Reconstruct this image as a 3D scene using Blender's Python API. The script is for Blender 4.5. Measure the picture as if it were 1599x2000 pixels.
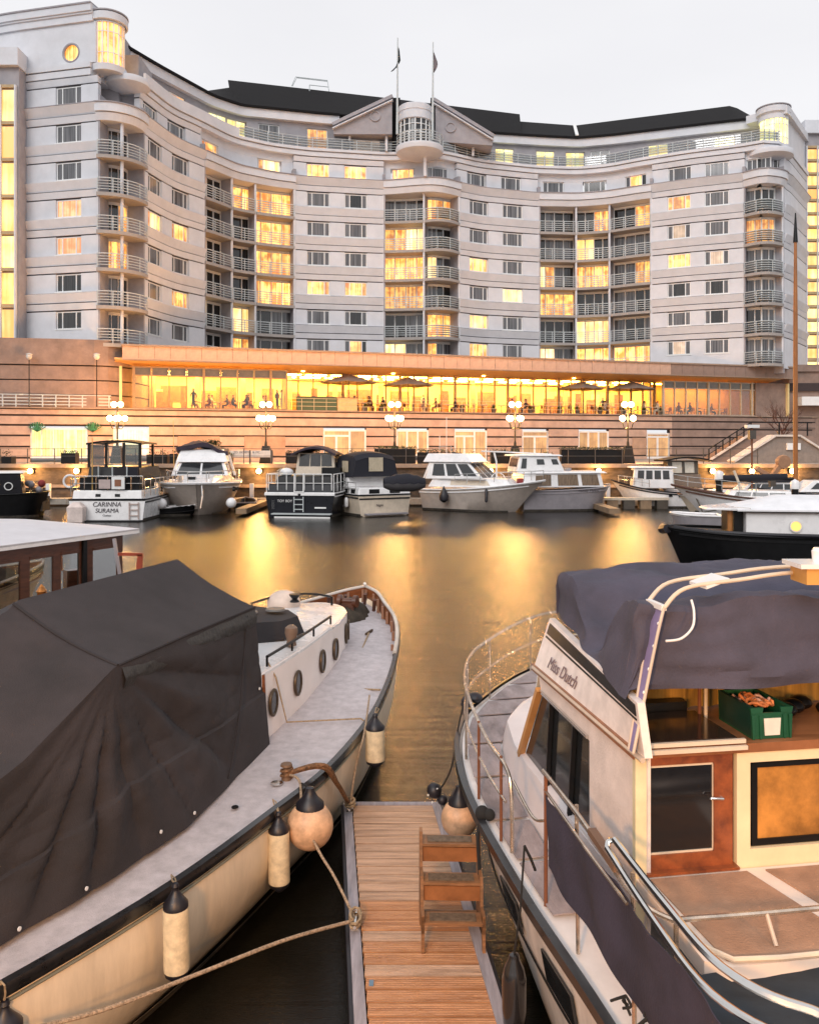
import bpy, bmesh, math, random
import numpy as np
from mathutils import Vector, Matrix, noise as mnoise

for o in list(bpy.data.objects):
    bpy.data.objects.remove(o, do_unlink=True)
SC = bpy.context.scene
COL = SC.collection
R = math.radians
PI = math.pi
rng = random.Random(7)

# ------------------------------------------------------------------ camera
EYE = 4.0          # eye height over the water
F = 1650.0         # focal length in photo pixels (photo 1599 x 2000)
HOR = 870.0        # horizon row
cam = bpy.data.objects.new('camera', bpy.data.cameras.new('camera'))
COL.objects.link(cam)
cam.location = (0, 0, EYE)
cam.rotation_euler = (R(90), 0, 0)
cam.data.sensor_fit = 'VERTICAL'
cam.data.sensor_height = 36.0
cam.data.lens = 36.0 * F / 2000.0
cam.data.shift_y = -(1000 - HOR) / 2000.0
cam.data.clip_end = 3000
cam.data.clip_start = 0.05
SC.camera = cam

# ------------------------------------------------------------------ sky, sun, exposure
world = bpy.data.worlds.new('World')
SC.world = world
world.use_nodes = True
nt = world.node_tree
nt.nodes.clear()
out = nt.nodes.new('ShaderNodeOutputWorld')
bg = nt.nodes.new('ShaderNodeBackground')
sky = nt.nodes.new('ShaderNodeTexSky')
sky.sky_type = 'NISHITA'
sky.sun_disc = False
sky.sun_elevation = R(34)
sky.sun_rotation = R(200)
sky.dust_density = 4.0
bg.inputs['Strength'].default_value = 0.1
tc = nt.nodes.new('ShaderNodeTexCoord')
nz = nt.nodes.new('ShaderNodeTexNoise')
nz.inputs['Scale'].default_value = 1.6
nz.inputs['Detail'].default_value = 5
mp = nt.nodes.new('ShaderNodeMapping')
mp.inputs['Scale'].default_value = (1, 1, 3.0)
cr = nt.nodes.new('ShaderNodeValToRGB')          # the even overcast layer, faintly mottled
cr.color_ramp.elements[0].position = 0.3
cr.color_ramp.elements[0].color = (6.9, 6.87, 7.1, 1)
cr.color_ramp.elements[1].position = 0.72
cr.color_ramp.elements[1].color = (7.75, 7.7, 7.85, 1)
mix = nt.nodes.new('ShaderNodeMixRGB')
mix.inputs['Fac'].default_value = 0.95
nt.links.new(tc.outputs['Generated'], mp.inputs['Vector'])
nt.links.new(mp.outputs['Vector'], nz.inputs['Vector'])
nt.links.new(nz.outputs['Fac'], cr.inputs['Fac'])
nt.links.new(sky.outputs['Color'], mix.inputs['Color1'])
nt.links.new(cr.outputs['Color'], mix.inputs['Color2'])
nt.links.new(mix.outputs['Color'], bg.inputs['Color'])
nt.links.new(bg.outputs['Background'], out.inputs['Surface'])

sun = bpy.data.objects.new('sun', bpy.data.lights.new('sun', 'SUN'))
COL.objects.link(sun)
sun.data.energy = 1.1
sun.data.angle = R(35)
sun.data.color = (1.0, 0.98, 0.97)
sun.rotation_euler = (R(56), 0, R(-20))

SC.view_settings.view_transform = 'Standard'
SC.view_settings.look = 'None'
SC.view_settings.exposure = 0.34
SC.view_settings.gamma = 1.0
SC.view_settings.use_curve_mapping = False
cy = SC.cycles
cy.use_denoising = True
cy.sample_clamp_direct = 30.0
cy.max_bounces = 7
cy.diffuse_bounces = 3
cy.glossy_bounces = 4
cy.transparent_max_bounces = 12
cy.transmission_bounces = 4
cy.sample_clamp_indirect = 6.0
cy.caustics_reflective = False
cy.caustics_refractive = False

# ------------------------------------------------------------------ helpers
def at(x, y, Y):
    """photo pixel at depth Y -> world point"""
    return Vector(((x - 800) / F * Y, Y, EYE + (HOR - y) / F * Y))

def atz(x, y, z):
    """photo pixel on the level z -> world point"""
    Y = (EYE - z) * F / (y - HOR)
    return Vector(((x - 800) / F * Y, Y, z))

def V(*a):
    return Vector(a)

class MB:
    def __init__(s):
        s.v = []; s.f = []
    def add(s, vs, fs):
        n = len(s.v)
        s.v += [tuple(p) for p in vs]
        s.f += [tuple(i + n for i in f) for f in fs]
        return s
    def box(s, x0, x1, y0, y1, z0, z1):
        return s.hexa([(x0, y0, z0), (x1, y0, z0), (x1, y1, z0), (x0, y1, z0)],
                      [(x0, y0, z1), (x1, y0, z1), (x1, y1, z1), (x0, y1, z1)])
    def hexa(s, b, t):
        return s.prism(b, t)
    def prism(s, b, t):
        n = len(b)
        fs = [tuple(range(n))[::-1], tuple(range(n, 2 * n))]
        fs += [(i, (i + 1) % n, n + (i + 1) % n, n + i) for i in range(n)]
        return s.add(list(b) + list(t), fs)
    def extrude(s, pts, vec):
        v = Vector(vec)
        return s.prism(pts, [Vector(p) + v for p in pts])
    def bar(s, p, q, w, h=None, up=(0, 0, 1)):
        p = Vector(p); q = Vector(q); h = h or w
        d = (q - p).normalized()
        u = Vector(up)
        if abs(d.dot(u)) > 0.97: u = Vector((0, 1, 0))
        a = d.cross(u).normalized() * w / 2
        b = a.cross(d).normalized() * h / 2
        return s.prism([p - a - b, p + a - b, p + a + b, p - a + b], [q - a - b, q + a - b, q + a + b, q - a + b])
    def tube(s, pts, r, n=8, closed=False):
        pts = [Vector(p) for p in pts]
        m = len(pts); rings = []
        prev = None
        for i in range(m):
            if closed: d = pts[(i + 1) % m] - pts[i - 1]
            else: d = pts[min(i + 1, m - 1)] - pts[max(i - 1, 0)]
            d.normalize()
            if prev is None:
                up = Vector((0, 0, 1)) if abs(d.z) < 0.9 else Vector((1, 0, 0))
                a = d.cross(up).normalized()
            else:
                a = (prev - d * prev.dot(d)).normalized()
            prev = a
            b = d.cross(a)
            rr = r[i] if isinstance(r, (list, tuple)) else r
            rings.append([pts[i] + (a * math.cos(2 * PI * k / n) + b * math.sin(2 * PI * k / n)) * rr for k in range(n)])
        vs = [p for ring in rings for p in ring]
        fs = []
        rg = m if closed else m - 1
        for i in range(rg):
            j = (i + 1) % m
            for k in range(n):
                fs.append((i * n + k, i * n + (k + 1) % n, j * n + (k + 1) % n, j * n + k))
        if not closed:
            fs.append(tuple(range(n))[::-1]); fs.append(tuple((m - 1) * n + k for k in range(n)))
        return s.add(vs, fs)
    def lathe(s, prof, c=(0, 0, 0), n=16, axis=None):
        """prof: list of (r, z)"""
        c = Vector(c)
        ax = Vector(axis).normalized() if axis else Vector((0, 0, 1))
        up = Vector((1, 0, 0)) if abs(ax.x) < 0.9 else Vector((0, 1, 0))
        a = ax.cross(up).normalized(); b = ax.cross(a)
        vs = [c + ax * z + (a * math.cos(2 * PI * k / n) + b * math.sin(2 * PI * k / n)) * max(r, 1e-4) for r, z in prof for k in range(n)]
        m = len(prof); fs = []
        for i in range(m - 1):
            for k in range(n):
                fs.append((i * n + k, i * n + (k + 1) % n, (i + 1) * n + (k + 1) % n, (i + 1) * n + k))
        fs.append(tuple(range(n))[::-1]); fs.append(tuple((m - 1) * n + k for k in range(n)))
        return s.add(vs, fs)
    def ball(s, c, r, n=14, sz=1.0):
        m = max(6, n // 2)
        return s.lathe([(r * math.sin(PI * i / m), -r * sz * math.cos(PI * i / m)) for i in range(m + 1)], c, n)
    def grid(s, P, closed_u=False):
        m = len(P); n = len(P[0])
        vs = [p for row in P for p in row]; fs = []
        for i in range(m - 1 + (1 if closed_u else 0)):
            j = (i + 1) % m
            for k in range(n - 1):
                fs.append((i * n + k, i * n + k + 1, j * n + k + 1, j * n + k))
        return s.add(vs, fs)
    def sheet(s, P, th, nrm=None):
        """thick sheet from grid P, thickness downwards (or along nrm)"""
        t = Vector(nrm) * th if nrm is not None else Vector((0, 0, -th))
        m = len(P); n = len(P[0])
        A = [Vector(p) for row in P for p in row]
        B = [p + t for p in A]
        fs = []; N = m * n
        for i in range(m - 1):
            for k in range(n - 1):
                q = (i * n + k, i * n + k + 1, (i + 1) * n + k + 1, (i + 1) * n + k)
                fs.append(q); fs.append(tuple(N + x for x in q[::-1]))
        for k in range(n - 1):
            fs.append((k + 1, k, N + k, N + k + 1)); b = (m - 1) * n
            fs.append((b + k, b + k + 1, N + b + k + 1, N + b + k))
        for i in range(m - 1):
            a, c = i * n, (i + 1) * n
            fs.append((a, c, N + c, N + a)); a += n - 1; c += n - 1
            fs.append((c, a, N + a, N + c))
        return s.add(A + B, fs)
    def plate(s, q, u0, u1, v0, v1, th, inset=0.0):
        """plate lying on the quad q (bl, br, tr, tl), proud of it by th"""
        q = [Vector(p) for p in q]
        def P(u, v): return (q[0] * (1 - u) + q[1] * u) * (1 - v) + (q[3] * (1 - u) + q[2] * u) * v
        n = (q[1] - q[0]).cross(q[3] - q[0]).normalized()
        b = [P(u0, v0), P(u1, v0), P(u1, v1), P(u0, v1)]
        return s.prism([p - n * inset for p in b], [p + n * th for p in b])
    def mesh(s, name, mat, smooth=False, origin=None):
        me = bpy.data.meshes.new(name)
        vs = s.v if origin is None else [(a - origin[0], b - origin[1], c - origin[2]) for a, b, c in s.v]
        me.from_pydata(vs, [], s.f)
        if mat: me.materials.append(mat)
        if smooth:
            me.polygons.foreach_set('use_smooth', [True] * len(me.polygons))
            try: me.set_sharp_from_angle(angle=R(40))
            except Exception: pass
        me.update()
        return me
    def build(s, name, mat, parent=None, smooth=False, local=False):
        org = None
        if parent is not None and not local:
            org = parent['_w'] if '_w' in parent else (0, 0, 0)
        elif parent is None and s.v and not local:
            a = np.array(s.v); org = (float(a[:, 0].mean()), float(a[:, 1].mean()), float(a[:, 2].min()))
        me = s.mesh(name, mat, smooth, org)
        o = bpy.data.objects.new(name, me)
        COL.objects.link(o)
        if parent is not None:
            o.parent = parent
            o['_w'] = org if org is not None else (0, 0, 0)
        elif org is not None:
            o.location = org
            o['_w'] = org
        return o

def tag(o, label=None, cat=None, group=None, kind=None):
    if label: o['label'] = label
    if cat: o['category'] = cat
    if group: o['group'] = group
    if kind: o['kind'] = kind
    return o

def thing(name, label, cat, loc=(0, 0, 0), rz=0.0, group=None):
    o = bpy.data.objects.new(name, None)
    o.empty_display_size = 0.3
    COL.objects.link(o)
    o.location = loc; o.rotation_euler = (0, 0, rz)
    o['_w'] = tuple(float(c) for c in loc)
    return tag(o, label, cat, group)

def inst(name, me, parent, loc=(0, 0, 0), rz=0.0, rot=None):
    o = bpy.data.objects.new(name, me)
    COL.objects.link(o)
    o.parent = parent
    w = parent['_w'] if (parent is not None and '_w' in parent and parent.type == 'EMPTY') else (0, 0, 0)
    o.location = (loc[0] - w[0], loc[1] - w[1], loc[2] - w[2])
    o.rotation_euler = rot if rot else (0, 0, rz)
    return o

def copy_tree(o, parent=None):
    c = o.copy(); COL.objects.link(c)
    if parent is not None: c.parent = parent
    for ch in list(o.children): copy_tree(ch, c)
    return c

def smooth_pts(pts, n=8):
    """Catmull-Rom through pts"""
    pts = [Vector(p) for p in pts]; out = []
    for i in range(len(pts) - 1):
        p0 = pts[max(i - 1, 0)]; p1 = pts[i]; p2 = pts[i + 1]; p3 = pts[min(i + 2, len(pts) - 1)]
        for k in range(n):
            t = k / n
            out.append(0.5 * ((2 * p1) + (p2 - p0) * t + (2 * p0 - 5 * p1 + 4 * p2 - p3) * t * t + (3 * p1 - p0 - 3 * p2 + p3) * t ** 3))
    out.append(pts[-1])
    return out

# ------------------------------------------------------------------ materials
MATS = {}
def mat(name, col, rough=0.6, metal=0.0, var=0.12, vscale=3.0, bump=0.0, bscale=30.0, spec=None, coat=0.0,
        col2=None, stretch=None, detail=6, ior=None, em=None, es=0.0):
    if name in MATS: return MATS[name]
    m = bpy.data.materials.new(name); m.use_nodes = True
    t = m.node_tree; N = t.nodes; L = t.links
    b = N['Principled BSDF']
    b.inputs['Roughness'].default_value = rough
    b.inputs['Metallic'].default_value = metal
    if coat: b.inputs['Coat Weight'].default_value = coat; b.inputs['Coat Roughness'].default_value = 0.15
    if spec is not None: b.inputs['Specular IOR Level'].default_value = spec
    if ior: b.inputs['IOR'].default_value = ior
    if em: b.inputs['Emission Color'].default_value = (*em, 1); b.inputs['Emission Strength'].default_value = es
    tc = N.new('ShaderNodeTexCoord'); mp = N.new('ShaderNodeMapping')
    if stretch: mp.inputs['Scale'].default_value = stretch
    L.new(tc.outputs['Object'], mp.inputs['Vector'])
    nz = N.new('ShaderNodeTexNoise'); nz.inputs['Scale'].default_value = vscale; nz.inputs['Detail'].default_value = detail
    nz.inputs['Roughness'].default_value = 0.65
    L.new(mp.outputs['Vector'], nz.inputs['Vector'])
    cr = N.new('ShaderNodeValToRGB')
    c2 = col2 or tuple(c * (1 - 2 * var) for c in col)
    cr.color_ramp.elements[0].position = 0.32; cr.color_ramp.elements[0].color = (*c2, 1)
    cr.color_ramp.elements[1].position = 0.68; cr.color_ramp.elements[1].color = (*[min(1, c * (1 + var * 0.5)) for c in col], 1)
    L.new(nz.outputs['Fac'], cr.inputs['Fac'])
    L.new(cr.outputs['Color'], b.inputs['Base Color'])
    # fine wear in the gloss
    mr = N.new('ShaderNodeMapRange'); mr.inputs['To Min'].default_value = max(0.02, rough - 0.12); mr.inputs['To Max'].default_value = min(1, rough + 0.12)
    L.new(nz.outputs['Fac'], mr.inputs['Value']); L.new(mr.outputs['Result'], b.inputs['Roughness'])
    if bump:
        n2 = N.new('ShaderNodeTexNoise'); n2.inputs['Scale'].default_value = bscale; n2.inputs['Detail'].default_value = 4
        L.new(mp.outputs['Vector'], n2.inputs['Vector'])
        bp = N.new('ShaderNodeBump'); bp.inputs['Strength'].default_value = bump; bp.inputs['Distance'].default_value = 0.02
        L.new(n2.outputs['Fac'], bp.inputs['Height']); L.new(bp.outputs['Normal'], b.inputs['Normal'])
    MATS[name] = m
    return m

def lit(name, c1, c2, strength, scale=1.2, bands=9.0, zdark=0.0):
    """a lit room behind curtains: what comes out of the window varies across it"""
    if name in MATS: return MATS[name]
    m = bpy.data.materials.new(name); m.use_nodes = True
    t = m.node_tree; N = t.nodes; L = t.links
    b = N['Principled BSDF']
    b.inputs['Base Color'].default_value = (0.25, 0.2, 0.14, 1); b.inputs['Roughness'].default_value = 0.25
    tc = N.new('ShaderNodeTexCoord'); oi = N.new('ShaderNodeObjectInfo')
    ad = N.new('ShaderNodeVectorMath'); ad.operation = 'ADD'
    sc = N.new('ShaderNodeVectorMath'); sc.operation = 'SCALE'; sc.inputs['Scale'].default_value = 37.0
    cb = N.new('ShaderNodeCombineXYZ')
    L.new(oi.outputs['Random'], cb.inputs[0]); L.new(oi.outputs['Random'], cb.inputs[1]); L.new(oi.outputs['Random'], cb.inputs[2])
    L.new(cb.outputs[0], sc.inputs[0]); L.new(tc.outputs['Object'], ad.inputs[0]); L.new(sc.outputs[0], ad.inputs[1])
    nz = N.new('ShaderNodeTexNoise'); nz.inputs['Scale'].default_value = scale; nz.inputs['Detail'].default_value = 3
    L.new(ad.outputs[0], nz.inputs['Vector'])
    st = N.new('ShaderNodeMapping'); st.inputs['Scale'].default_value = (bands, bands, 0.12)
    L.new(ad.outputs[0], st.inputs['Vector'])
    n2 = N.new('ShaderNodeTexNoise'); n2.inputs['Scale'].default_value = 1.0; n2.inputs['Detail'].default_value = 2
    L.new(st.outputs[0], n2.inputs['Vector'])
    mx = N.new('ShaderNodeMath'); mx.operation = 'ADD'
    L.new(nz.outputs['Fac'], mx.inputs[0]); L.new(n2.outputs['Fac'], mx.inputs[1])
    mr = N.new('ShaderNodeMapRange'); mr.inputs['From Min'].default_value = 0.86; mr.inputs['From Max'].default_value = 1.16
    L.new(mx.outputs[0], mr.inputs['Value'])
    cr = N.new('ShaderNodeValToRGB')
    cr.color_ramp.elements[0].color = (*c2, 1); cr.color_ramp.elements[1].color = (*c1, 1)
    L.new(mr.outputs[0], cr.inputs['Fac'])
    L.new(cr.outputs['Color'], b.inputs['Emission Color'])
    rs = N.new('ShaderNodeMapRange'); rs.inputs['To Min'].default_value = strength * 0.55; rs.inputs['To Max'].default_value = strength * 1.25
    L.new(oi.outputs['Random'], rs.inputs['Value']); L.new(rs.outputs[0], b.inputs['Emission Strength'])
    MATS[name] = m
    return m

def curtain_mat(name, c1, c2, rough=0.12, bands=14.0):
    """unlit window: glass over a net curtain hanging in folds"""
    if name in MATS: return MATS[name]
    m = bpy.data.materials.new(name); m.use_nodes = True
    t = m.node_tree; N = t.nodes; L = t.links
    b = N['Principled BSDF']; b.inputs['Roughness'].default_value = rough; b.inputs['IOR'].default_value = 1.5
    b.inputs['Coat Weight'].default_value = 0.6
    b.inputs['Coat Roughness'].default_value = 0.04
    tc = N.new('ShaderNodeTexCoord'); oi = N.new('ShaderNodeObjectInfo')
    st = N.new('ShaderNodeMapping'); st.inputs['Scale'].default_value = (bands, bands, 0.2)
    ad = N.new('ShaderNodeVectorMath'); ad.operation = 'ADD'
    cb = N.new('ShaderNodeCombineXYZ')
    ml = N.new('ShaderNodeMath'); ml.operation = 'MULTIPLY'; ml.inputs[1].default_value = 50
    L.new(oi.outputs['Random'], ml.inputs[0]); L.new(ml.outputs[0], cb.inputs[0])
    L.new(tc.outputs['Object'], ad.inputs[0]); L.new(cb.outputs[0], ad.inputs[1]); L.new(ad.outputs[0], st.inputs['Vector'])
    n2 = N.new('ShaderNodeTexNoise'); n2.inputs['Scale'].default_value = 1.0; n2.inputs['Detail'].default_value = 2
    L.new(st.outputs[0], n2.inputs['Vector'])
    cr = N.new('ShaderNodeValToRGB')
    cr.color_ramp.elements[0].position = 0.38; cr.color_ramp.elements[0].color = (*c2, 1)
    cr.color_ramp.elements[1].position = 0.62; cr.color_ramp.elements[1].color = (*c1, 1)
    L.new(n2.outputs['Fac'], cr.inputs['Fac']); L.new(cr.outputs['Color'], b.inputs['Base Color'])
    MATS[name] = m
    return m

def glass(name, tint=(0.9, 0.95, 0.93), gloss=0.12, rough=0.02):
    if name in MATS: return MATS[name]
    m = bpy.data.materials.new(name); m.use_nodes = True
    t = m.node_tree; N = t.nodes; L = t.links
    N.remove(N['Principled BSDF'])
    tr = N.new('ShaderNodeBsdfTransparent'); tr.inputs[0].default_value = (*tint, 1)
    gl = N.new('ShaderNodeBsdfGlossy'); gl.inputs['Roughness'].default_value = rough
    fr = N.new('ShaderNodeFresnel'); fr.inputs['IOR'].default_value = 1.45
    ad = N.new('ShaderNodeMath'); ad.operation = 'ADD'; ad.inputs[1].default_value = gloss * 0.3
    mx = N.new('ShaderNodeMixShader')
    L.new(fr.outputs[0], ad.inputs[0]); L.new(ad.outputs[0], mx.inputs[0])
    L.new(tr.outputs[0], mx.inputs[1]); L.new(gl.outputs[0], mx.inputs[2])
    L.new(mx.outputs[0], N['Material Output'].inputs['Surface'])
    MATS[name] = m
    return m

STONE = mat('pale_stone', (0.65, 0.655, 0.69), 0.88, var=0.05, vscale=0.9, bump=0.5, bscale=9)
JOINT = mat('shaded_joint', (0.06, 0.05, 0.055), 0.9, var=0.2)  # dark joints, with the shade of the grooves put into their colour
STONE2 = mat('grey_stone', (0.36, 0.34, 0.36), 0.9, var=0.1, vscale=1.0, bump=0.3, bscale=8)
SOFFIT = mat('render_soffit', (0.36, 0.33, 0.31), 0.9, var=0.05)
PEACH = mat('peach_stone', (0.56, 0.38, 0.29), 0.85, var=0.14, vscale=0.9, bump=0.3, bscale=6)
PEACH2 = mat('tan_stone', (0.48, 0.30, 0.2), 0.85, var=0.16, vscale=1.1, bump=0.3, bscale=6)
BROWNST = mat('brown_stone', (0.30, 0.21, 0.17), 0.85, var=0.15, vscale=1.0, bump=0.3, bscale=6)
GROOVE = mat('dark_joint', (0.05, 0.035, 0.035), 0.9)
SLATE = mat('dark_slate', (0.010, 0.009, 0.010), 0.85, var=0.2, vscale=0.8, bump=0.3, bscale=10, spec=0.2)
FRAME = mat('white_frame', (0.78, 0.78, 0.77), 0.45, var=0.04)
RAIL = mat('rail_metal', (0.50, 0.54, 0.55), 0.4, var=0.05)
DKFRAME = mat('dark_frame', (0.09, 0.075, 0.06), 0.5)
NET = curtain_mat('net_curtain_pane', (0.17, 0.17, 0.18), (0.045, 0.045, 0.05))
DARKP = curtain_mat('dark_pane', (0.03, 0.03, 0.03), (0.006, 0.006, 0.007))
LIT1 = lit('lit_room_yellow', (1.0, 0.60, 0.17), (0.72, 0.17, 0.015), 1.9)
LIT1B = lit('lit_room_pale', (1.0, 0.74, 0.34), (0.95, 0.46, 0.12), 1.7, 0.7, 3.0)
LIT1C = lit('lit_room_amber', (1.0, 0.50, 0.11), (0.40, 0.10, 0.012), 1.5, 1.8, 6.0)
LIT2 = lit('lit_room_orange', (1.0, 0.50, 0.24), (0.85, 0.22, 0.06), 1.1)
LIT3 = lit('lit_room_green', (0.9, 0.95, 0.38), (0.95, 0.62, 0.14), 1.7)
LITD = lit('dim_room', (0.75, 0.55, 0.42), (0.42, 0.28, 0.2), 0.75)
LITTOWER = lit('lit_tower_glass', (1.0, 0.72, 0.24), (1.0, 0.42, 0.06), 1.6, 0.5, 2.0)
CLEAR = glass('clear_glass')
SMOKE = glass('smoked_glass', (0.35, 0.37, 0.36), 0.3)
WHITE = mat('white_gelcoat', (0.82, 0.81, 0.81), 0.28, var=0.05, vscale=2.0, coat=0.3)
CREAM = mat('cream_paint', (0.66, 0.56, 0.44), 0.4, var=0.08)
NAVY = mat('navy_paint', (0.008, 0.009, 0.014), 0.3, var=0.2, spec=0.25)
BLACKP = mat('black_paint', (0.008, 0.008, 0.009), 0.4, var=0.2, spec=0.25)
RUBBER = mat('black_rubber', (0.015, 0.014, 0.02), 0.45, var=0.2)
CANVAS = mat('dark_canvas', (0.025, 0.022, 0.025), 0.9, var=0.15, vscale=2.0, bump=0.25, bscale=60)
NAVYC = mat('navy_canvas', (0.012, 0.012, 0.020), 0.85, var=0.15, vscale=3.0, bump=0.2, bscale=50)
CHROME = mat('stainless', (0.72, 0.70, 0.67), 0.16, metal=1.0, var=0.08)
WOOD = mat('varnished_wood', (0.22, 0.065, 0.018), 0.35, var=0.25, vscale=4, stretch=(1, 1, 6), coat=0.4)
DKWOOD = mat('dark_wood', (0.10, 0.032, 0.014), 0.35, var=0.25, vscale=4, stretch=(1, 1, 5), coat=0.3)
ROPE = mat('rope', (0.42, 0.30, 0.18), 0.9, var=0.25, vscale=40)
BLKROPE = mat('black_rope', (0.015, 0.015, 0.015), 0.9)
LEAF = mat('leaves', (0.035, 0.06, 0.02), 0.8, var=0.35, vscale=5)
BGLASS = mat('boat_glass', (0.02, 0.022, 0.024), 0.06, var=0.1, spec=0.8)
GREYH = mat('grey_hull_paint', (0.30, 0.28, 0.30), 0.4, var=0.08)
# ================================================================== SETTING
WATERM = bpy.data.materials.new('harbour_water'); WATERM.use_nodes = True
def _water():
    t = WATERM.node_tree; N = t.nodes; L = t.links
    b = N['Principled BSDF']
    b.inputs['Base Color'].default_value = (0.006, 0.005, 0.003, 1)
    b.inputs['Roughness'].default_value = 0.15
    b.inputs['IOR'].default_value = 1.34
    tc = N.new('ShaderNodeTexCoord')
    m1 = N.new('ShaderNodeMapping'); m1.inputs['Scale'].default_value = (0.22, 1.6, 1)
    L.new(tc.outputs['Object'], m1.inputs['Vector'])
    n1 = N.new('ShaderNodeTexNoise'); n1.inputs['Scale'].default_value = 2.2; n1.inputs['Detail'].default_value = 5; n1.inputs['Distortion'].default_value = 0.6
    n2 = N.new('ShaderNodeTexNoise'); n2.inputs['Scale'].default_value = 0.35; n2.inputs['Detail'].default_value = 2
    n3 = N.new('ShaderNodeTexNoise'); n3.inputs['Scale'].default_value = 80.0; n3.inputs['Detail'].default_value = 3
    for n in (n1, n2, n3): L.new(m1.outputs['Vector'], n.inputs['Vector'])
    # ripples are weak in the sheltered slots between the near hulls, stronger in the open basin
    sp = N.new('ShaderNodeSeparateXYZ'); L.new(tc.outputs['Object'], sp.inputs[0])
    mr = N.new('ShaderNodeMapRange'); mr.inputs['From Min'].default_value = 7.5; mr.inputs['From Max'].default_value = 16
    mr.inputs['To Min'].default_value = 0.6; mr.inputs['To Max'].default_value = 1.0
    L.new(sp.outputs['Y'], mr.inputs['Value'])
    a = N.new('ShaderNodeMath'); a.operation = 'MULTIPLY_ADD'; a.inputs[1].default_value = 2.5
    L.new(n2.outputs['Fac'], a.inputs[0]); L.new(n1.outputs['Fac'], a.inputs[2])
    c = N.new('ShaderNodeMath'); c.operation = 'MULTIPLY_ADD'; c.inputs[1].default_value = 0.22
    L.new(n3.outputs['Fac'], c.inputs[0]); L.new(a.outputs[0], c.inputs[2])
    d = N.new('ShaderNodeMath'); d.operation = 'MULTIPLY'
    L.new(c.outputs[0], d.inputs[0]); L.new(mr.outputs[0], d.inputs[1])
    bp = N.new('ShaderNodeBump'); bp.inputs['Strength'].default_value = 1.0; bp.inputs['Distance'].default_value = 0.021
    L.new(d.outputs[0], bp.inputs['Height']); L.new(bp.outputs['Normal'], b.inputs['Normal'])
_water()
o = MB().grid([[(x, y, 0.0) for y in (-40, 0, 20, 40, 62)] for x in (-400, -60, 0, 60, 400)]).build('water', WATERM)
o.location = (0, 0, 0)
for v, (x, y) in zip(o.data.vertices, [(x, y) for x in (-400, -60, 0, 60, 400) for y in (-40, 0, 20, 40, 62)]):
    v.co = (x, y, 0)
tag(o, kind='structure')

QUAYM = mat('quay_brick', (0.12, 0.085, 0.06), 0.9, var=0.35, vscale=1.2, bump=0.5, bscale=5, stretch=(1, 1, 2.5))
PAVE = mat('quay_paving', (0.38, 0.31, 0.26), 0.85, var=0.12, vscale=1)
COPE = mat('coping_stone', (0.34, 0.25, 0.19), 0.85, var=0.12)
QZ = 2.72
QY = 57.0
m = MB().box(-400, 400, QY + 0.25, QY + 1.2, -2, QZ - 0.22)
tag(m.build('quay_wall', QUAYM), kind='structure')
m = MB().box(-400, 400, QY + 0.5, QY + 500, QZ - 0.3, QZ - 0.01)
tag(m.build('quay_paving', PAVE), kind='structure')
# coping stones along the edge, each 1.2 m, and a ledge lower down
cop = thing('quay_coping', 'row of pale stone blocks along the edge of the far quay', 'coping', (0, QY, QZ - 0.22))
cop['kind'] = 'structure'; del cop['category']
cm = MB().box(-0.745, 0.745, 0, 0.7, 0, 0.25).mesh('coping_block', COPE)
for i in range(-26, 28):
    inst('coping_block', cm, cop, (i * 1.5, QY + rng.uniform(-0.01, 0.01), QZ - 0.22))
m = MB().box(-60, 60, QY + 0.1, QY + 0.3, 1.15, 1.35)
m.build('wall_ledge', COPE, cop)

# ------------------------------------------------------------------ curved facade path
class Path:
    def __init__(s, pts):            # pts: (param, X, Y)
        a = np.array(pts, float)
        s.p = np.arange(a[0, 0], a[-1, 0] + 1, 2.0)
        X = np.interp(s.p, a[:, 0], a[:, 1]); Y = np.interp(s.p, a[:, 0], a[:, 2])
        s.X, s.Y = X, Y
    def smooth(s, w, lo, hi):
        k = np.ones(w) / w
        for nm in 'XY':
            A = getattr(s, nm); B = np.convolve(np.pad(A, w // 2, mode='edge'), k, 'valid')[:len(A)]
            M = (s.p >= lo) & (s.p <= hi)
            t = np.clip(np.minimum((s.p - lo) / 20, (hi - s.p) / 20), 0, 1)
            setattr(s, nm, np.where(M, A * (1 - t) + B * t, A))
        return s
    def done(s):
        s.S = np.concatenate([[0], np.cumsum(np.hypot(np.diff(s.X), np.diff(s.Y)))])
        tx = np.gradient(s.X); ty = np.gradient(s.Y); l = np.hypot(tx, ty)
        s.nx, s.ny = ty / l, -tx / l
        return s
    def pt(s, p, off=0.0):
        x = np.interp(p, s.p, s.X); y = np.interp(p, s.p, s.Y)
        nx = np.interp(p, s.p, s.nx); ny = np.interp(p, s.p, s.ny); l = math.hypot(nx, ny)
        return (float(x + nx / l * off), float(y + ny / l * off))
    def ang(s, p):
        nx = np.interp(p, s.p, s.nx); ny = np.interp(p, s.p, s.ny)
        return math.atan2(nx, -ny)          # rotation that maps local +x to the tangent
    def move(s, p, d):                     # param at arc distance d from p
        return float(np.interp(np.interp(p, s.p, s.S) + d, s.S, s.p))
    def wid(s, a, b): return float(np.interp(b, s.p, s.S) - np.interp(a, s.p, s.S))

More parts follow.
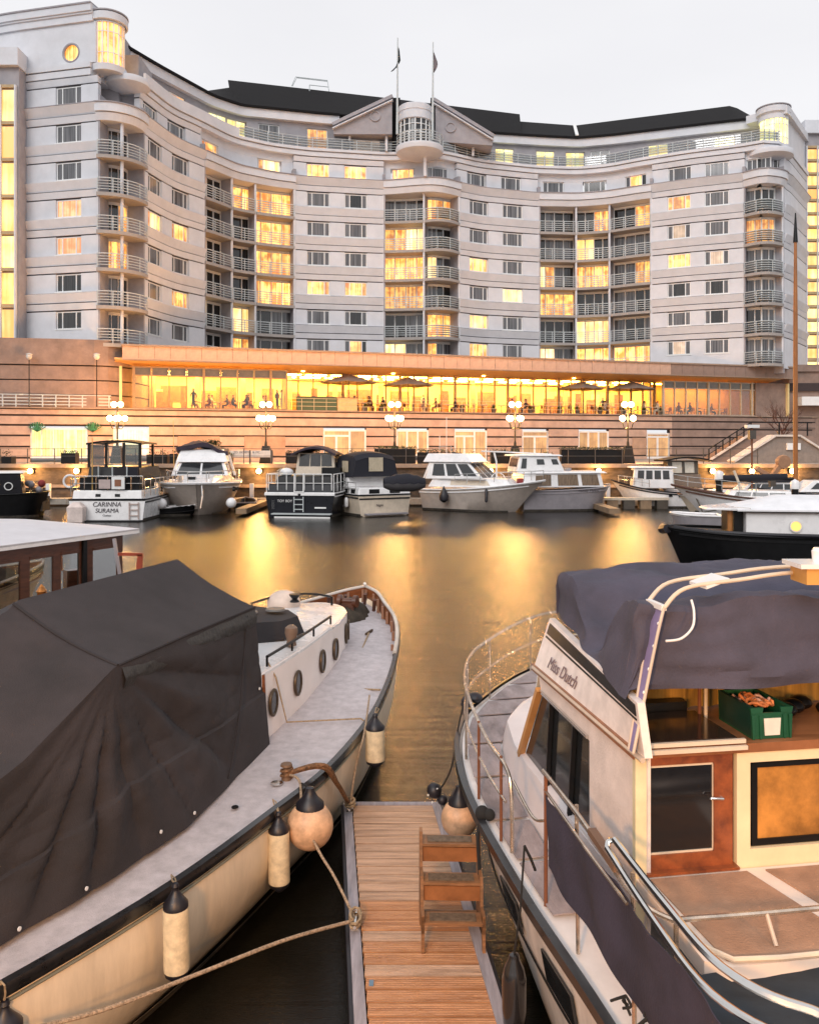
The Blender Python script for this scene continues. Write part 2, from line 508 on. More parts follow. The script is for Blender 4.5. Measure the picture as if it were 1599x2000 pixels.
def strip(mb, P, p0, p1, z0, z1, outer, inner, step=10, bulge=0.0, low=None):
    n = max(1, int(round((p1 - p0) / step)))
    ps = [p0 + (p1 - p0) * i / n for i in range(n + 1)]
    rings = []
    for i, p in enumerate(ps):
        b = bulge * math.sin(PI * i / n) if bulge else 0
        a = P.pt(p, outer + b); c = P.pt(p, inner)
        l_ = a if low is None else P.pt(p, low + b)
        rings.append([(l_[0], l_[1], z0), (a[0], a[1], z1), (c[0], c[1], z1), (c[0], c[1], z0)])
    vs = [q for r in rings for q in r]; fs = []
    for i in range(n):
        for k in range(4):
            fs.append((i * 4 + k, i * 4 + (k + 1) % 4, (i + 1) * 4 + (k + 1) % 4, (i + 1) * 4 + k))
    fs += [(0, 1, 2, 3), (n * 4 + 3, n * 4 + 2, n * 4 + 1, n * 4)]
    mb.add(vs, fs)
    return mb

def dpx(p, D): return (p, (p - 800) / F * D, D)
pts = [dpx(-120, 71), dpx(30, 68.6), (190, -24.6, 66.8)]
for i in range(1, 20):
    a = R(-90 + 90 * i / 19.0)
    pts.append((190 + 95 * i / 19.0, -24.6 + 2.8 * math.cos(a), 69.6 + 2.8 * math.sin(a)))
pts += [dpx(340, 74.5), dpx(400, 77.8), dpx(460, 81.8), dpx(530, 84.0), dpx(600, 85.3), dpx(750, 86.7), dpx(790, 86.6), dpx(850, 85.9),
        dpx(890, 87.0), dpx(940, 88.9), dpx(1050, 90.8), dpx(1130, 91.2), dpx(1190, 90.3), dpx(1250, 88.4), dpx(1350, 86.0), dpx(1450, 84.2), dpx(1490, 83.2),
        dpx(1524, 83.5), dpx(1540, 85.0), dpx(1556, 88.2), dpx(1578, 93), dpx(1640, 106)]
FP = Path(pts).smooth(21, 300, 1450).done()
UP = Path([(200, -27.0, 69.5), (240, -25.2, 71.0), dpx(300, 75.8), dpx(410, 82.5), dpx(470, 85.0), dpx(620, 87.0), dpx(740, 88.2), dpx(850, 89.5), dpx(950, 92.4), dpx(1050, 93.4), dpx(1130, 94.0),
           dpx(1200, 93.0), dpx(1300, 91.2), dpx(1400, 89.5), dpx(1500, 88.0)]).smooth(15, 280, 1480).done()

hotel = thing('hotel_building', 'long curved pale stone hotel with banded walls, balconies, dark roof and glowing restaurant', 'hotel', (5, 80, QZ))

FH = 2.98
def zc(k): return 14.0 + FH * (5 - k) + (0.07 if k < 0 else 0)

# window: local x along the wall, y inward, z up
def win_meshes(w, h, mull=(-0.27, 0.27), transom=None, tag_=''):
    f = MB()
    b = 0.09
    f.box(-w / 2, w / 2, 0.12, 0.22, h / 2 - b, h / 2); f.box(-w / 2, w / 2, 0.10, 0.24, -h / 2, -h / 2 + b)
    f.box(-w / 2, -w / 2 + b, 0.12, 0.22, -h / 2 + b, h / 2 - b); f.box(w / 2 - b, w / 2, 0.12, 0.22, -h / 2 + b, h / 2 - b)
    for u in mull: f.box(u * w - 0.045, u * w + 0.045, 0.12, 0.22, -h / 2 + b, h / 2 - b)
    if transom: f.box(-w / 2 + b, w / 2 - b, 0.13, 0.21, transom - 0.03, transom + 0.03)
    f.box(-w / 2 - 0.08, w / 2 + 0.08, -0.06, 0.14, -h / 2 - 0.08, -h / 2)
    fr = f.mesh('window' + tag_, FRAME)
    panes = []
    us = [-w / 2 + b] + [u * w for u in mull] + [w / 2 - b]
    for i in range(len(us) - 1):
        x0 = us[i] + (0.045 if i else 0); x1 = us[i + 1] - (0.045 if i < len(us) - 2 else 0)
        panes.append((x0, x1, -h / 2 + b, h / 2 - b))
    return fr, panes
PCACHE = {}
def pane_mesh(key, r, m_):
    kk = (key, m_.name)
    if kk not in PCACHE:
        PCACHE[kk] = MB().box(r[0], r[1], 0.16, 0.18, r[2], r[3]).mesh('pane', m_)
    return PCACHE[kk]
STATES = {'n': (NET, NET, NET), 'd': (DARKP, DARKP, DARKP), 'y': (LIT1,) * 3, 'o': (LIT2,) * 3, 'g': (LIT3,) * 3, 'm': (NET, LITD, NET),
          'h': (NET, LIT1, DARKP), 'k': (NET, DARKP, NET)}
W3 = win_meshes(2.3, 1.42)
WU = win_meshes(2.1, 2.0, (0.0,), tag_='_upper')
def put_window(P, p, z, st, spec=W3, key='w3', off=0.0, name='window'):
    x, y = P.pt(p, off); a = P.ang(p)
    fr = inst(name, spec[0], hotel, (x, y, z), a)
    for i, r in enumerate(spec[1]):
        ms = STATES[st]
        if st == 'y' and i == 0: yy = rng.choice([LIT1, LIT1B, LIT1C, LIT1])
        if st == 'y': ms = (yy,) * 3 if rng.random() < .6 else (LIT1C, yy, LIT1C)
        ch = bpy.data.objects.new('pane', pane_mesh((key, i), r, ms[i % 3] if len(spec[1]) == 3 else ms[0 if i == 0 else 1]))
        COL.objects.link(ch); ch.parent = fr

COLS = [(134, 'nnnoodd'), (304, 'nnnynnn'), (352, 'nnnyndn'[:0] + 'nnnynyn'), (622, 'ynnnynn'), (695, 'yknnykh'),
        (935, 'nnnynyy'), (1001, 'nnnnynn'), (1326, 'nymykmm'[:0] + 'nymyknm'), (1400, 'nnnmkkn')]
SEGS = [(-120, 190), (285.5, 400), (576, 750), (897, 1053), (1272, 1452), (1531, 1620)]
wall = {}
for si, (a, b) in enumerate(SEGS):
    wl = MB(); jl = MB()
    cols = [c for c in COLS if a <= c[0] <= b]
    for k in range(-1, 6):
        c0 = zc(k)
        off = -0.45 if (k == -1 and si > 0) else 0.0
        if k == -1 and si == 5: off = 0
        # window zone
        cuts = [a]
        for c in cols:
            cuts += [FP.move(c[0], -1.15), FP.move(c[0], 1.15)]
        cuts.append(b)
        for i in range(0, len(cuts), 2):
            if cuts[i + 1] - cuts[i] > 0.5:
                strip(wl, FP, cuts[i], cuts[i + 1], c0 - 0.71, c0 + 0.71, off, off - 0.5, 12)
        for c in cols:
            put_window(FP, c[0], c0, c[1][k + 1], off=off - 0.02)
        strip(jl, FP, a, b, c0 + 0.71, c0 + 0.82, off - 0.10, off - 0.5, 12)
        strip(wl, FP, a, b, c0 + 0.82, c0 + 1.32, off + 0.10, off - 0.5, 12, low=off - 0.02)
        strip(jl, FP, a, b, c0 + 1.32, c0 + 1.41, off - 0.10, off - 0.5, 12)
        if k > -1:
            bm_ = strip(MB(), FP, a, b, c0 + 1.41, c0 + 2.12, (0.27 if k > 0 else 0.42), off - 0.5, 10, low=0.02)
            bm_.build('string_course', STONE, hotel)
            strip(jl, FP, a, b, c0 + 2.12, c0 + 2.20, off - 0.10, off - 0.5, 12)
            strip(wl, FP, a, b, c0 + 2.20, c0 + 2.28, off, off - 0.5, 12)
    strip(wl, FP, a, b, 11.7, zc(5) - 0.71, 0, -0.5, 12)
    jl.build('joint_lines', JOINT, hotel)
    wl.build('wall', STONE, hotel)
    # walls that close the ends towards the recessed bays
    e = MB()
    for p in (a, b):
        if p in (-120, 1620): continue
        q0 = FP.pt(p, -0.02); q1 = FP.pt(p, -2.2)
        e.bar((q0[0], q0[1], 21.5), (q1[0], q1[1], 21.5), 0.3, 20.6)
    e.build('party_wall', STONE2, hotel)

# continuous rounded cornice over the sixth floor, with its dark capping
BAYS = [('B0', 190, 285, ['dd', 'dd', 'dy', 'yy', 'nd', 'dd']),
        ('B1a', 400.5, 453, ['yd', 'dd', 'yd', 'dd', 'yd', 'dd']),
        ('B1b', 455, 499, ['oy', 'od', 'dd', 'dd', 'yy', 'yy']),
        ('B1c', 501, 575.5, ['yy', 'yy', 'yy', 'yy', 'dn', 'dd']),
        ('B2a', 750.5, 828, ['nn', 'yy', 'yy', 'yy', 'dn', 'yn']),
        ('B2b', 830, 896.5, ['yy', 'nd', 'yn', 'nd', 'yy', 'yn']),
        ('B3a', 1053.5, 1125, ['nd', 'nn', 'yn', 'yy', 'dd', 'yn']),
        ('B3b', 1127, 1190, ['dy', 'yd', 'yy', 'dd', 'yy', 'yy']),
        ('B3c', 1192, 1271.5, ['ny', 'nn', 'ny', 'nd', 'nn', 'yy']),
        ('B4', 1452.5, 1527.5, ['nd', 'yy', 'nn', 'nn', 'dn', 'nn'])]
for (a, b, bl) in [(188, 286, 0.15), (399, 577, 0.15), (749, 898, 0.5), (1052, 1273, 0.2), (1451, 1532, 0.5)]:
    m = strip(MB(), FP, a, b, 29.72, 30.30, 0.24, -2.2, 6, bl, low=0.05)
    strip(m, FP, a, b, 30.36, 31.05, 0.36, -2.2, 6, bl)
    m.build('cornice', STONE, hotel)
    m = strip(MB(), FP, a, b, 31.05, 31.13, 0.46, 0.0, 6, bl)
    m.build('cornice_capping', GREYH, hotel)
for (a, b) in SEGS:
    m = strip(MB(), FP, a, b, 31.03, 31.10, 0.44, -0.45, 8)
    m.build('cornice_capping', GREYH, hotel)

PANEMAT = {'d': DARKP, 'n': NET, 'y': LIT1, 'o': LIT2, 'm': LITD}
for nm, a, b, sts in BAYS:
    W = FP.wid(a, b)
    depth = 1.5 if nm != 'B4' else 0.75
    rot = nm == 'B0'
    for k in range(6):
        fz = zc(k) - 1.92; cz = zc(k) + 0.76
        # slab with a shadow lip
        if nm in ('B4',): bl = 0.55
        elif nm in ('B2b',): bl = 0.55
        elif rot: bl = 0.0
        else: bl = 0.08
        ob = 0.30 if rot else 0.12
        m = strip(MB(), FP, a, b, fz - 0.28, fz, ob, -2.1 if nm != 'B4' else -1.0, 5, bl)
        if k == 0: pass
        slab = m.build('balcony', SOFFIT, hotel)
        # railing
        rl = MB()
        for j, zr in enumerate((0.25, 0.47, 0.69, 0.91, 1.15)):
            w_ = 0.03 if j < 4 else 0.045
            strip(rl, FP, a + 0.5, b - 0.5, fz + zr - w_, fz + zr + w_ * 0.5, ob - 0.03, ob - 0.09, 5, bl)
        n = max(2, int(W / 1.1))
        for i in range(n + 1):
            t = (i + 0.02) / (n + 0.04); p = a + 0.6 + (b - a - 1.2) * t
            x, y = FP.pt(p, ob - 0.06 + bl * math.sin(PI * t))
            rl.box(x - 0.03, x + 0.03, y - 0.03, y + 0.03, fz, fz + 1.12)
        r_ = rl.build('railing', RAIL, slab)
        # glazing behind
        st = sts[k]
        hw = (b - a)
        fr = MB(); inn = -depth if not rot else -1.5
        strip(fr, FP, a, b, cz - 0.22, cz + 0.02, inn + 0.06, inn - 0.1, 10)
        strip(fr, FP, a, b, fz, fz + 0.1, inn + 0.06, inn - 0.1, 10)
        nm_ = 4 if W > 3.2 else 3
        for i in range(nm_ + 1):
            p = a + (b - a) * i / nm_
            pa = min(max(p, a + 1), b - 1)
            strip(fr, FP, pa - 0.9, pa + 0.9, fz + 0.1, cz - 0.22, inn + 0.07, inn - 0.06, 10)
        door = fr.build('balcony_door', FRAME if not rot else STONE, hotel)
        half = [st[0]] * (nm_ // 2) + [st[1]] * (nm_ - nm_ // 2)
        yc = rng.choice([LIT1, LIT1B, LIT1C, LIT1])
        for i in range(nm_):
            p0 = a + (b - a) * i / nm_ + 0.9; p1 = a + (b - a) * (i + 1) / nm_ - 0.9
            strip(MB(), FP, p0, p1, fz + 0.1, cz - 0.22, inn, inn - 0.04, 10).build('pane', (yc if rng.random() < .75 else LIT1C) if half[i] == 'y' else (DARKP if half[i] == 'n' and rng.random() < .25 else PANEMAT[half[i]]), door)
    # slim white column / divider on one side
    if not rot:
        q = FP.pt(b, 0.0)
        MB().box(q[0] - 0.09, q[0] + 0.09, q[1] - 0.05, q[1] + 0.15, 12, 29.7).build('column', STONE, hotel)
        q1 = FP.pt(b, -1.7)
        MB().bar((q[0], q[1] + 0.2, 20.8), (q1[0], q1[1], 20.8), 0.16, 17.8).build('divider_wall', STONE2, hotel)
    else:
        q = FP.pt(231, -0.2)
        MB().lathe([(0.14, 0), (0.14, 17.8)], (q[0], q[1], 12), 10).build('column', STONE, hotel, True)

# seventh-floor wall pieces over the recessed bays + the wide windows there
for (a, b, ws) in [(400, 576, [(425, 'y'), (532, 'y')]), (750, 897, [(785, 'y'), (862, 'n')]), (1053, 1272, [(1085, 'n'), (1160, 'd'), (1236, 'h')]), (1452, 1531, [(1478, 'n'), (1510, 'd')])]:
    wl = MB(); cuts = [a]
    for p, s_ in ws:
        cuts += [FP.move(p, -1.15), FP.move(p, 1.15)]
        put_window(FP, p, zc(-1), s_, off=-0.9)
    cuts.append(b)
    for i in range(0, len(cuts), 2):
        if cuts[i + 1] > cuts[i]: strip(wl, FP, cuts[i], cuts[i + 1], zc(-1) - 0.71, zc(-1) + 0.71, -0.88, -1.4, 10)
    strip(wl, FP, a, b, zc(-1) + 0.71, zc(-1) + 1.41, -0.86, -1.4, 10)
    strip(wl, FP, a, b, zc(-1) - 1.2, zc(-1) - 0.71, -0.86, -1.4, 10)
    wl.build('wall', STONE, hotel)
# band and terrace edge under the top floor
m = strip(MB(), FP, 286, 1531, zc(-1) + 1.41, zc(-1) + 1.85, -0.25, -4.5, 8)
strip(m, FP, 286, 1531, zc(-1) + 1.93, zc(-1) + 2.2, -0.1, -4.5, 8)
m.build('terrace_edge', STONE, hotel)
strip(MB(), FP, 286, 1531, zc(-1) + 1.85, zc(-1) + 1.93, -0.4, -4.5, 8).build('terrace_joint', STONE2, hotel)
tz = zc(-1) + 2.2
strip(MB(), FP, 290, 470, tz, tz + 0.75, -0.15, -0.35, 8).build('parapet', STONE, hotel)
rl = MB()
for zr in (0.3, 0.55, 0.8, 1.08):
    strip(rl, FP, 470, 1528, tz + zr - 0.03, tz + zr + 0.02, -0.22, -0.28, 8)
p = 470
while p < 1528:
    x, y = FP.pt(p, -0.25); rl.box(x - 0.03, x + 0.03, y - 0.03, y + 0.03, tz, tz + 1.06)
    p = FP.move(p, 1.5)
rl.build('terrace_railing', RAIL, hotel)
strip(MB(), FP, 472, 1526, tz + 0.12, tz + 1.0, -0.31, -0.325, 8).build('railing_glass', glass('rail_glass', (0.6, 0.62, 0.63), 0.5), hotel)

# top floor, set back
TOPW = [(345, 'y'), (425, 'g'), (462, 'g'), (525, 'n'), (620, 'y'), (985, 'g'), (1065, 'g'), (1123, 'g'), (1172, 'd'), (1285, 'g'), (1415, 'g'), (1458, 'd')]
wl = MB(); cuts = [236]
for p, s_ in TOPW:
    if p == 985: cuts += [688, 764, 851, 934]
    cuts += [UP.move(p, -1.05), UP.move(p, 1.05)]
    put_window(UP, p, tz + 1.45, s_, WU, 'wu')
cuts.append(1500)
for i in range(0, len(cuts), 2): strip(wl, UP, cuts[i], cuts[i + 1], tz + 0.45, tz + 2.45, 0, -0.5, 10)
for A_, B_ in ((236, 688), (764, 851), (934, 1500)): strip(wl, UP, A_, B_, tz - 0.2, tz + 0.45, 0, -0.5, 10)
strip(wl, UP, 236, 1500, tz + 2.45, tz + 2.9, 0, -0.5, 10)
wl.build('wall', STONE2, hotel)
for A_, B_ in ((236, 662), (950, 1500)):
    strip(MB(), UP, A_, B_, tz + 2.9, tz + 3.75, 0.5, -1.0, 8).build('eaves_fascia', STONE, hotel)
    strip(MB(), UP, A_, B_, tz + 3.75, tz + 3.95, 0.75, -1.0, 8).build('gutter', SLATE, hotel)
ez = tz + 3.93
def roof(name, ps, ridge):      # ridge: (photo x, photo y, z)
    P0 = []; P1 = []
    rx = [r[0] for r in ridge]
    for p in ps:
        x, y = UP.pt(p, 0.6)
        P0.append(Vector((x, y, ez)))
        ry = np.interp(p, rx, [r[1] for r in ridge]); rz = float(np.interp(p, rx, [r[2] for r in ridge]))
        Y = (rz - EYE) * F / (HOR - ry)
        P1.append(Vector(((p - 800) / F * Y, Y, rz)))
    g = [[P0[i].lerp(P1[i], t) for i in range(len(ps))] for t in (0, 0.33, 0.66, 1)]
    # a back slope falling away behind the ridge gives the roof its body
    g.append([Vector((q.x, q.y + 9, ez)) for q in P1])
    return MB().sheet(g, 0.12).build(name, SLATE, hotel)
roof('roof', list(range(408, 452, 8)) + [453], [(400, 178, 40.6), (455, 170, 41.5)])
roof('roof', list(range(446, 1005, 13)) + [1015], [(445, 156, 43.5), (745, 190, 43.5), (1015, 223, 43.5)])
roof('roof', list(range(1014, 1115, 12)) + [1123], [(1014, 237, 42.6), (1122, 245, 42.2)])
roof('roof', list(range(1124, 1440, 15)) + [1440, 1460, 1482], [(1124, 245, 42.2), (1430, 206, 42.2), (1484, 236, 39.2)])
roof('roof', list(range(240, 412, 10)), [(240, 90, 38.9), (410, 186, 39.2)])
# pale lead valley between the two roofs
x0, y0 = UP.pt(1124, 0.75); Yv = (42.3 - EYE) * F / (HOR - 244)
MB().bar((x0, y0, ez + 0.15), ((1121 - 800) / F * Yv, Yv - 0.1, 42.35), 0.35, 0.1).build('roof_valley', FRAME, hotel)
# rooftop access frame
c = at(572, 172, 93)
m = MB()
def P_(x, y, D=93): return at(x, y, D)
m.tube([P_(570, 168), P_(578, 150), P_(640, 157), P_(643, 178)], 0.05, 5)
m.tube([P_(572, 168, 95), P_(580, 152, 95), P_(640, 159, 95), P_(643, 178, 95)], 0.05, 5)
m.tube([P_(605, 166), P_(642, 170)], 0.05, 5); m.tube([P_(605, 166), P_(605, 178)], 0.05, 5)
m.build('rooftop_frame', RAIL, hotel)

# ------------------------------------------------------------------ central gables and bow window
def slab_poly(pxs, D, th, name, m_, par=None):
    q = [at(x, y, D) for x, y in pxs]
    return MB().prism(q, [p + Vector((0, th, 0)) for p in q]).build(name, m_, par or hotel)
for gi, (poly, med, cp) in enumerate([
        ([(652, 243), (766, 190), (766, 262), (652, 262)], (733, 227), [(650, 243), (767, 188)]),
        ([(848, 196), (962, 264), (962, 284), (848, 276)], (880, 249), [(847, 194), (964, 266)])]):
    D = 85.9 if gi == 0 else 86.9
    slab_poly(poly, D, 4.5, 'gable', STONE2)
    MB().bar(at(*cp[0], D - 0.1) + V(0, 1.2, 0), at(*cp[1], D - 0.1) + V(0, 1.2, 0), 2.8, 0.32).build('gable_coping', GREYH, hotel)
    a_, b_ = at(cp[0][0], cp[0][1] + 8, D - 0.25), at(cp[1][0], cp[1][1] + 8, D - 0.25)
    MB().bar(a_, b_, 0.4, 0.1).build('gable_moulding', STONE, hotel)
    md = at(*med, D)
    MB().lathe([(0.55, 0), (0.55, 0.14), (0.42, 0.14), (0.42, 0.05), (0.0, 0.05)], md, 24, (0, -1, 0)).build('medallion', STONE2, hotel)
# open loggias under the gables: dark recess, posts, and a lit shutter at the left
for (x0, x1, y0, y1, D, litw) in [(683, 763, 260, 300, 86.9, True), (852, 932, 277, 312, 88.4, False)]:
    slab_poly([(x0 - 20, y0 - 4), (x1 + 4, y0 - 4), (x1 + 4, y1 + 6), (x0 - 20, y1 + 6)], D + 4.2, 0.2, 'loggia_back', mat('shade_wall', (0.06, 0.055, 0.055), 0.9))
    if litw:
        slab_poly([(690, 272), (742, 276), (742, 300), (690, 296)], D + 0.9, 0.1, 'shutter_panel', LITD)
    for xx in (x0, x1 - 8):
        a_ = at(xx, y1 + 8, D - 0.5); MB().box(a_.x - 0.12, a_.x + 0.12, a_.y, a_.y + 0.25, tz, tz + 3.0).build('column', STONE, hotel)
    a_ = at(x0 - 6, y0, D); b_ = at(x0 - 30, y0, D)
    MB().box(b_.x, a_.x, D, D + 4, tz - 0.1, a_.z + 0.5).build('loggia_wall', STONE2, hotel)
for (x0, x1) in ((766, 782), (841, 850)):
    a_ = at(x0, 200, 87.6); b_ = at(x1, 200, 87.6)
    MB().box(a_.x, b_.x, 86.9, 91, tz - 0.1, a_.z + 0.2).build('recess_panel', SLATE, hotel)
cx = at(811, 250, 86.4)
C0 = (cx.x, 86.4)
MB().lathe([(1.62, 0), (1.72, 0.05), (1.72, 0.75), (1.64, 0.8), (1.64, 0.9), (1.72, 0.95), (1.72, 1.5), (1.6, 1.6), (0.1, 1.7)], (C0[0], C0[1], at(811, 241, 86.4).z), 32).build('bow_window_cap', STONE, hotel, True)
zb = at(811, 290, 86.4).z - 0.4; zt = at(811, 241, 86.4).z
gp = MB()
MB().lathe([(1.5, 0), (1.5, zt - zb)], (C0[0], C0[1], zb), 32).build('bow_window_glass', DARKP, hotel, True)
for i in range(9):
    a_ = R(-180 + 22.5 * i); gp.box(C0[0] + 1.54 * math.cos(a_) - 0.06, C0[0] + 1.54 * math.cos(a_) + 0.06, C0[1] + 1.54 * math.sin(a_) - 0.06, C0[1] + 1.54 * math.sin(a_) + 0.06, zb, zt)
for zz in (0.35, 0.62):
    gp.tube([(C0[0] + 1.55 * math.cos(R(a_)), C0[1] + 1.55 * math.sin(R(a_)), zb + (zt - zb) * (zz + 0.2)) for a_ in range(-190, 11, 10)], 0.05, 6)
gp.build('bow_window_bars', FRAME, hotel)
zd = tz - 0.15
B0c = (at(820, 300, 84.8).x, 85.4)
MB().lathe([(1.2, -1.0), (1.9, -0.75), (2.35, -0.55), (2.45, -0.2), (2.4, 0.0), (0.1, 0.0)], (B0c[0], B0c[1], zd), 32).build('bow_balcony', STONE, hotel, True)
rl = MB()
for zr in (0.3, 0.55, 0.8, 1.1):
    rl.tube([(B0c[0] + 2.3 * math.cos(R(a_)), B0c[1] + 2.3 * math.sin(R(a_)), zd + zr) for a_ in range(-190, 11, 8)], 0.04, 6)
for a_ in range(-180, 1, 30):
    rl.box(B0c[0] + 2.3 * math.cos(R(a_)) - 0.03, B0c[0] + 2.3 * math.cos(R(a_)) + 0.03, B0c[1] + 2.3 * math.sin(R(a_)) - 0.03, B0c[1] + 2.3 * math.sin(R(a_)) + 0.03, zd, zd + 1.1)
rl.build('bow_railing', RAIL, hotel)
a_ = at(830, 330, 85.2); MB().box(a_.x - 0.15, a_.x + 0.15, 84.9, 85.2, 31.1, zd - 0.9).build('column', STONE, hotel)

# ------------------------------------------------------------------ end towers of the hotel
# left wing above the sixth floor: blank wall with porthole window, rounded lit corner window
zw = zc(-1) + 1.41
m = strip(MB(), FP, -120, 178, zw, zw + 0.5, 0.14, -3, 20); strip(m, FP, -120, 178, zw + 0.58, zw + 1.0, 0.22, -3, 20)
m.build('string_course', STONE, hotel)
ph = FP.pt(139, 0)
pz = at(139, 103, ph[1]).z
m = MB(); PR = 0.72
c0_, c1_ = FP.move(139, -1.0), FP.move(139, 1.0)
z0_, z1_ = zw + 1.0, 37.6
strip(m, FP, -120, c0_, z0_, z1_, 0, -0.5, 20); strip(m, FP, c1_, 186, z0_, z1_, 0, -0.5, 20)
strip(m, FP, c0_, c1_, z0_, pz - 1, 0, -0.5, 20); strip(m, FP, c0_, c1_, pz + 1, z1_, 0, -0.5, 20)
# square with a round hole
A0 = FP.pt(c0_, 0); A1 = FP.pt(c1_, 0); tx = Vector((A1[0] - A0[0], A1[1] - A0[1], 0)).normalized(); ctr = Vector((ph[0], ph[1], pz))
nrm = Vector((tx.y, -tx.x, 0)); ring = []
for i in range(32):
    a_ = 2 * PI * i / 32; ca, sa = math.cos(a_), math.sin(a_); s_ = 1 / max(abs(ca), abs(sa))
    ring.append([ctr + tx * ca * s_ + V(0, 0, sa * s_), ctr + tx * ca * PR + V(0, 0, sa * PR), ctr + tx * ca * PR + V(0, 0, sa * PR) - nrm * 0.4])
m.grid(ring, True)
m.build('wall', STONE, hotel)
pw = MB(); pw.tube([ctr + tx * math.cos(2 * PI * i / 28) * PR + V(0, 0, math.sin(2 * PI * i / 28) * PR) - nrm * 0.05 for i in range(28)], 0.1, 8, True)
pw = pw.build('porthole_window', STONE2, hotel, True)
MB().lathe([(PR, 0), (PR, 0.04)], ctr - nrm * 0.3, 28, nrm).build('pane', LIT1, pw)
m = strip(MB(), FP, -120, 182, 37.6, 38.15, 0.18, -3, 20); strip(m, FP, -120, 182, 38.15, 38.3, 0.3, -3, 20); strip(m, FP, -120, 182, 38.3, 38.85, 0.42, -3, 20)
m.build('parapet', STONE, hotel)
strip(MB(), FP, -120, 182, 38.85, 38.97, 0.5, -3, 20).build('parapet_capping', GREYH, hotel)
def corner_tower(cx_, cy_, r, zwin0, zwin1, ztop, lm, disc):
    MB().lathe([(r + 0.08, 0), (r + 0.08, 0.5), (r + 0.16, 0.55), (r + 0.16, ztop - zwin1 - 0.7), (r + 0.3, ztop - zwin1 - 0.65), (r + 0.3, ztop - zwin1 - 0.1), (r + 0.2, ztop - zwin1), (0.1, ztop - zwin1)], (cx_, cy_, zwin1), 36).build('tower_cap', STONE, hotel, True)
    MB().lathe([(r + 0.34, 0), (r + 0.34, 0.1), (0.1, 0.14)], (cx_, cy_, ztop), 36).build('tower_capping', GREYH, hotel, True)
    w = MB()
    for i in range(10):
        a_ = R(-150 + 20 * i); w.box(cx_ + r * math.cos(a_) - 0.05, cx_ + r * math.cos(a_) + 0.05, cy_ + r * math.sin(a_) - 0.05, cy_ + r * math.sin(a_) + 0.05, zwin0, zwin1)
    for zz in (0.28, 0.78): w.tube([(cx_ + r * math.cos(R(a_)), cy_ + r * math.sin(R(a_)), zwin0 + (zwin1 - zwin0) * zz) for a_ in range(-160, 41, 10)], 0.04, 6)
    w = w.build('corner_window', FRAME, hotel)
    MB().lathe([(r - 0.08, 0), (r - 0.08, zwin1 - zwin0)], (cx_, cy_, zwin0), 36).build('pane', lm, w, True)
    MB().lathe([(r + 0.15, -0.5), (r + 0.2, 0)], (cx_, cy_, zwin0), 36).build('tower_sill', STONE, hotel, True)
    dx, dy, dr, dz = disc
    MB().lathe([(dr * 0.5, -0.9), (dr * 0.85, -0.62), (dr, -0.5), (dr + 0.06, -0.1), (dr, 0), (0.1, 0)], (dx, dy, dz), 36).build('tower_balcony', STONE, hotel, True)
pl = at(212, 100, 68.2)
corner_tower(pl.x, 68.2, 1.25, at(212, 137, 68.2).z, at(212, 57, 68.2).z, at(212, 22, 67).z, LIT1, (at(246, 150, 69).x, 69.6, 1.75, at(250, 143, 68).z))
m = MB().box(at(190, 0, 68).x - 0.2, at(236, 0, 70).x, 69.6, 74, zc(-1) - 1, 38.3); m.build('wall', STONE2, hotel)
MB().box(at(222, 0, 69).x, at(262, 0, 69).x, 70.3, 74, 31.0, 36.5).build('wall', STONE2, hotel)
pr = at(1514, 100, 85.5)
corner_tower(pr.x, 86.0, 1.35, at(1514, 283, 85).z, at(1514, 232, 85).z, at(1514, 203, 84.5).z, LIT3, (at(1506, 300, 84.6).x, 85.2, 2.3, at(1506, 292, 84).z))
m = MB()
a_ = FP.pt(1536, -0.3); b_ = FP.pt(1620, -0.3)
m.prism([(pr.x - 0.5, 87, zw), (a_[0], a_[1], zw), (b_[0], b_[1], zw), (b_[0] - 4, b_[1] + 3, zw), (pr.x - 0.5, 95, zw)],
        [(pr.x - 0.5, 87, 37.2), (a_[0], a_[1], 37.2), (b_[0], b_[1], 37.2), (b_[0] - 4, b_[1] + 3, 37.2), (pr.x - 0.5, 95, 37.2)])
m.build('wall', STONE, hotel)
strip(MB(), FP, 1534, 1620, 37.2, 38.0, 0.15, -4, 8).build('parapet', STONE, hotel)
strip(MB(), FP, 1532, 1620, zw, zw + 0.5, 0.2, -4, 8).build('string_course', STONE, hotel)

# ------------------------------------------------------------------ podium: restaurant over a stone ground floor
def PLp(off_line=0.0):
    def f(p):
        t = (p - 800) / F
        Y = (67 + 0.31 * 22.7) / (1 - 0.31 * t)
        return (p, t * Y, Y)
    return [f(p) for p in range(-160, 1700, 20)]
PP = Path(PLp()).done()
PZ0, PZ1, PZ2, PZ3 = QZ, 6.95, 10.75, 11.9
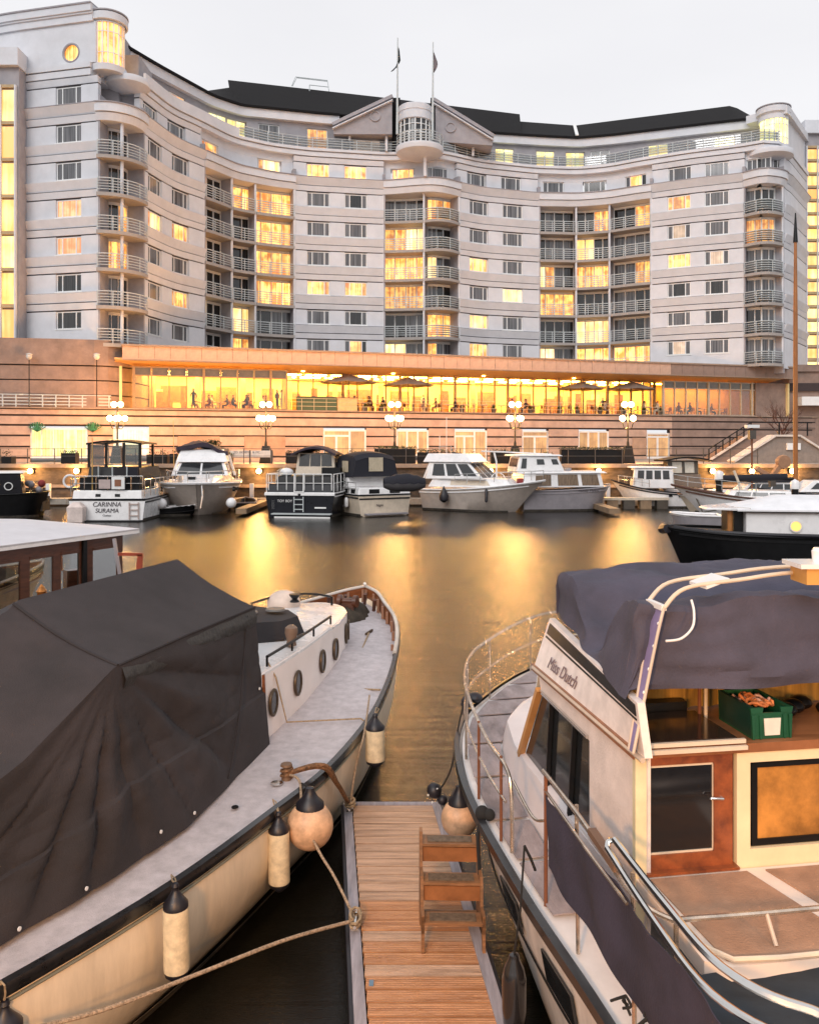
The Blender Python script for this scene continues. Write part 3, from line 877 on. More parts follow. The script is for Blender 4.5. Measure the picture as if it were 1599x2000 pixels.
# openings in the ground floor: (x0, x1, ybottom z, ztop, kind)
OPEN = [(60, 172, QZ + 0.3, 5.35, 'shop'), (222, 292, QZ + 0.5, 5.35, 'white'), (632, 716, QZ, 5.35, 'door'), (775, 838, QZ + 0.35, 5.35, 'win'), (888, 952, QZ, 5.35, 'door'),
        (1020, 1072, QZ, 5.35, 'door'), (1130, 1190, QZ + 0.35, 5.35, 'win'), (1263, 1309, QZ, 5.2, 'door')]
def mwall(a, b): return PEACH if b <= 1312 else BROWNST
RECP = [(348, 430), (478, 558), (1235, 1262)]
for (A, B) in ((-160, 1312), (1312, 1660)):
    M_ = PEACH if A < 0 else BROWNST
    cuts = [A] + [v for o_ in OPEN if A <= o_[0] < B for v in (o_[0], o_[1])] + [B]
    lv = [(QZ - 0.05, 2.98), (3.12, 3.84), (3.98, 4.70), (4.84, 5.50)]
    core = MB()
    for i in range(0, len(cuts), 2):
        a, b = cuts[i], cuts[i + 1]
        strip(core, PP, a, b, QZ - 0.05, 5.5, -0.12, -0.6, 40)
        for j, (z0, z1) in enumerate(lv):
            # long courses, cut where the plain panels stand
            segs = [(a, b)]
            if z0 > 3.0 and z1 < 4.8:
                for r0, r1 in RECP:
                    segs = [s2 for s1 in segs for s2 in (([(s1[0], r0), (r1, s1[1])]) if (s1[0] < r0 and r1 < s1[1]) else [s1])]
            for s0, s1 in segs:
                strip(MB(), PP, s0, s1, z0, z1, 0.0, -0.12, 60).build('stone_course', M_, hotel)
    core.build('ground_wall', GROOVE, hotel)
    for j, (z0, z1) in enumerate([(5.65, 6.26), (6.41, 6.78)]):
        strip(MB(), PP, A, B, z0, z1, 0.0, -0.12, 60).build('stone_course', M_, hotel)
    strip(MB(), PP, A, B, 5.5, 6.9, -0.12, -0.6, 60).build('ground_wall', GROOVE, hotel)
    strip(MB(), PP, A, B, 6.86, 6.97, 0.15, -9.5, 60).build('terrace_floor', COPE, hotel)
for r0, r1 in RECP:
    strip(MB(), PP, r0 + 0.5, r1 - 0.5, 3.1, 4.74, 0.03, -0.1, 30).build('plain_panel', PEACH2, hotel)
def opening(x0, x1, z0, z1, kind):
    f = MB(); T = -0.2
    def vb(p, w=0.07, a=z0, b=z1): strip(f, PP, PP.move(p, -w), PP.move(p, w), a, b, T + 0.1, T - 0.05, 50)
    def hb(a, b, z, w=0.07): strip(f, PP, a, b, z - w, z + w, T + 0.09, T - 0.04, 50)
    vb(x0 + 1.5); vb(x1 - 1.5); hb(x0, x1, z1 - 0.07)
    pan = []
    if kind == 'door':
        d1 = x0 + (x1 - x0) * 0.62 if x1 - x0 > 60 else x1 - 1.5
        vb(d1, 0.08); mid = (x0 + d1) / 2
        vb(mid, 0.09, z0, z0 + 2.05); hb(x0, d1, z0 + 2.1, 0.08); hb(x0, d1, z0 + 0.1, 0.1)
        pan = [(x0 + 2, mid - 1, z0, z0 + 2.05), (mid + 1, d1 - 1, z0, z0 + 2.05), (x0 + 2, d1 - 1, z0 + 2.15, z1 - 0.1)]
        if x1 - x0 > 60: pan.append((d1 + 1, x1 - 2, z0, z1 - 0.1))
        pm = lit('lobby_room', (0.85, 0.42, 0.13), (0.45, 0.17, 0.04), 0.6)
    elif kind == 'win':
        n = 3; hb(x0, x1, z0 + 0.07)
        for i in range(1, n): vb(x0 + (x1 - x0) * i / n)
        pan = [(x0 + (x1 - x0) * i / n + 1, x0 + (x1 - x0) * (i + 1) / n - 1, z0, z1 - 0.1) for i in range(n)]
        pm = lit('lobby_room', (0.85, 0.42, 0.13), (0.45, 0.17, 0.04), 0.6)
    elif kind == 'white':
        hb(x0, x1, z0 + 0.07); vb(x0 + (x1 - x0) * 0.25, 0.04); vb(x0 + (x1 - x0) * 0.75, 0.04)
        for z_ in (0.3, 0.5, 0.55, 0.8): hb(x0, x1, z0 + (z1 - z0) * z_, 0.03)
        pan = [(x0 + 2, x1 - 2, z0, z1 - 0.1)]
        pm = lit('white_room', (0.8, 0.95, 0.8), (0.7, 0.8, 0.5), 1.15)
    else:
        n = 5; hb(x0, x1, z0 + 0.07)
        for i in range(1, n): vb(x0 + (x1 - x0) * i / n, 0.05)
        pan = [(x0 + (x1 - x0) * i / n + 1, x0 + (x1 - x0) * (i + 1) / n - 1, z0, z1 - 0.1) for i in range(n)]
        pm = lit('shop_room', (0.75, 1.0, 0.42), (0.85, 0.6, 0.15), 1.1)
    fo = f.build('shopfront' if kind == 'shop' else ('glazed_door' if kind == 'door' else 'ground_window'), FRAME, hotel)
    for a, b, c, d in pan:
        strip(MB(), PP, a, b, c, d, T, T - 0.03, 60).build('pane', pm, fo)
for o_ in OPEN: opening(*o_)

# green fan motifs either side of the shopfront
for px_, py_ in ((74, 843), (183, 843)):
    c = at(px_, py_, PP.pt(px_)[1] - 0.25); m = MB()
    for i in range(9):
        a_ = R(-60 + 15 * i * 1.0 + (0 if px_ < 100 else 0)); d = V(math.sin(a_), 0, math.cos(a_))
        m.bar(c, c + d * 0.75, 0.12, 0.05)
    m.build('fan_ornament', mat('green_metal', (0.05, 0.22, 0.08), 0.5), hotel)

# fascia panels
wl = PP.wid(240, 1545); n = int(wl / 1.2)
cps = [PP.move(240, wl * i / n) for i in range(n + 1)]
fpm = MB().box(-wl / n / 2 + 0.012, wl / n / 2 - 0.012, -0.02, 0.14, 0, PZ3 - PZ2 - 0.12).mesh('fascia_panel', PEACH)
for i in range(n):
    p = (cps[i] + cps[i + 1]) / 2; x, y = PP.pt(p, 0.6 + rng.uniform(-0.006, 0.006))
    ob = inst('fascia_panel', fpm if p < 1312 else MATS.setdefault('_fpm2', MB().box(-wl / n / 2 + 0.012, wl / n / 2 - 0.012, -0.02, 0.14, 0, PZ3 - PZ2 - 0.12).mesh('fascia_panel', BROWNST)), hotel, (x, y, PZ2 + 0.06), PP.ang(p))
m = strip(MB(), PP, 238, 1548, PZ3 - 0.06, PZ3 + 0.08, 0.75, -22, 60); m.build('podium_roof', COPE, hotel)
strip(MB(), PP, 240, 1545, PZ2 - 0.02, PZ2 + 0.06, 0.68, 0.3, 60).build('fascia_trim', COPE, hotel)
strip(MB(), PP, 240, 1545, PZ2 + 0.06, PZ3 - 0.06, 0.44, 0.2, 60).build('fascia_core', GROOVE, hotel)
SOFF = mat('soffit_plaster', (0.60, 0.36, 0.16), 0.8, var=0.06)
g = []
for p in range(225, 1550, 25):
    a = PP.pt(p, 0.5); b = PP.pt(p, -2.6); c = PP.pt(p, -9.4)
    g.append([(a[0], a[1], PZ2 + 0.02), (b[0], b[1], 10.35), (c[0], c[1], 10.35)])
MB().sheet(g, -0.15).build('soffit', SOFF, hotel)

# glazed restaurant front
GLO = lambda p: -0.35 if p < 562 else (-2.4 if p < 1305 else -0.9)
secs = [(262, 562, -0.35), (562, 1305, -2.4), (1305, 1500, -0.9)]
MULL = mat('bronze_mullion', (0.30, 0.19, 0.10), 0.5)
for (A, B, off) in secs:
    W = PP.wid(A, B); n = int(round(W / 1.3))
    dark = A > 1300
    fm = mat('cream_mullion', (0.5, 0.42, 0.32), 0.5) if dark else MULL
    for i in range(n + 1):
        p = PP.move(A, W * i / n); x, y = PP.pt(p, off)
        big = (i % 4 == 0)
        mm = MATS.setdefault('_mull%d%d' % (dark, big), MB().box(-0.05 - 0.05 * big, 0.05 + 0.05 * big, -0.1 - 0.05 * big, 0.1, 0, 3.4).mesh('mullion', fm))
        inst('mullion', mm, hotel, (x, y, 6.97), PP.ang(p))
    for z_ in (7.02, 9.62, 10.3): strip(MB(), PP, A, B, z_ - 0.05, z_ + 0.05, off + 0.06, off - 0.05, 60).build('transom', fm, hotel)
    cm_ = MB().box(-W / n / 2 + 0.06, W / n / 2 - 0.06, -0.01, 0.01, 0, 2.5).mesh('pane', CLEAR)
    tm_ = MB().box(-W / n / 2 + 0.06, W / n / 2 - 0.06, -0.01, 0.01, 2.65, 3.3).mesh('transom_pane', mat('transom_glass', (0.12, 0.10, 0.07), 0.1, spec=0.8) if (A < 500 or dark) else CLEAR)
    for i in range(n):
        p = PP.move(A, W * (i + 0.5) / n); x, y = PP.pt(p, off)
        inst('pane', cm_, hotel, (x, y, 7.02), PP.ang(p))
        inst('transom_pane', tm_, hotel, (x, y, 7.02), PP.ang(p))
# room behind the glass
CR = mat('cream_wall', (0.80, 0.62, 0.30), 0.8, var=0.05)
ORW = mat('orange_wall', (0.62, 0.30, 0.10), 0.8, var=0.2, vscale=0.6)
strip(MB(), PP, 235, 1300, 6.97, 10.35, -8.6, -9.0, 60).build('back_wall', CR, hotel)
strip(MB(), PP, 1300, 1545, 6.97, 10.35, -6.0, -9.0, 60).build('back_wall', ORW, hotel)
strip(MB(), PP, 1485, 1545, 6.97, 10.35, -0.7, -1.0, 60).build('end_wall', BROWNST, hotel)
for p in (236, 1300, 1545):
    a = PP.pt(p, -0.4 if p != 1300 else -2.6); b = PP.pt(p, -9)
    MB().bar((a[0], a[1], 8.66), (b[0], b[1], 8.66), 0.2, 3.36).build('side_wall', CR, hotel)
a = PP.pt(562, -0.3); b = PP.pt(562, -2.5)
MB().bar((a[0], a[1], 8.66), (b[0], b[1], 8.66), 0.12, 3.36).build('return_wall', CR, hotel)
# pictures and columns inside
for p in (302, 340, 420, 470, 600, 700, 760, 840, 930, 1010, 1090, 1180, 1250):
    x, y = PP.pt(p, -8.55); w = rng.uniform(0.5, 0.9)
    inst('picture', MB().box(-w, w, -0.06, 0, 8.0, 9.0 + rng.random() * 0.4).mesh('picture', mat('picture_%d' % (p % 3), [(0.5, 0.2, 0.06), (0.25, 0.12, 0.05), (0.8, 0.7, 0.5)][p % 3], 0.5)), hotel, (x, y, 0), PP.ang(p))
for p in range(300, 1300, 95):
    x, y = PP.pt(p, -5.2); MB().box(x - 0.22, x + 0.22, y - 0.22, y + 0.22, 6.97, 10.3).build('room_column', mat('col_in', (0.6, 0.4, 0.22), 0.7), hotel)
PANELW = mat('wall_panelling', (0.34, 0.15, 0.05), 0.6, var=0.25, vscale=3)
k_ = 0
for p in range(275, 1298, 46):
    x, y = PP.pt(p, -8.5 + (k_ % 3) * 0.9); w = (0.55, 0.9, 0.3)[k_ % 3]
    inst('wall_panel', MB().box(-w, w, -0.08, 0, 6.98, 9.3 - 0.5 * (k_ % 2)).mesh('wall_panel', PANELW), hotel, (x, y, 0), PP.ang(p)); k_ += 1
PLANT = mat('olive_leaves', (0.10, 0.11, 0.02), 0.8, var=0.4, vscale=6)
# lit ceiling panels
LP = bpy.data.materials.new('ceiling_lamp'); LP.use_nodes = True
LP.node_tree.nodes['Principled BSDF'].inputs['Emission Color'].default_value = (1.0, 0.50, 0.09, 1)
LP.node_tree.nodes['Principled BSDF'].inputs['Emission Strength'].default_value = 80.0
LPD = LP.copy(); LPD.name = 'dim_ceiling_lamp'; LPD.node_tree.nodes['Principled BSDF'].inputs['Emission Strength'].default_value = 26.0
for off in (-4.2, -7.0):
    for p in range(262, 1300, 52):
        x, y = PP.pt(p + 10, off); inst('ceiling_lamp', MATS.setdefault('_cl', MB().box(-0.9, 0.9, -0.35, 0.35, 0, 0.06).mesh('ceiling_lamp', LP)), hotel, (x, y, 10.26), PP.ang(p))
for p in range(1320, 1480, 22):
    x, y = PP.pt(p, -4.5); inst('ceiling_lamp', MATS.setdefault('_cl2', MB().box(-0.5, 0.5, -0.5, 0.5, 0, 0.06).mesh('ceiling_lamp', LPD)), hotel, (x, y, 10.26), PP.ang(p))
# small downlights under the soffit
for p in range(600, 1300, 180):
    x, y = PP.pt(p, -1.9); inst('downlight', MATS.setdefault('_dl', MB().lathe([(0.14, 0), (0.14, 0.05)], (0, 0, 0), 10).mesh('downlight', LP)), hotel, (x, y, 10.4))
# left part: rounded brown stone wall behind the low terrace
LW = Path([(0, -45, 62.5), (160, -24.9, 66.3), (176, -23.4, 67.0), (188, -22.7, 68.2), (200, -22.4, 70), (215, -22.4, 76)]).done()
for z0, z1 in ((6.97, 7.9), (8.0, 9.05), (9.15, 10.2), (10.3, 12.3)):
    strip(MB(), LW, 0, 212, z0, z1, 0 if z1 < 12 else 0.12, -0.5, 10).build('stone_course', BROWNST, hotel)
strip(MB(), LW, 0, 212, 6.97, 12.2, -0.2, -0.5, 10).build('ground_wall', GROOVE, hotel)
m = MB()
for zr in (0.2, 0.45, 0.7, 0.95): strip(m, PP, -160, 218, 6.97 + zr - 0.035, 6.97 + zr + 0.035, -0.05, -0.12, 60)
for p in range(-150, 220, 26):
    x, y = PP.pt(p, -0.08); m.box(x - 0.04, x + 0.04, y - 0.04, y + 0.04, 6.97, 7.95)
m.build('terrace_railing', RAIL, hotel)
for p in (32, 125):
    x, y = PP.pt(p, -0.9)
    c = bpy.data.materials.get('lit_notice') or lit('lit_notice', (1, 0.85, 0.45), (1, 0.75, 0.3), 1.6)
    MB().box(x - 0.45, x + 0.45, y - 0.06, y + 0.06, 7.2, 8.35).build('lit_panel', c, hotel)
# terrace railing of the restaurant, dark fine bars
m = MB()
for zr in (0.35, 0.7, 1.0): strip(m, PP, 566, 1304, 6.97 + zr - 0.02, 6.97 + zr + 0.02, 0.02, -0.03, 60)
for p in range(566, 1305, 24):
    x, y = PP.pt(p, 0); m.box(x - 0.02, x + 0.02, y - 0.02, y + 0.02, 6.97, 7.97)
m.build('terrace_railing', mat('thin_rail', (0.5, 0.4, 0.25), 0.4), hotel)

# ------------------------------------------------------------------ neighbouring towers and right-hand corner
def tower(name, label, x0, x1, D, z0, z1, colw, fh, lean=0.0, capz=None):
    L_ = (x0 - 800) / F * D; R_ = (x1 - 800) / F * D
    t = thing(name, label, 'building', ((L_ + R_) / 2, D, z0))
    MB().box(L_ - 0.2, R_ + 0.2, D + 0.12, D + 10, z0, z1).build('wall', STONE2, t)
    nc = max(1, int(round((R_ - L_) / colw))); nf = int((z1 - z0) / fh)
    pm = MB().box(0.07, (R_ - L_) / nc - 0.07, 0, 0.06, 0.1, fh - 0.35).mesh('pane', LITTOWER)
    for i in range(nc):
        for k in range(nf):
            inst('pane', pm, t, (L_ + (R_ - L_) * i / nc, D, z0 + k * fh))
    for k in range(nf + 1):
        MB().box(L_, R_, D - 0.12, D + 0.1, z0 + k * fh - 0.2, z0 + k * fh + 0.04).build('floor_band', mat('ochre_band', (0.5, 0.36, 0.2), 0.7), t)
    for i in range(nc + 1):
        x = L_ + (R_ - L_) * i / nc; MB().box(x - 0.06, x + 0.06, D - 0.2, D + 0.1, z0, z0 + nf * fh).build('mullion', STONE, t)
    MB().box(L_ - 0.3, R_ + 0.3, D - 0.35, D + 10, z1, z1 + 1.4).build('parapet', STONE, t)
    return t
tower('glass_tower', 'narrow tower of glowing yellow glass at the left end of the hotel', -110, 32, 66.9, 12.2, 34.0, 1.25, 2.9)
tower('glass_tower', 'tall strip of glowing yellow windows beyond the right end of the hotel', 1574, 1680, 92.2, 12.0, 38.0, 1.1, 1.45)
tR = thing('side_building', 'dark low brick block at the right edge beside the stairs', 'building', (45, 88, QZ))
MB().box(at(1541, 0, 87).x, 80, 87, 100, QZ, 12.0).build('wall', BROWNST, tR)
MB().box(at(1541, 0, 87).x - 0.2, 80, 86.7, 87.3, 9.6, 10.4).build('fascia', GROOVE, tR)
MB().box(at(1541, 0, 87).x - 0.2, 80, 86.7, 87.3, 11.6, 12.3).build('parapet', BROWNST, tR)
MB().box(at(1562, 0, 86).x, at(1599, 0, 86).x + 3, 85.6, 86.9, at(1580, 792, 86).z, at(1580, 775, 86).z).build('awning', FRAME, tR)

# stairs up to the terrace, with black handrails
st = thing('stone_staircase', 'stone staircase with black handrails beside the pale sloping wall', 'staircase', (at(1400, 890, 66).x, 66, QZ))
p0 = V(at(1383, 895, 66).x, 66, QZ); p1 = V(at(1465, 853, 66).x, 66, 4.75)
for i in range(12):
    a = p0.lerp(p1, i / 12); b = p0.lerp(p1, (i + 1) / 12)
    MB().box(a.x, b.x + 0.01, 66, 68, QZ - 0.02, b.z).build('step', BROWNST, st)
MB().box(p1.x, p1.x + 5, 66, 68, QZ - 0.02, p1.z).build('landing', BROWNST, st)
MB().bar(p0 + V(0, -0.12, 0.1), p1 + V(0, -0.12, 0.18), 0.2, 0.16).build('string_coping', mat('pale_coping', (0.7, 0.62, 0.55), 0.7), st)
m = MB().bar(p0 + V(0, -0.1, 1.0), p1 + V(0, -0.1, 1.05), 0.07); m.bar(p0 + V(0, -0.1, 0.6), p1 + V(0, -0.1, 0.65), 0.04)
m.bar(p1 + V(0, -0.1, 1.05), p1 + V(5, -0.1, 1.05), 0.07); m.bar(p1 + V(0, -0.1, 0.6), p1 + V(5, -0.1, 0.6), 0.04)
for i in range(9):
    a = p0.lerp(p1, i / 6.0) if i < 7 else p1 + V((i - 6) * 2.2, 0, 0); m.box(a.x - 0.04, a.x + 0.04, 65.86, 65.94, a.z, a.z + 1.05)
m.build('handrail', BLACKP, st)
rw = thing('ramp_wall', 'tan stone wall with pale sloping coping in front of the stairs', 'wall', (at(1500, 890, 63).x, 63, QZ))
pp = [(1432, 897), (1512, 853), (1560, 853), (1640, 905)]
q = [at(x, y, 63) for x, y in pp]
base = [V(q[0].x, 63, QZ), q[1], q[2], V(q[3].x, 63, QZ)]
MB().prism(base, [p + V(0, 1.2, 0) for p in base]).build('wall', mat('ramp_stone', (0.30, 0.24, 0.2), 0.9), rw)
for a, b in ((base[0], base[1]), (base[1], base[2]), (base[2], base[3])):
    MB().bar(a + V(0, 0.5, 0.08), b + V(0, 0.5, 0.08), 1.5, 0.14).build('coping', mat('pale_coping', (0.7, 0.62, 0.55), 0.7), rw)
a = at(1549, 872, 62.9); MB().box(a.x - 0.5, a.x + 0.5, 62.8, 63, a.z - 0.25, a.z + 0.25).build('notice_board', FRAME, rw)
# ================================================================== QUAY AND TERRACE THINGS
GLOBE = bpy.data.materials.new('lamp_globe'); GLOBE.use_nodes = True
GLOBE.node_tree.nodes['Principled BSDF'].inputs['Emission Color'].default_value = (1.0, 0.60, 0.20, 1)
GLOBE.node_tree.nodes['Principled BSDF'].inputs['Emission Strength'].default_value = 70.0
def point(loc, energy, color, r=0.2, parent=None, name='lamp_light'):
    l = bpy.data.lights.new(name, 'POINT'); l.energy = energy; l.color = color; l.shadow_soft_size = r
    o = bpy.data.objects.new(name, l); COL.objects.link(o)
    if parent is not None:
        o.parent = parent; w = parent['_w']; o.location = (loc[0] - w[0], loc[1] - w[1], loc[2] - w[2])
    else: o.location = loc
    return o
LAB = ['cast iron lamp post with glowing globes, farthest left, in front of the white-lit window',
       'cast iron lamp post with glowing globes on a black tapered base beside the white banner',
       'cast iron lamp post with glowing globes in the middle, near the terrace parasols',
       'cast iron lamp post with glowing globes behind the flared white cruiser and the grey boat',
       'cast iron lamp post with glowing globes farthest right, left of the white framed door']
for i, x in enumerate((230, 520, 771, 1006, 1226)):
    Y = 60.5; b = V((x - 800) / F * Y, Y, QZ)
    t = thing('street_lamp', LAB[i], 'street lamp', b, 0, 'globe lamps along the far quay')
    top = at(x, 817, Y).z; up = at(x, 790, Y).z
    MB().prism([b + V(-.42, -.42, 0), b + V(.42, -.42, 0), b + V(.42, .42, 0), b + V(-.42, .42, 0)],
               [b + V(-.24, -.24, 1.25), b + V(.24, -.24, 1.25), b + V(.24, .24, 1.25), b + V(-.24, .24, 1.25)]).build('base', BLACKP, t)
    MB().lathe([(0.11, 1.25), (0.09, 1.5), (0.06, 1.6), (0.05, up - b.z - 0.25)], b, 10).build('pole', BLACKP, t, True)
    m = MB(); gl = []
    for k in range(4):
        a = R(30 + 90 * k); e = V(math.cos(a) * 0.52, math.sin(a) * 0.52, 0)
        m.tube(smooth_pts([b + V(0, 0, top - b.z - 0.65), b + e * 0.6 + V(0, 0, top - b.z - 0.75), b + e + V(0, 0, top - b.z - 0.3)], 4), 0.03, 6)
        gl.append(b + e + V(0, 0, top - b.z))
    m.build('bracket', BLACKP, t, True)
    gl += [b + V(-0.24, 0, up - b.z), b + V(0.24, 0, up - b.z)]
    for g in gl:
        MB().ball(g, 0.20, 14).build('globe', GLOBE, t, True)
    point(b + V(0, -0.9, top - b.z + 0.2), 1300, (1.0, 0.48, 0.15), 0.35, t)
    point(b + V(0, 1.1, top - b.z + 0.2), 1150, (1.0, 0.40, 0.11), 0.35, t)
# wall lamps on the quay wall
WL = ['quay wall lamp behind the bow of the black launch at far left', 'quay wall lamp beside the stern rail of the white two-name cruiser', 'quay wall lamp between the hardtop cruiser and the dark blue cruiser',
      'quay wall lamp above the small green tender', 'quay wall lamp behind the flared white cruiser bow', 'quay wall lamp right of the grey boat roof', 'quay wall lamp behind the white-capped pile', 'quay wall lamp beneath the tan folded canvas arm', 'quay wall lamp close to the brown mast']
for i, x in enumerate((62, 152, 507, 665, 958, 1168, 1390, 1466, 1545)):
    Y = QY + 0.1; p = at(x, 920, Y)
    t = thing('wall_lamp', WL[i], 'wall lamp', p, 0, 'lamps along the quay wall')
    MB().box(p.x - 0.16, p.x + 0.16, Y - 0.05, Y + 0.15, p.z - 0.16, p.z + 0.2).build('housing', BLACKP, t)
    MB().ball(p + V(0, -0.18, 0), 0.17, 12).build('lens', GLOBE, t, True)
    point(p + V(0, -0.6, -0.1), 160, (1.0, 0.5, 0.15), 0.15, t)
# small globe lamps on the upper left terrace
for i, x in enumerate((58, 190)):
    Y = 64.8; y0 = at(x, 780, Y); y1 = at(x, 696, Y)
    t = thing('terrace_lamp', ['slim lamp post with pale glass globe, left one on the upper terrace', 'slim lamp post with pale glass globe, nearer the restaurant windows'][i], 'lamp post', (y0.x, Y, 6.97), 0, 'slim terrace lamps')
    MB().lathe([(0.07, 0), (0.035, 0.1), (0.035, y1.z - 6.97 - 0.2)], (y0.x, Y, 6.97), 8).build('pole', BLACKP, t, True)
    MB().lathe([(0.08, -0.25), (0.2, -0.15), (0.24, 0.0), (0.2, 0.12), (0.26, 0.14), (0.26, 0.17), (0.1, 0.25)], (y0.x, Y, y1.z), 14).build('globe', mat('opal_glass', (0.6, 0.6, 0.58), 0.2), t, True)
# parasols
PAR = mat('grey_parasol', (0.22, 0.17, 0.14), 0.8)
PL_ = ['open grey parasol left of the pair beside the green screen', 'open grey parasol right of the pair above the middle tables', 'open grey parasol over the right-hand tables, left of its pair', 'open grey parasol over the right-hand tables, nearest the dark windows']
for i, (x, y, w) in enumerate(((688, 742, 112), (806, 748, 100), (1148, 756, 92), (1248, 757, 96))):
    px_, py_ = PP.pt(x, -1.3); top = at(x, y - 12, py_); r = w / 2 / F * py_
    t = thing('parasol', PL_[i], 'parasol', (px_, py_, 6.97), 0, 'parasols on the restaurant terrace')
    n = 8; rings = []
    for j in range(4):
        rr = r * j / 3; zz = top.z - 0.75 * (j / 3) ** 1.0
        rings.append([V(px_ + rr * (1 if k % 2 == 0 else 0.93) * math.cos(PI * k / 8), py_ + rr * math.sin(PI * k / 8) * (1 if k % 2 == 0 else 0.93), zz - (0.07 if k % 2 and j else 0)) for k in range(17)])
    MB().sheet(rings, 0.03).build('canopy', PAR, t)
    MB().lathe([(0.04, 0), (0.04, top.z - 6.97)], (px_, py_, 6.97), 8).build('pole', DKFRAME, t)
    MB().box(px_ - 0.4, px_ + 0.4, py_ - 0.4, py_ + 0.4, 6.97, 7.07).build('base', DKFRAME, t)
# potted shrubs between the tables on the terrace
def leafpot(p, off, h, lb):
    x, y = PP.pt(p, off); t = thing('potted_shrub', lb, 'plant', (x, y, 6.97), 0, 'potted shrubs on the restaurant terrace')
    MB().lathe([(.18, 0), (.24, .38), (.2, .38), (.2, .34)], (x, y, 6.97), 12).build('pot', DKFRAME, t, True)
    m = MB()
    for _ in range(70):
        a = rng.uniform(0, 2 * PI); e = rng.uniform(.1, 1.4); L_ = rng.uniform(.25, h)
        d = V(math.cos(a) * math.cos(e), math.sin(a) * math.cos(e), math.sin(e)); s_ = d.cross(V(0, 0, 1)).normalized() * .04; b_ = V(x, y, 7.3)
        m.add([b_ + d * L_ * .35 - s_, b_ + d * L_ * .35 + s_, b_ + d * L_], [(0, 1, 2)])
    o = m.build('foliage', PLANT, t); o['kind'] = 'stuff'
for p in (716, 748, 905, 968, 1040, 1098, 1132, 1176, 1222, 1262, 1294): leafpot(p, -.45, rng.uniform(.55, .8), 'small potted shrub with olive leaves at the terrace railing')
# green and cream service screens on the terrace
for nm_, lb, x0, x1, m_, h in (('service_cabinet', 'dark green service cabinet on the terrace edge', 581, 658, mat('green_board', (0.05, 0.085, 0.045), 0.7), 1.15),
                               ('service_cabinet', 'cream service cabinet right of the dark green one', 660, 698, mat('cream_board', (0.6, 0.42, 0.2), 0.7), 1.12)):
    a = PP.pt(x0, -0.25); b = PP.pt(x1, -0.25)
    t = thing(nm_, lb, 'cabinet', ((a[0] + b[0]) / 2, (a[1] + b[1]) / 2, 6.97))
    MB().bar((a[0], a[1], 6.97 + h / 2), (b[0], b[1], 6.97 + h / 2), 0.5, h).build('body', m_, t)
    MB().bar((a[0], a[1] - 0.02, 6.97 + h), (b[0], b[1] - 0.02, 6.97 + h), 0.6, 0.06).build('top', DKFRAME, t)
# people: one continuous skinned body each
def person_mesh(pose, cloth):
    P = {'hip': (0, 0, .92), 'chest': (0, 0, 1.3), 'neck': (0, 0, 1.48), 'head': (0, -.02, 1.62), 'top': (0, -.01, 1.73)}
    if pose == 'stand':
        J = [('hip', P['hip'], None, .14), ('chest', P['chest'], 'hip', .16), ('neck', P['neck'], 'chest', .06), ('head', P['head'], 'neck', .1), ('top', P['top'], 'head', .07)]
        for s in (-1, 1):
            J += [('sh%d' % s, (s * .19, 0, 1.42), 'chest', .065), ('el%d' % s, (s * .25, .02, 1.13), 'sh%d' % s, .048), ('ha%d' % s, (s * .22, -.14, .92), 'el%d' % s, .035),
                  ('kn%d' % s, (s * .1, -.02, .5), 'hip', .075), ('an%d' % s, (s * .11, .03, .08), 'kn%d' % s, .045), ('to%d' % s, (s * .12, -.14, .04), 'an%d' % s, .035)]
    else:
        J = [('hip', (0, 0, .5), None, .15), ('chest', (0, -.06, .9), 'hip', .16), ('neck', (0, -.08, 1.08), 'chest', .06), ('head', (0, -.12, 1.22), 'neck', .1), ('top', (0, -.11, 1.32), 'head', .07)]
        for s in (-1, 1):
            J += [('sh%d' % s, (s * .19, -.06, 1.02), 'chest', .065), ('el%d' % s, (s * .26, -.16, .78), 'sh%d' % s, .048), ('ha%d' % s, (s * .12, -.42, .79), 'el%d' % s, .035),
                  ('kn%d' % s, (s * .12, -.44, .5), 'hip', .08), ('an%d' % s, (s * .12, -.42, .08), 'kn%d' % s, .045), ('to%d' % s, (s * .12, -.58, .04), 'an%d' % s, .035)]
    me = bpy.data.meshes.new('sk'); ix = {j[0]: i for i, j in enumerate(J)}
    me.from_pydata([j[1] for j in J], [(ix[j[2]], ix[j[0]]) for j in J if j[2]], [])
    o = bpy.data.objects.new('sk', me); COL.objects.link(o)
    md = o.modifiers.new('s', 'SKIN'); o.modifiers.new('u', 'SUBSURF').levels = 1
    for i, j in enumerate(J):
        me.skin_vertices[0].data[i].radius = (j[3], j[3] * (0.75 if j[0] in ('hip', 'chest') else 1))
        me.skin_vertices[0].data[i].use_root = i == 0
    dg = bpy.context.evaluated_depsgraph_get(); dg.update()
    r = bpy.data.meshes.new_from_object(o.evaluated_get(dg)); r.name = 'body'
    bpy.data.objects.remove(o)
    r.materials.clear(); r.materials.append(cloth)
    return r
SKIN = mat('skin', (0.42, 0.24, 0.16), 0.6)
CLO = [mat('dark_clothes', (0.03, 0.03, 0.04), 0.9), mat('white_shirt', (0.6, 0.58, 0.55), 0.9), mat('brown_jacket', (0.13, 0.06, 0.03), 0.9)]
PM = {(p, i): person_mesh(p, c) for p in ('stand', 'sit') for i, c in enumerate(CLO)}
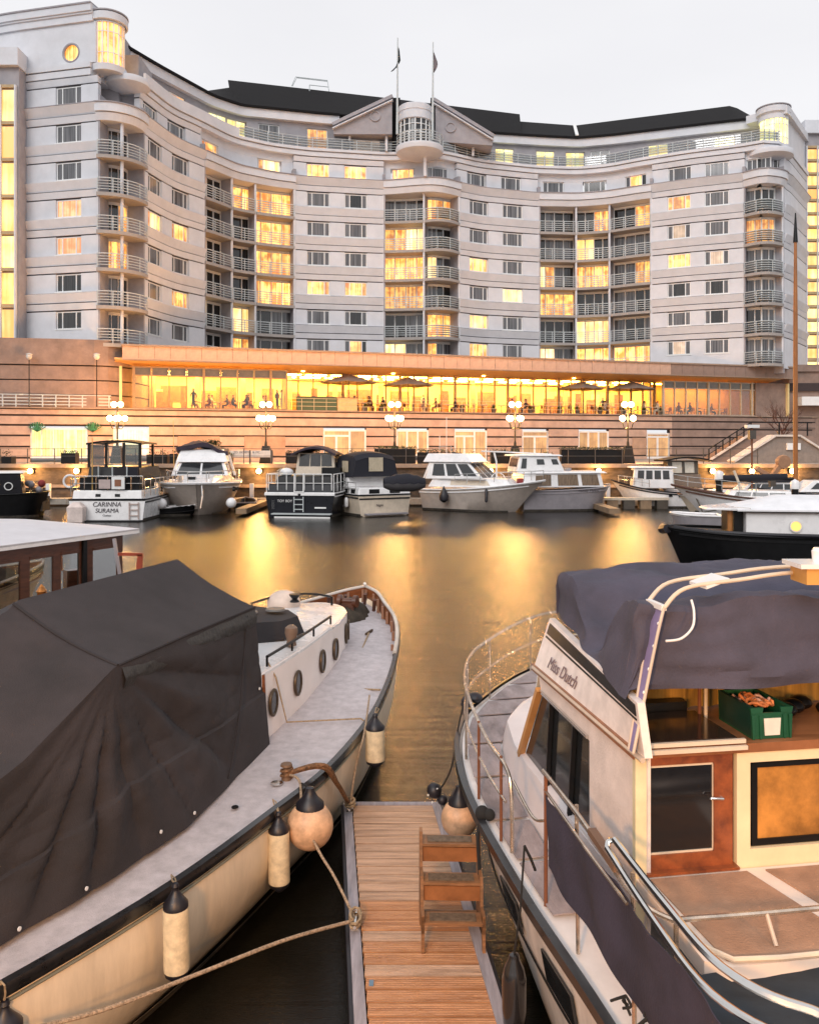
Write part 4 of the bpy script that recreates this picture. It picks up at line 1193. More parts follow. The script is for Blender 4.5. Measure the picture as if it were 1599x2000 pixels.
def person(x, y, z, rz, pose, ci, label, group=None):
    t = thing('person', label, 'person', (x, y, z), rz, group)
    inst0 = bpy.data.objects.new('body', PM[(pose, ci)]); COL.objects.link(inst0); inst0.parent = t
    hz = 1.655 if pose == 'stand' else 1.255; hy = -0.02 if pose == 'stand' else -0.12
    MB().ball((0, hy, hz), 0.1, 12, 1.25).build('head', SKIN, t, True, local=True)
    MB().ball((0, hy + 0.02, hz + 0.04), 0.105, 12, 1.05).build('hair', mat('dark_hair', (0.03, 0.02, 0.015), 0.8), t, True, local=True)
    return t
for x, off, rz, ci, lb in ((546, -1.2, 60, 2, 'person in a brown jacket standing at the window end of the dining room'), (556, -1.6, -70, 1, 'person in a white shirt facing the one in the brown jacket'),
                           (381, -2.0, 10, 0, 'person in dark clothes standing among the left tables'), (858, -4.5, 30, 1, 'person in a white shirt standing behind the middle tables'),
                           (1215, -3.6, -20, 0, 'person in dark clothes standing under the right parasols')):
    q = PP.pt(x, off); person(q[0], q[1], 6.97, R(rz), 'stand', ci, lb)
# dining tables with chairs
TM = MB().lathe([(0.45, 0.72), (0.46, 0.75), (0.0, 0.76)], (0, 0, 0), 16).mesh('table_top', mat('table_linen', (0.75, 0.7, 0.6), 0.8))
LM = MB().lathe([(0.22, 0), (0.22, 0.03), (0.035, 0.05), (0.035, 0.72)], (0, 0, 0), 10).mesh('leg', DKFRAME)
CS = MB().box(-.2, .2, -.2, .2, .42, .47).mesh('seat', WOOD)
CB = MB().box(-.2, .2, .17, .21, .5, .88).mesh('backrest', WOOD)
CLg = MB().box(-.02, .02, -.02, .02, 0, .42).mesh('leg', WOOD)
def chair_at(x, y, z, rz, lb, grp):
    t = thing('dining_chair', lb, 'chair', (x, y, z), rz, grp)
    for nm_, me in (('seat', CS), ('backrest', CB)):
        o = bpy.data.objects.new(nm_, me); COL.objects.link(o); o.parent = t
    for sx in (-.17, .17):
        for sy in (-.17, .17):
            o = bpy.data.objects.new('leg', CLg); COL.objects.link(o); o.parent = t; o.location = (sx, sy, 0)
ti = 0
for A, B, off0, wh in ((400, 545, -2.6, 'left dining room'), (715, 1100, -1.2, 'open terrace'), (1115, 1295, -1.2, 'right parasols'), (1330, 1470, -2.4, 'dim right-hand room')):
    p = A
    while p < B:
        off = off0 - rng.uniform(0, 1.2); x, y = PP.pt(p, off)
        t = thing('dining_table', 'small round table with pale cloth in the ' + wh, 'table', (x, y, 6.97), 0, 'tables in the ' + wh)
        for nm_, me in (('table_top', TM), ('leg', LM)):
            o = bpy.data.objects.new(nm_, me); COL.objects.link(o); o.parent = t
        for k in (0, 1):
            a = rng.uniform(-0.6, 0.6) + PI * k + PI / 2
            cx_, cy_ = x + math.sin(a) * 0.75, y - math.cos(a) * 0.75 * -1
            rz = math.atan2(x - cx_, -(y - cy_)); rz = math.atan2(-(cx_ - x), (cy_ - y)) 
            chair_at(cx_, cy_, 6.97, rz, 'brown wooden chair at a round table in the ' + wh, 'chairs in the ' + wh)
            if rng.random() < (0.75 if 'dining' in wh or 'dim' in wh else 0.35):
                person(cx_, cy_, 6.97, rz, 'sit', rng.randrange(3), 'person seated at a table in the ' + wh, 'people seated in the ' + wh)
        p += rng.uniform(30, 40); ti += 1
# ---------------------------------------------------------------- planting on the quay
def leaves(mb, c, rx, ry, rz, n, s):
    for i in range(n):
        u = rng.random() ** 0.5; a = rng.uniform(0, 2 * PI); b = rng.uniform(-1, 1)
        q = V(math.cos(a) * math.sqrt(1 - b * b) * rx * u, math.sin(a) * math.sqrt(1 - b * b) * ry * u, b * rz * u) + V(*c)
        d = V(rng.gauss(0, 1), rng.gauss(0, 1), rng.gauss(0, .7)).normalized(); e = d.cross(V(0.3, 0.2, 1)).normalized()
        mb.add([q - e * s * 0.35, q + d * s, q + e * s * 0.35, q - d * s * 0.3], [(0, 1, 2, 3)])
def planter(x0, x1, h, lb, bushy=0.5, Y=59.0, hh=0.55):
    a = at(x0, 900, Y).x; b = at(x1, 900, Y).x
    t = thing('planter', lb, 'planter', ((a + b) / 2, Y, QZ))
    MB().box(a, b, Y - 0.35, Y + 0.35, QZ, QZ + hh).build('trough', BLACKP, t)
    m = MB(); n = max(1, int((b - a) / 0.5))
    for i in range(n):
        leaves(m, (a + (b - a) * (i + .5) / n, Y, QZ + hh + 0.05 + bushy * .3), 0.42, 0.4, bushy * rng.uniform(.7, 1.2), 90, 0.1)
    o = m.build('foliage', LEAF, t); o['kind'] = 'stuff'
for (x0, x1, bu, lb, hh) in [(2, 28, .5, 'dark planter with a clipped bush at the far left of the quay', .5), (124, 152, .15, 'dark planter box left of the cruiser with two names', .75),
                         (290, 330, .28, 'dark planter with yellow-green shrub right of the white-lit window', .65), (335, 390, .3, 'long dark planter behind the hardtop cruiser', .7), (395, 455, .3, 'dark planter under the spreading shrub', .5),
                         (560, 625, .15, 'long dark planter behind the navy cruiser', .75), (678, 718, .25, 'dark planter with low bush behind the tender', .6), (732, 812, .12, 'long black hedge planter behind the black canopy', 1.05),
                         (815, 890, .15, 'long black planter behind the flared cruiser windscreen', .8), (912, 935, .3, 'small planter behind the bow rail of the flared cruiser', .5), (958, 1012, .15, 'black planter left of the fourth lamp base', .8),
                         (1045, 1080, .2, 'low planter in front of the third glazed door', .5), (1094, 1215, .1, 'longest black hedge planter, left of the rightmost lamp', 1.0)]:
    planter(x0, x1, 0, lb, bu, hh=hh)
# spreading shrub and spiky palms
def shrub(x, y, w, h, lb, n=700, nm_='shrub'):
    c = at(x, y, 59.2); rx = w / 2 / F * 59.2; rz = h / 2 / F * 59.2
    t = thing(nm_, lb, 'shrub', (c.x, 59.2, QZ + 0.4))
    m = MB(); 
    for k in range(7):
        leaves(m, (c.x + rng.uniform(-.7, .7) * rx, 59.2 + rng.uniform(-.3, .3), c.z + rng.uniform(-.6, .7) * rz), rx * .5, .5, rz * .5, n // 7, 0.13)
    o = m.build('crown', LEAF, t); o['kind'] = 'stuff'
    m = MB()
    for k in range(4): m.tube([V(c.x, 59.2, QZ + 0.4), V(c.x + rng.uniform(-.4, .4) * rx, 59.2, (QZ + .4 + c.z) / 2), V(c.x + rng.uniform(-.9, .9) * rx, 59.2 + rng.uniform(-.2, .2), c.z)], [0.04, 0.03, 0.015], 6)
    m.build('stem', DKWOOD, t)
shrub(408, 872, 58, 30, 'dark spreading shrub in front of the plain panel')
shrub(446, 888, 30, 18, 'low dark shrub left of the white banner', 400)
for x, lb in ((598, 'small spiky palm behind the navy cruiser'), (985, 'small spiky palm left of the fourth lamp'), (1065, 'small spiky palm at the third glazed door')):
    b = at(x, 888, 59.3); t = thing('palm', lb, 'plant', b); m = MB()
    for k in range(26):
        a = rng.uniform(0, 2 * PI); e = rng.uniform(.2, 1.2); L_ = rng.uniform(.5, .9)
        d = V(math.cos(a) * math.cos(e), math.sin(a) * math.cos(e), math.sin(e)); s_ = d.cross(V(0, 0, 1)).normalized() * .03
        m.add([b - s_, b + s_, b + d * L_ + V(0, 0, -.1)], [(0, 1, 2)])
    o = m.build('fronds', LEAF, t); o['kind'] = 'stuff'
    MB().lathe([(0.05, -0.6), (0.04, 0.05)], b, 8).build('stem', DKWOOD, t)
# bare tree at the right
b = V(at(1527, 890, 70).x, 70, QZ); t = thing('bare_tree', 'leafless young tree between the stairs and the brown mast', 'tree', b)
mt = MB(); mb_ = MB()
mt.tube([b, b + V(.05, 0, 1.6), b + V(-.02, 0, 2.6)], [.12, .09, .07], 8)
def branch(p, d, L_, r, depth):
    q = p + d * L_; mid = p.lerp(q, .5) + V(rng.gauss(0, .05), rng.gauss(0, .05), .03)
    mb_.tube([p, mid, q], [r, r * .8, r * .55], 5)
    if depth:
        for k in range(3):
            nd = (d + V(rng.gauss(0, .45), rng.gauss(0, .45), rng.uniform(0, .4))).normalized(); branch(p.lerp(q, rng.uniform(.5, 1)), nd, L_ * .72, r * .55, depth - 1)
for k in range(7):
    a = k * 2.4; branch(b + V(0, 0, 1.7 + .14 * k), V(math.cos(a) * .6, math.sin(a) * .6, .8).normalized(), 1.3, .05, 3)
mt.build('trunk', DKWOOD, t); mb_.build('branches', DKWOOD, t)
# quay railing with thin dark bars
t = thing('quay_railing', 'thin dark railing along the far quay edge', 'railing', (0, 58.2, QZ))
for z in (.55, 1.05): MB().bar((-30, 58.2, QZ + z), (24, 58.2, QZ + z), .035).build('rail', DKFRAME, t)
pm = MB().box(-.025, .025, -.025, .025, 0, 1.08).mesh('post', DKFRAME)
for i in range(30): inst('post', pm, t, (-30 + 1.86 * i, 58.2, QZ))
# banner
q = at(483, 885, 58.9); t = thing('banner', 'long white banner printed with a row of dark letters on the quay', 'banner', (q.x, 58.9, QZ))
MB().box(at(448, 0, 58.9).x, at(531, 0, 58.9).x, 58.88, 58.92, at(0, 893, 58.9).z, at(0, 880, 58.9).z).build('sheet', mat('banner_cloth', (0.72, 0.68, 0.62), 0.8), t)
for x in (447, 489, 532):
    a = at(x, 0, 58.9).x; MB().box(a - .05, a + .05, 58.85, 58.98, QZ, QZ + .95).build('post', DKFRAME, t)
def text_mesh(body, size, m_, ext=0.004, shear=0.0, spacing=1.0):
    c = bpy.data.curves.new('lettering', 'FONT'); c.body = body; c.size = size; c.extrude = ext; c.shear = shear; c.align_x = 'CENTER'; c.align_y = 'CENTER'; c.space_character = spacing
    o = bpy.data.objects.new('lettering', c); COL.objects.link(o)
    dg = bpy.context.evaluated_depsgraph_get(); dg.update()
    me = bpy.data.meshes.new_from_object(o.evaluated_get(dg)); bpy.data.objects.remove(o)
    me.materials.clear(); me.materials.append(m_); return me
INK = mat('dark_lettering', (0.05, 0.04, 0.05), 0.6)
o = bpy.data.objects.new('lettering', text_mesh('TO  MOSEMA  B  MC', 0.2, INK)); COL.objects.link(o); o.parent = t
o.location = (0, -0.03, at(0, 883.5, 58.9).z - QZ); o.rotation_euler = (R(90), 0, 0)
# flagpoles
for i, (x, yb, yt, lb) in enumerate(((776, 262, 74, 'white flagpole with dark flag furled to the left, left of the bow window'), (845, 272, 82, 'white flagpole with curled pale and dark flag, right of the bow window'))):
    Y = 84.2; a = at(x, yb, Y); b = at(x + 1, yt, Y)
    t = thing('flagpole', lb, 'flagpole', a)
    MB().tube([a, b], [0.13, 0.05], 8).build('pole', RAIL, t, True)
    rows = []
    for j in range(8):
        v = j / 7; z = b.z - 0.8 - v * 2.1; row = []
        for k in range(6):
            u = k / 5
            w = (0.42 * math.sin(PI * min(1, v * 1.1 + .05)) if i == 1 else 0.7 * (1 - abs(v - .5) * 1.6))
            xo = (w * u) - (0.9 * v * u if i == 0 else 0)
            row.append(V(b.x + .05 + xo, Y + .12 * math.sin(u * 7 + v * 3), z - u * .5))
        rows.append(row)
    MB().sheet(rows, .02, (0, 1, 0)).build('flag', mat('flag_cloth%d' % i, [(0.02, 0.03, 0.03), (0.25, 0.22, 0.24)][i], .9, col2=[(0.01, 0.015, 0.02), (0.03, 0.02, 0.03)][i], vscale=1.2), t, True)
# ================================================================== FAR BOATS
def hull(par, L, B, fs, fb, mat_, deckm, full=0.5, stern=0.85, rake=0.9, wl=0.82, deck_drop=0.05, x0=0.0, flare=1.0, n=16, keel=-0.35, stripe=None, stripe_z=(0.0, 0.12)):
    """local frame: +x bow, stern transom at x0; y to port"""
    def half(t):
        a = stern + (1 - stern) * math.sin(min(t / 0.45, 1) * PI / 2)
        return B / 2 * a * (1 - max(0, (t - full) / (1 - full)) ** 2.2) ** 0.75 if t < 1 else 0.0
    def sheer(t): return fs + (fb - fs) * t ** 2.2
    secs = []; sh = []
    for i in range(n + 1):
        t = i / n; h = max(half(t), 0.015); z = sheer(t)
        xs = x0 + L * t; xw = x0 + (L - rake * (fb * 0.8)) * t
        w = wl * h * (1 - 0.35 * max(0, t - .5) * flare)
        row = [V(xw, 0, keel * (1 - .5 * t)), V(xw, w * .7, keel * .35), V(xw + (xs - xw) * .1, w, 0.06), V(xw + (xs - xw) * .5, w + (h - w) * .45, z * .5), V(xw + (xs - xw) * .85, w + (h - w) * .9, z * .87), V(xs, h, z)]
        secs.append(row); sh.append(row[-1])
    full_rows = [[V(p.x, -p.y, p.z) for p in r[::-1]] + r[1:] for r in secs]
    m = MB().grid(full_rows)
    r0 = full_rows[0]; m.add(r0, [tuple(range(len(r0)))])
    h_ = m.build('hull', mat_, par, True, local=True)
    d = [[V(r[-1].x, -r[-1].y * .985, r[-1].z - deck_drop), V(r[-1].x, 0, r[-1].z - deck_drop + .03), V(r[-1].x, r[-1].y * .985, r[-1].z - deck_drop)] for r in secs]
    MB().sheet(d, .03).build('deck', deckm, par, local=True)
    rr = [V(p.x, p.y + .02, p.z) for p in sh] + [V(p.x, -p.y - .02, p.z) for p in sh[::-1]]
    MB().tube(rr, .045, 6, True).build('rub_rail', deckm if stripe is None else stripe, par, True, local=True)
    if stripe is not None:
        for s in (-1, 1):
            q = [[V(r[4].x, s * (r[4].y + .015), r[4].z - .04), V(r[4].x, s * (r[4].y + .02), r[4].z + .04)] for r in secs[:-1]]
            MB().sheet(q, .012, (0, s, 0)).build('stripe', stripe, par, local=True)
    for s in (-1, 1):
        q = [[V(r[2].x, s * (r[2].y + .012), -.06), V(r[2].x, s * (r[2].y + .022), .14)] for r in secs[:-1]]
        MB().sheet(q, .01, (0, s, 0)).build('boot_top', BOOT, par, local=True)
    return sh
BOOT = mat('waterline_grime', (.05, .04, .03), .8, var=.4, vscale=5)
def block(name, par, bot, top, z0, z1, m_, smooth=False):
    """bot/top: (x0,x1,half width aft, half width fwd)"""
    def poly(c, z): return [V(c[0], -c[2], z), V(c[1], -c[3], z), V(c[1], c[3], z), V(c[0], c[2], z)]
    b, t = poly(bot, z0), poly(top, z1)
    o = MB().prism(b, t).build(name, m_, par, local=True)
    md = o.modifiers.new('bevel', 'BEVEL'); md.width = 0.05; md.segments = 2
    faces = {'aft': [b[3], b[0], t[0], t[3]], 'fwd': [b[1], b[2], t[2], t[1]], 'stb': [b[0], b[1], t[1], t[0]], 'port': [b[2], b[3], t[3], t[2]]}
    return o, faces
def panes(par, face, n, u0, u1, v0, v1, m_=None, gap=.025, name='window', th=.015):
    for i in range(n):
        a = u0 + (u1 - u0) * i / n + gap / 2; b = u0 + (u1 - u0) * (i + 1) / n - gap / 2
        MB().plate(face, a, b, v0, v1, th, .005).build(name, m_ or BGLASS, par, local=True)
def rails(par, pts, h, r=.02, mid=True, every=1, m_=None, nm_='guard_rail'):
    m_ = m_ or CHROME; up = [p + V(0, 0, h) for p in pts]
    MB().tube(smooth_pts(up, 3), r, 6).build(nm_, m_, par, True, local=True)
    if mid: MB().tube(smooth_pts([p + V(0, 0, h * .5) for p in pts], 3), r * .7, 5).build(nm_, m_, par, True, local=True)
    for p in pts[::every]: MB().tube([p, p + V(0, 0, h)], r * .9, 5).build('stanchion', m_, par, local=True)
def canopy(name, par, x0, x1, w0, w1, z0, z1, crown, m_, win=None):
    """canvas enclosure: rounded roof on sloping sides"""
    rows = []
    for i in range(9):
        t = i / 8; x = x0 + (x1 - x0) * t; e = math.sin(PI * t) ** .3 if 0 < t < 1 else 0.0
        zt = z0 + (z1 - z0) * (0.72 + .28 * e)
        row = []
        for k in range(11):
            u = -1 + 2 * k / 10
            if abs(u) > .8: y = w0 * (1 if u > 0 else -1) * (1 - .0 * t); z = z0 if abs(u) > .95 else z0 + (zt - z0) * .5; y *= 1 if abs(u) > .95 else .97
            else: y = w1 * u / .8; z = zt + crown * (1 - (u / .8) ** 2)
            row.append(V(x, y, z))
        rows.append(row)
    m = MB().sheet(rows, .04)
    for r in (rows[0], rows[-1]): m.add(r, [tuple(range(11))])
    o = m.build(name, m_, par, local=True)
    return o, rows
def fender(par, p, r=.12, l=.5, m_=None):
    m_ = m_ or WHITE
    MB().lathe([(0.02, -l / 2 - .05), (r * .7, -l / 2), (r, -l / 2 + .08), (r, l / 2 - .08), (r * .7, l / 2), (.02, l / 2 + .05)], p, 12).build('fender', m_, par, True, local=True)
    MB().tube([V(*p) + V(0, 0, l / 2), V(*p) + V(0, 0, l / 2 + .45)], .012, 5).build('fender_line', BLKROPE, par, local=True)
def letter(par, body, size, loc, rot, m_, shear=0.0):
    o = bpy.data.objects.new('lettering', text_mesh(body, size, m_, .004, shear)); COL.objects.link(o); o.parent = par; o.location = loc; o.rotation_euler = rot
def boat(name, label, cat, x, ywl, heading, Y=None, dx=0):
    """x: photo column, ywl: waterline row; heading degrees of the bow (0 = right, 90 = away)"""
    Y = Y or EYE * F / (ywl - HOR)
    return thing(name, label, cat, ((x - 800) / F * Y, Y, 0), R(heading))
TEAK = mat('teak_deck', (0.30, 0.2, 0.12), .7, var=.15)
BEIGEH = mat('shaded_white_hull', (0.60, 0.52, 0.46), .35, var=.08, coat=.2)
GOLD = mat('gold_trim', (0.5, 0.3, 0.08), .4)

# --- boat 1: stern towards us, two names on the transom
Y1 = 44.0
b = boat('motor_cruiser', 'white cruiser, stern on, with two dark names on its transom and tall dark canopy', 'motor boat', 210, 1020, 90)
b.location = ((210 - 800) / F * 44.6, 44.6, 0)
hull(b, 9.5, 4.15, 1.15, 1.7, WHITE, WHITE, .55, .97, wl=.93, stripe=NAVY)
_, fc = block('cockpit_coaming', b, (-.02, 3.0, 1.85, 1.9), (.05, 3.0, 1.8, 1.85), 1.1, 1.62, WHITE)
panes(b, fc['aft'], 1, .32, .42, .35, .65, BLACKP, name='vent'); panes(b, fc['aft'], 1, .6, .7, .35, .65, BLACKP, name='vent')
MB().box(.4, 3.0, -1.6, 1.6, 1.62, 2.3).build('cockpit', BLACKP, b, local=True)
_, fc = block('aft_cabin', b, (.9, 5.2, 1.45, 1.4), (1.1, 5.0, 1.35, 1.25), 1.9, 2.85, BLACKP)
cf = MB()
for (y0, y1) in ((-1.35, -.55), (-.45, .4), (.5, 1.3)):
    pass
for y in (-1.38, -.5, .45, 1.38): MB().box(1.1, 1.2, y - .07, y + .07, 2.8, 4.15).build('canopy_post', BLACKP, b, local=True)
for y in (-1.3, 1.3): MB().box(3.6, 3.7, y - .06, y + .06, 2.8, 4.1).build('canopy_post', BLACKP, b, local=True)
rows = [[V(1.0 + 2.8 * i / 5, -1.5 + 3.0 * k / 8, 4.13 + .16 * math.sin(PI * k / 8) + .05 * math.sin(PI * i / 5)) for k in range(9)] for i in range(6)]
MB().sheet(rows, .1).build('canopy_roof', BLACKP, b, local=True)
for y in (-.95, 0, .92): MB().box(1.13, 1.15, y - .36, y + .36, 2.95, 4.05).build('clear_panel', SMOKE if y else CLEAR, b, local=True)
MB().box(.85, .95, -.75, -.1, 1.75, 2.85).build('canvas_door', CANVAS, b, local=True); MB().box(.84, .95, -1.35, -.8, 1.75, 2.8).build('canvas_door', NAVYC, b, local=True)
for y in (.0, .75, -.78): MB().tube([V(.8, y, 1.62), V(.8, y, 2.9)], .035, 6).build('pole', RAIL, b, local=True)
MB().tube([V(.2, .85, 1.6), V(.2, .85, 4.4)], .03, 6).build('ensign_staff', GOLD, b, local=True)
rails(b, [V(.1, -1.85 + 3.7 * k / 6, 1.62) for k in range(7)], .75, .028)
for s in (-1, 1): rails(b, [V(.1 + .9 * i, s * (1.95 + .05 * math.sin(i)), 1.3) for i in range(7)], .9, .028)
for s in (1,):
    MB().tube([V(.2 + .12 * 0, 2.05 + .32 * math.cos(2 * PI * i / 20), 2.1 + .32 * math.sin(2 * PI * i / 20)) for i in range(20)], .06, 6, True).build('lifebuoy', WHITE, b, True, local=True)
MB().box(-.12, -.02, -.95, -.28, 1.7, 2.35).build('picture_frame', FRAME, b, local=True)
MB().box(-.15, -.1, -.78, -.45, 1.85, 2.2).build('frame_panel', mat('brown_mat', (.25, .1, .05), .6), b, local=True)
MB().box(-.1, .0, -.2, .4, 1.72, 2.2).build('folded_cover', mat('pink_cover', (.5, .4, .38), .8), b, local=True)
letter(b, 'CARINNA', .34, (-.03, -.0, .88), (R(90), 0, R(-90)), INK, .15)
letter(b, 'SURAMA', .32, (-.03, -.0, .55), (R(90), 0, R(-90)), INK, .15)
letter(b, 'Chelsea', .14, (-.03, -.0, .3), (R(90), 0, R(-90)), INK)
m = MB()
for y in (-1.2, -1.68): m.bar((-.08, y, .1), (-.08, y, 1.0), .05)
for z in (.3, .6, .9): m.bar((-.08, -1.2, z), (-.08, -1.68, z), .05)
m.build('boarding_ladder', mat('pinkish_metal', (.5, .38, .34), .4), b, local=True)
m = MB(); m.prism([V(-.55, 1.1, -.2), V(-.1, 1.1, -.2), V(-.1, 1.85, -.2), V(-.55, 1.85, -.2)], [V(-.6, 1.05, .75), V(-.1, 1.05, .75), V(-.1, 1.9, .75), V(-.6, 1.9, .75)])
m.prism([V(-.6, 1.05, .76), V(-.1, 1.05, .76), V(-.1, 1.9, .76), V(-.6, 1.9, .76)], [V(-.45, 1.3, 1.02), V(-.15, 1.3, 1.02), V(-.15, 1.65, 1.02), V(-.45, 1.65, 1.02)])
m.build('outboard_cover', mat('pink_white_cover', (.72, .6, .55), .6), b, local=True)
MB().box(-.5, -.05, -1.9, 1.0, .0, .07).build('bathing_platform', BLACKP, b, local=True)
MB().box(-.03, .0, -2.0, 2.0, 1.08, 1.13).build('transom_line', BLACKP, b, local=True)
MB().tube([V(3.0, .6, 4.2), V(3.0, .6, 6.0)], [.02, .01], 5).build('whip_aerial', FRAME, b, local=True)

# --- boat 2: white sports cruiser, bow towards us
b = boat('motor_cruiser', 'white hardtop sports cruiser, bow on, with plum cover folded on its roof', 'motor boat', 392, 1010, -80)
b.location = ((392 - 800) / F * 50 - 1.05, 55.8, 0)
hull(b, 9.0, 4.7, 1.75, 1.9, BEIGEH, WHITE, .72, .95, rake=1.1, wl=.7, stripe=WHITE)
_, fc = block('foredeck', b, (1.0, 8.2, 1.9, .8), (1.4, 6.6, 1.5, .9), 1.8, 2.25, WHITE)
MB().box(6.9, 7.4, -.55, -.15, 2.05, 2.2).build('hatch', BGLASS, b, local=True)
_, fc = block('windscreen', b, (2.0, 5.4, 1.75, 1.65), (2.2, 4.0, 1.5, 1.35), 2.2, 2.95, WHITE)
panes(b, fc['fwd'], 2, .05, .95, .1, .95, gap=.04); panes(b, fc['stb'], 2, .1, .9, .2, .9); panes(b, fc['port'], 2, .1, .9, .2, .9)
_, fc = block('hardtop', b, (1.2, 4.2, 1.6, 1.55), (1.4, 3.5, 1.4, 1.3), 2.98, 3.75, WHITE)
rows = [[V(.9 + 2.8 * i / 6, -1.55 + 3.1 * k / 10, 3.72 + .5 * math.exp(-((k - 4) / 3.0) ** 2) + .12 * math.sin(i * 1.3 + k)) for k in range(11)] for i in range(7)]
MB().sheet(rows, .25).build('folded_cover', mat('plum_canvas', (.04, .028, .045), .85, var=.25), b, True, local=True)
for s in (-1, 1):
    MB().prism([V(1.5, s * 2.0, 2.1), V(2.3, s * 2.0, 2.1), V(2.3, s * 1.85, 2.1), V(1.5, s * 1.85, 2.1)], [V(1.2, s * 1.6, 3.4), V(1.7, s * 1.6, 3.4), V(1.7, s * 1.45, 3.4), V(1.2, s * 1.45, 3.4)]).build('radar_arch_leg', WHITE, b, local=True)
for s in (-1, 1): rails(b, [V(2.5 + .95 * i, s * (2.2 - .02 * i - .012 * i ** 3), 1.9) for i in range(7)], .6, .025, False)
for i, y in enumerate((1.35, 1.1, .6)):
    MB().lathe([(.09 if i < 2 else .14, 0), (.09 if i < 2 else .14, .04)], V(7.6 + .0 * i, 1.62 - .0 * i + .0, 1.5), 12, (.5, 1, 0)).build('porthole', BGLASS, b, local=True) if False else None
for s in (-1, 1):
    for (xx, r) in ((6.7, .1), (6.95, .1), (7.4, .14)):
        yy = 4.7 / 2 * (1 - max(0, (xx / 9.0 - .72) / .28) ** 2.2) ** .75 * .93
        MB().lathe([(r, 0), (r, .1)], V(xx, s * (yy - .02), 1.5), 14, (.35, s, -.15)).build('porthole', BGLASS, b, local=True)
MB().tube([V(1.5, -1.9, 2.2), V(1.5, -1.95, 5.6)], [.03, .012], 6).build('whip_aerial', GOLD, b, local=True)
for s in (-1, 1):
    MB().ball(V(8.4, s * 1.9, .75), .3, 14).build('ball_fender', WHITE, b, True, local=True)
MB().tube([V(9.0, .25, .5), V(8.95, .35, 1.2), V(8.8, .3, 1.75)], .06, 6).build('anchor', CHROME, b, local=True)

# --- small tenders between boats
def tender(x, ywl, hd, L, B, lb, hm, tm, extra=None, Y=None):
    t = boat('tender', lb, 'dinghy', x, ywl, hd, Y)
    hull(t, L, B, .5, .65, hm, BLACKP, .5, .8, deck_drop=.28, stripe=None, wl=.85)
    pts = []
    MB().box(L * .3, L * .36, -B * .45, B * .45, .32, .38).build('thwart', TEAK, t, local=True); MB().box(L * .62, L * .68, -B * .38, B * .38, .34, .4).build('thwart', TEAK, t, local=True)
    sh = [V(L * i / 8, B / 2 * .97 * (1 - max(0, (i / 8 - .5) / .5) ** 2.2) ** .75 + .03, .5 + .15 * (i / 8) ** 2) for i in range(9)]
    MB().tube(sh + [V(p.x, -p.y, p.z) for p in sh[::-1]], .05, 6, True).build('gunwale', tm, t, True, local=True)
    return t
tender(300, 1008, 15, 2.6, 1.3, 'small dark tender with white gunwale between the two-name cruiser and the hardtop cruiser', BLACKP, WHITE)
tender(478, 998, 100, 3.0, 1.4, 'small tender moored left of the dark blue cruiser', BLACKP, GREYH)
tender(660, 1003, 0, 2.7, 1.4, 'small green-grey inflatable tender right of the dark blue cruiser', mat('olive_hull', (.12, .1, .07), .6), GREYH)

# --- boat 3: dark blue Dutch cruiser, stern towards us
b = boat('motor_cruiser', 'dark navy steel cruiser seen from its stern with white rubbing strake and boarding ladder', 'motor boat', 586, 1008, 82)
b.location = ((586 - 800) / F * 47.0, 47.0, 0)
hull(b, 10, 4.25, 1.35, 1.9, NAVY, TEAK, .55, .93, wl=.9, stripe=WHITE)
for y0, y1 in ((-2.0, -.08), (.08, 2.0)): MB().box(-.12, .0, y0, y1, 1.22, 1.34).build('rubbing_strake', WHITE, b, local=True)
_, fc = block('aft_deck', b, (.0, 4.6, 1.9, 1.9), (.1, 4.6, 1.8, 1.8), 1.36, 1.85, NAVY)
_, fc = block('aft_cabin', b, (1.0, 5.0, 1.7, 1.7), (1.1, 5.0, 1.62, 1.6), 1.85, 2.25, BLACKP)
rails(b, [V(.05, -1.8 + 3.6 * k / 7, 1.4) for k in range(8)], 1.0, .03, True, m_=FRAME)
for s in (-1, 1): rails(b, [V(.05 + .9 * i, s * 1.92, 1.4) for i in range(6)], 1.0, .028, True, m_=FRAME)
m = MB()
for y in (-.22, .3): m.bar((-.05, y, 1.4), (-.02, y, 2.45), .06)
m.bar((-.05, -.22, 1.42), (-.05, .3, 1.42), .06); m.build('gate_frame', FRAME, b, local=True)
m = MB()
for y in (-.22, .3): m.bar((-.1, y, .3), (-.1, y, 1.15), .05)
for z in (.45, .72, 1.0): m.bar((-.1, -.22, z), (-.1, .3, z), .05)
m.build('boarding_ladder', RAIL, b, local=True)
MB().box(-.5, -.02, -1.85, 1.5, .18, .24).build('bathing_platform', RAIL, b, local=True); MB().box(-.55, -.5, -1.85, 1.3, .0, .08).build('platform_edge', FRAME, b, local=True)
letter(b, 'TOY BOY', .2, (-.03, .85, .9), (R(90), 0, R(-90)), FRAME)
MB().box(-.03, .0, -1.5, -.85, .5, .58).build('port_plate', FRAME, b, local=True)
MB().box(.0, .05, 1.45, 1.62, .45, .95).build('white_plate', FRAME, b, local=True)
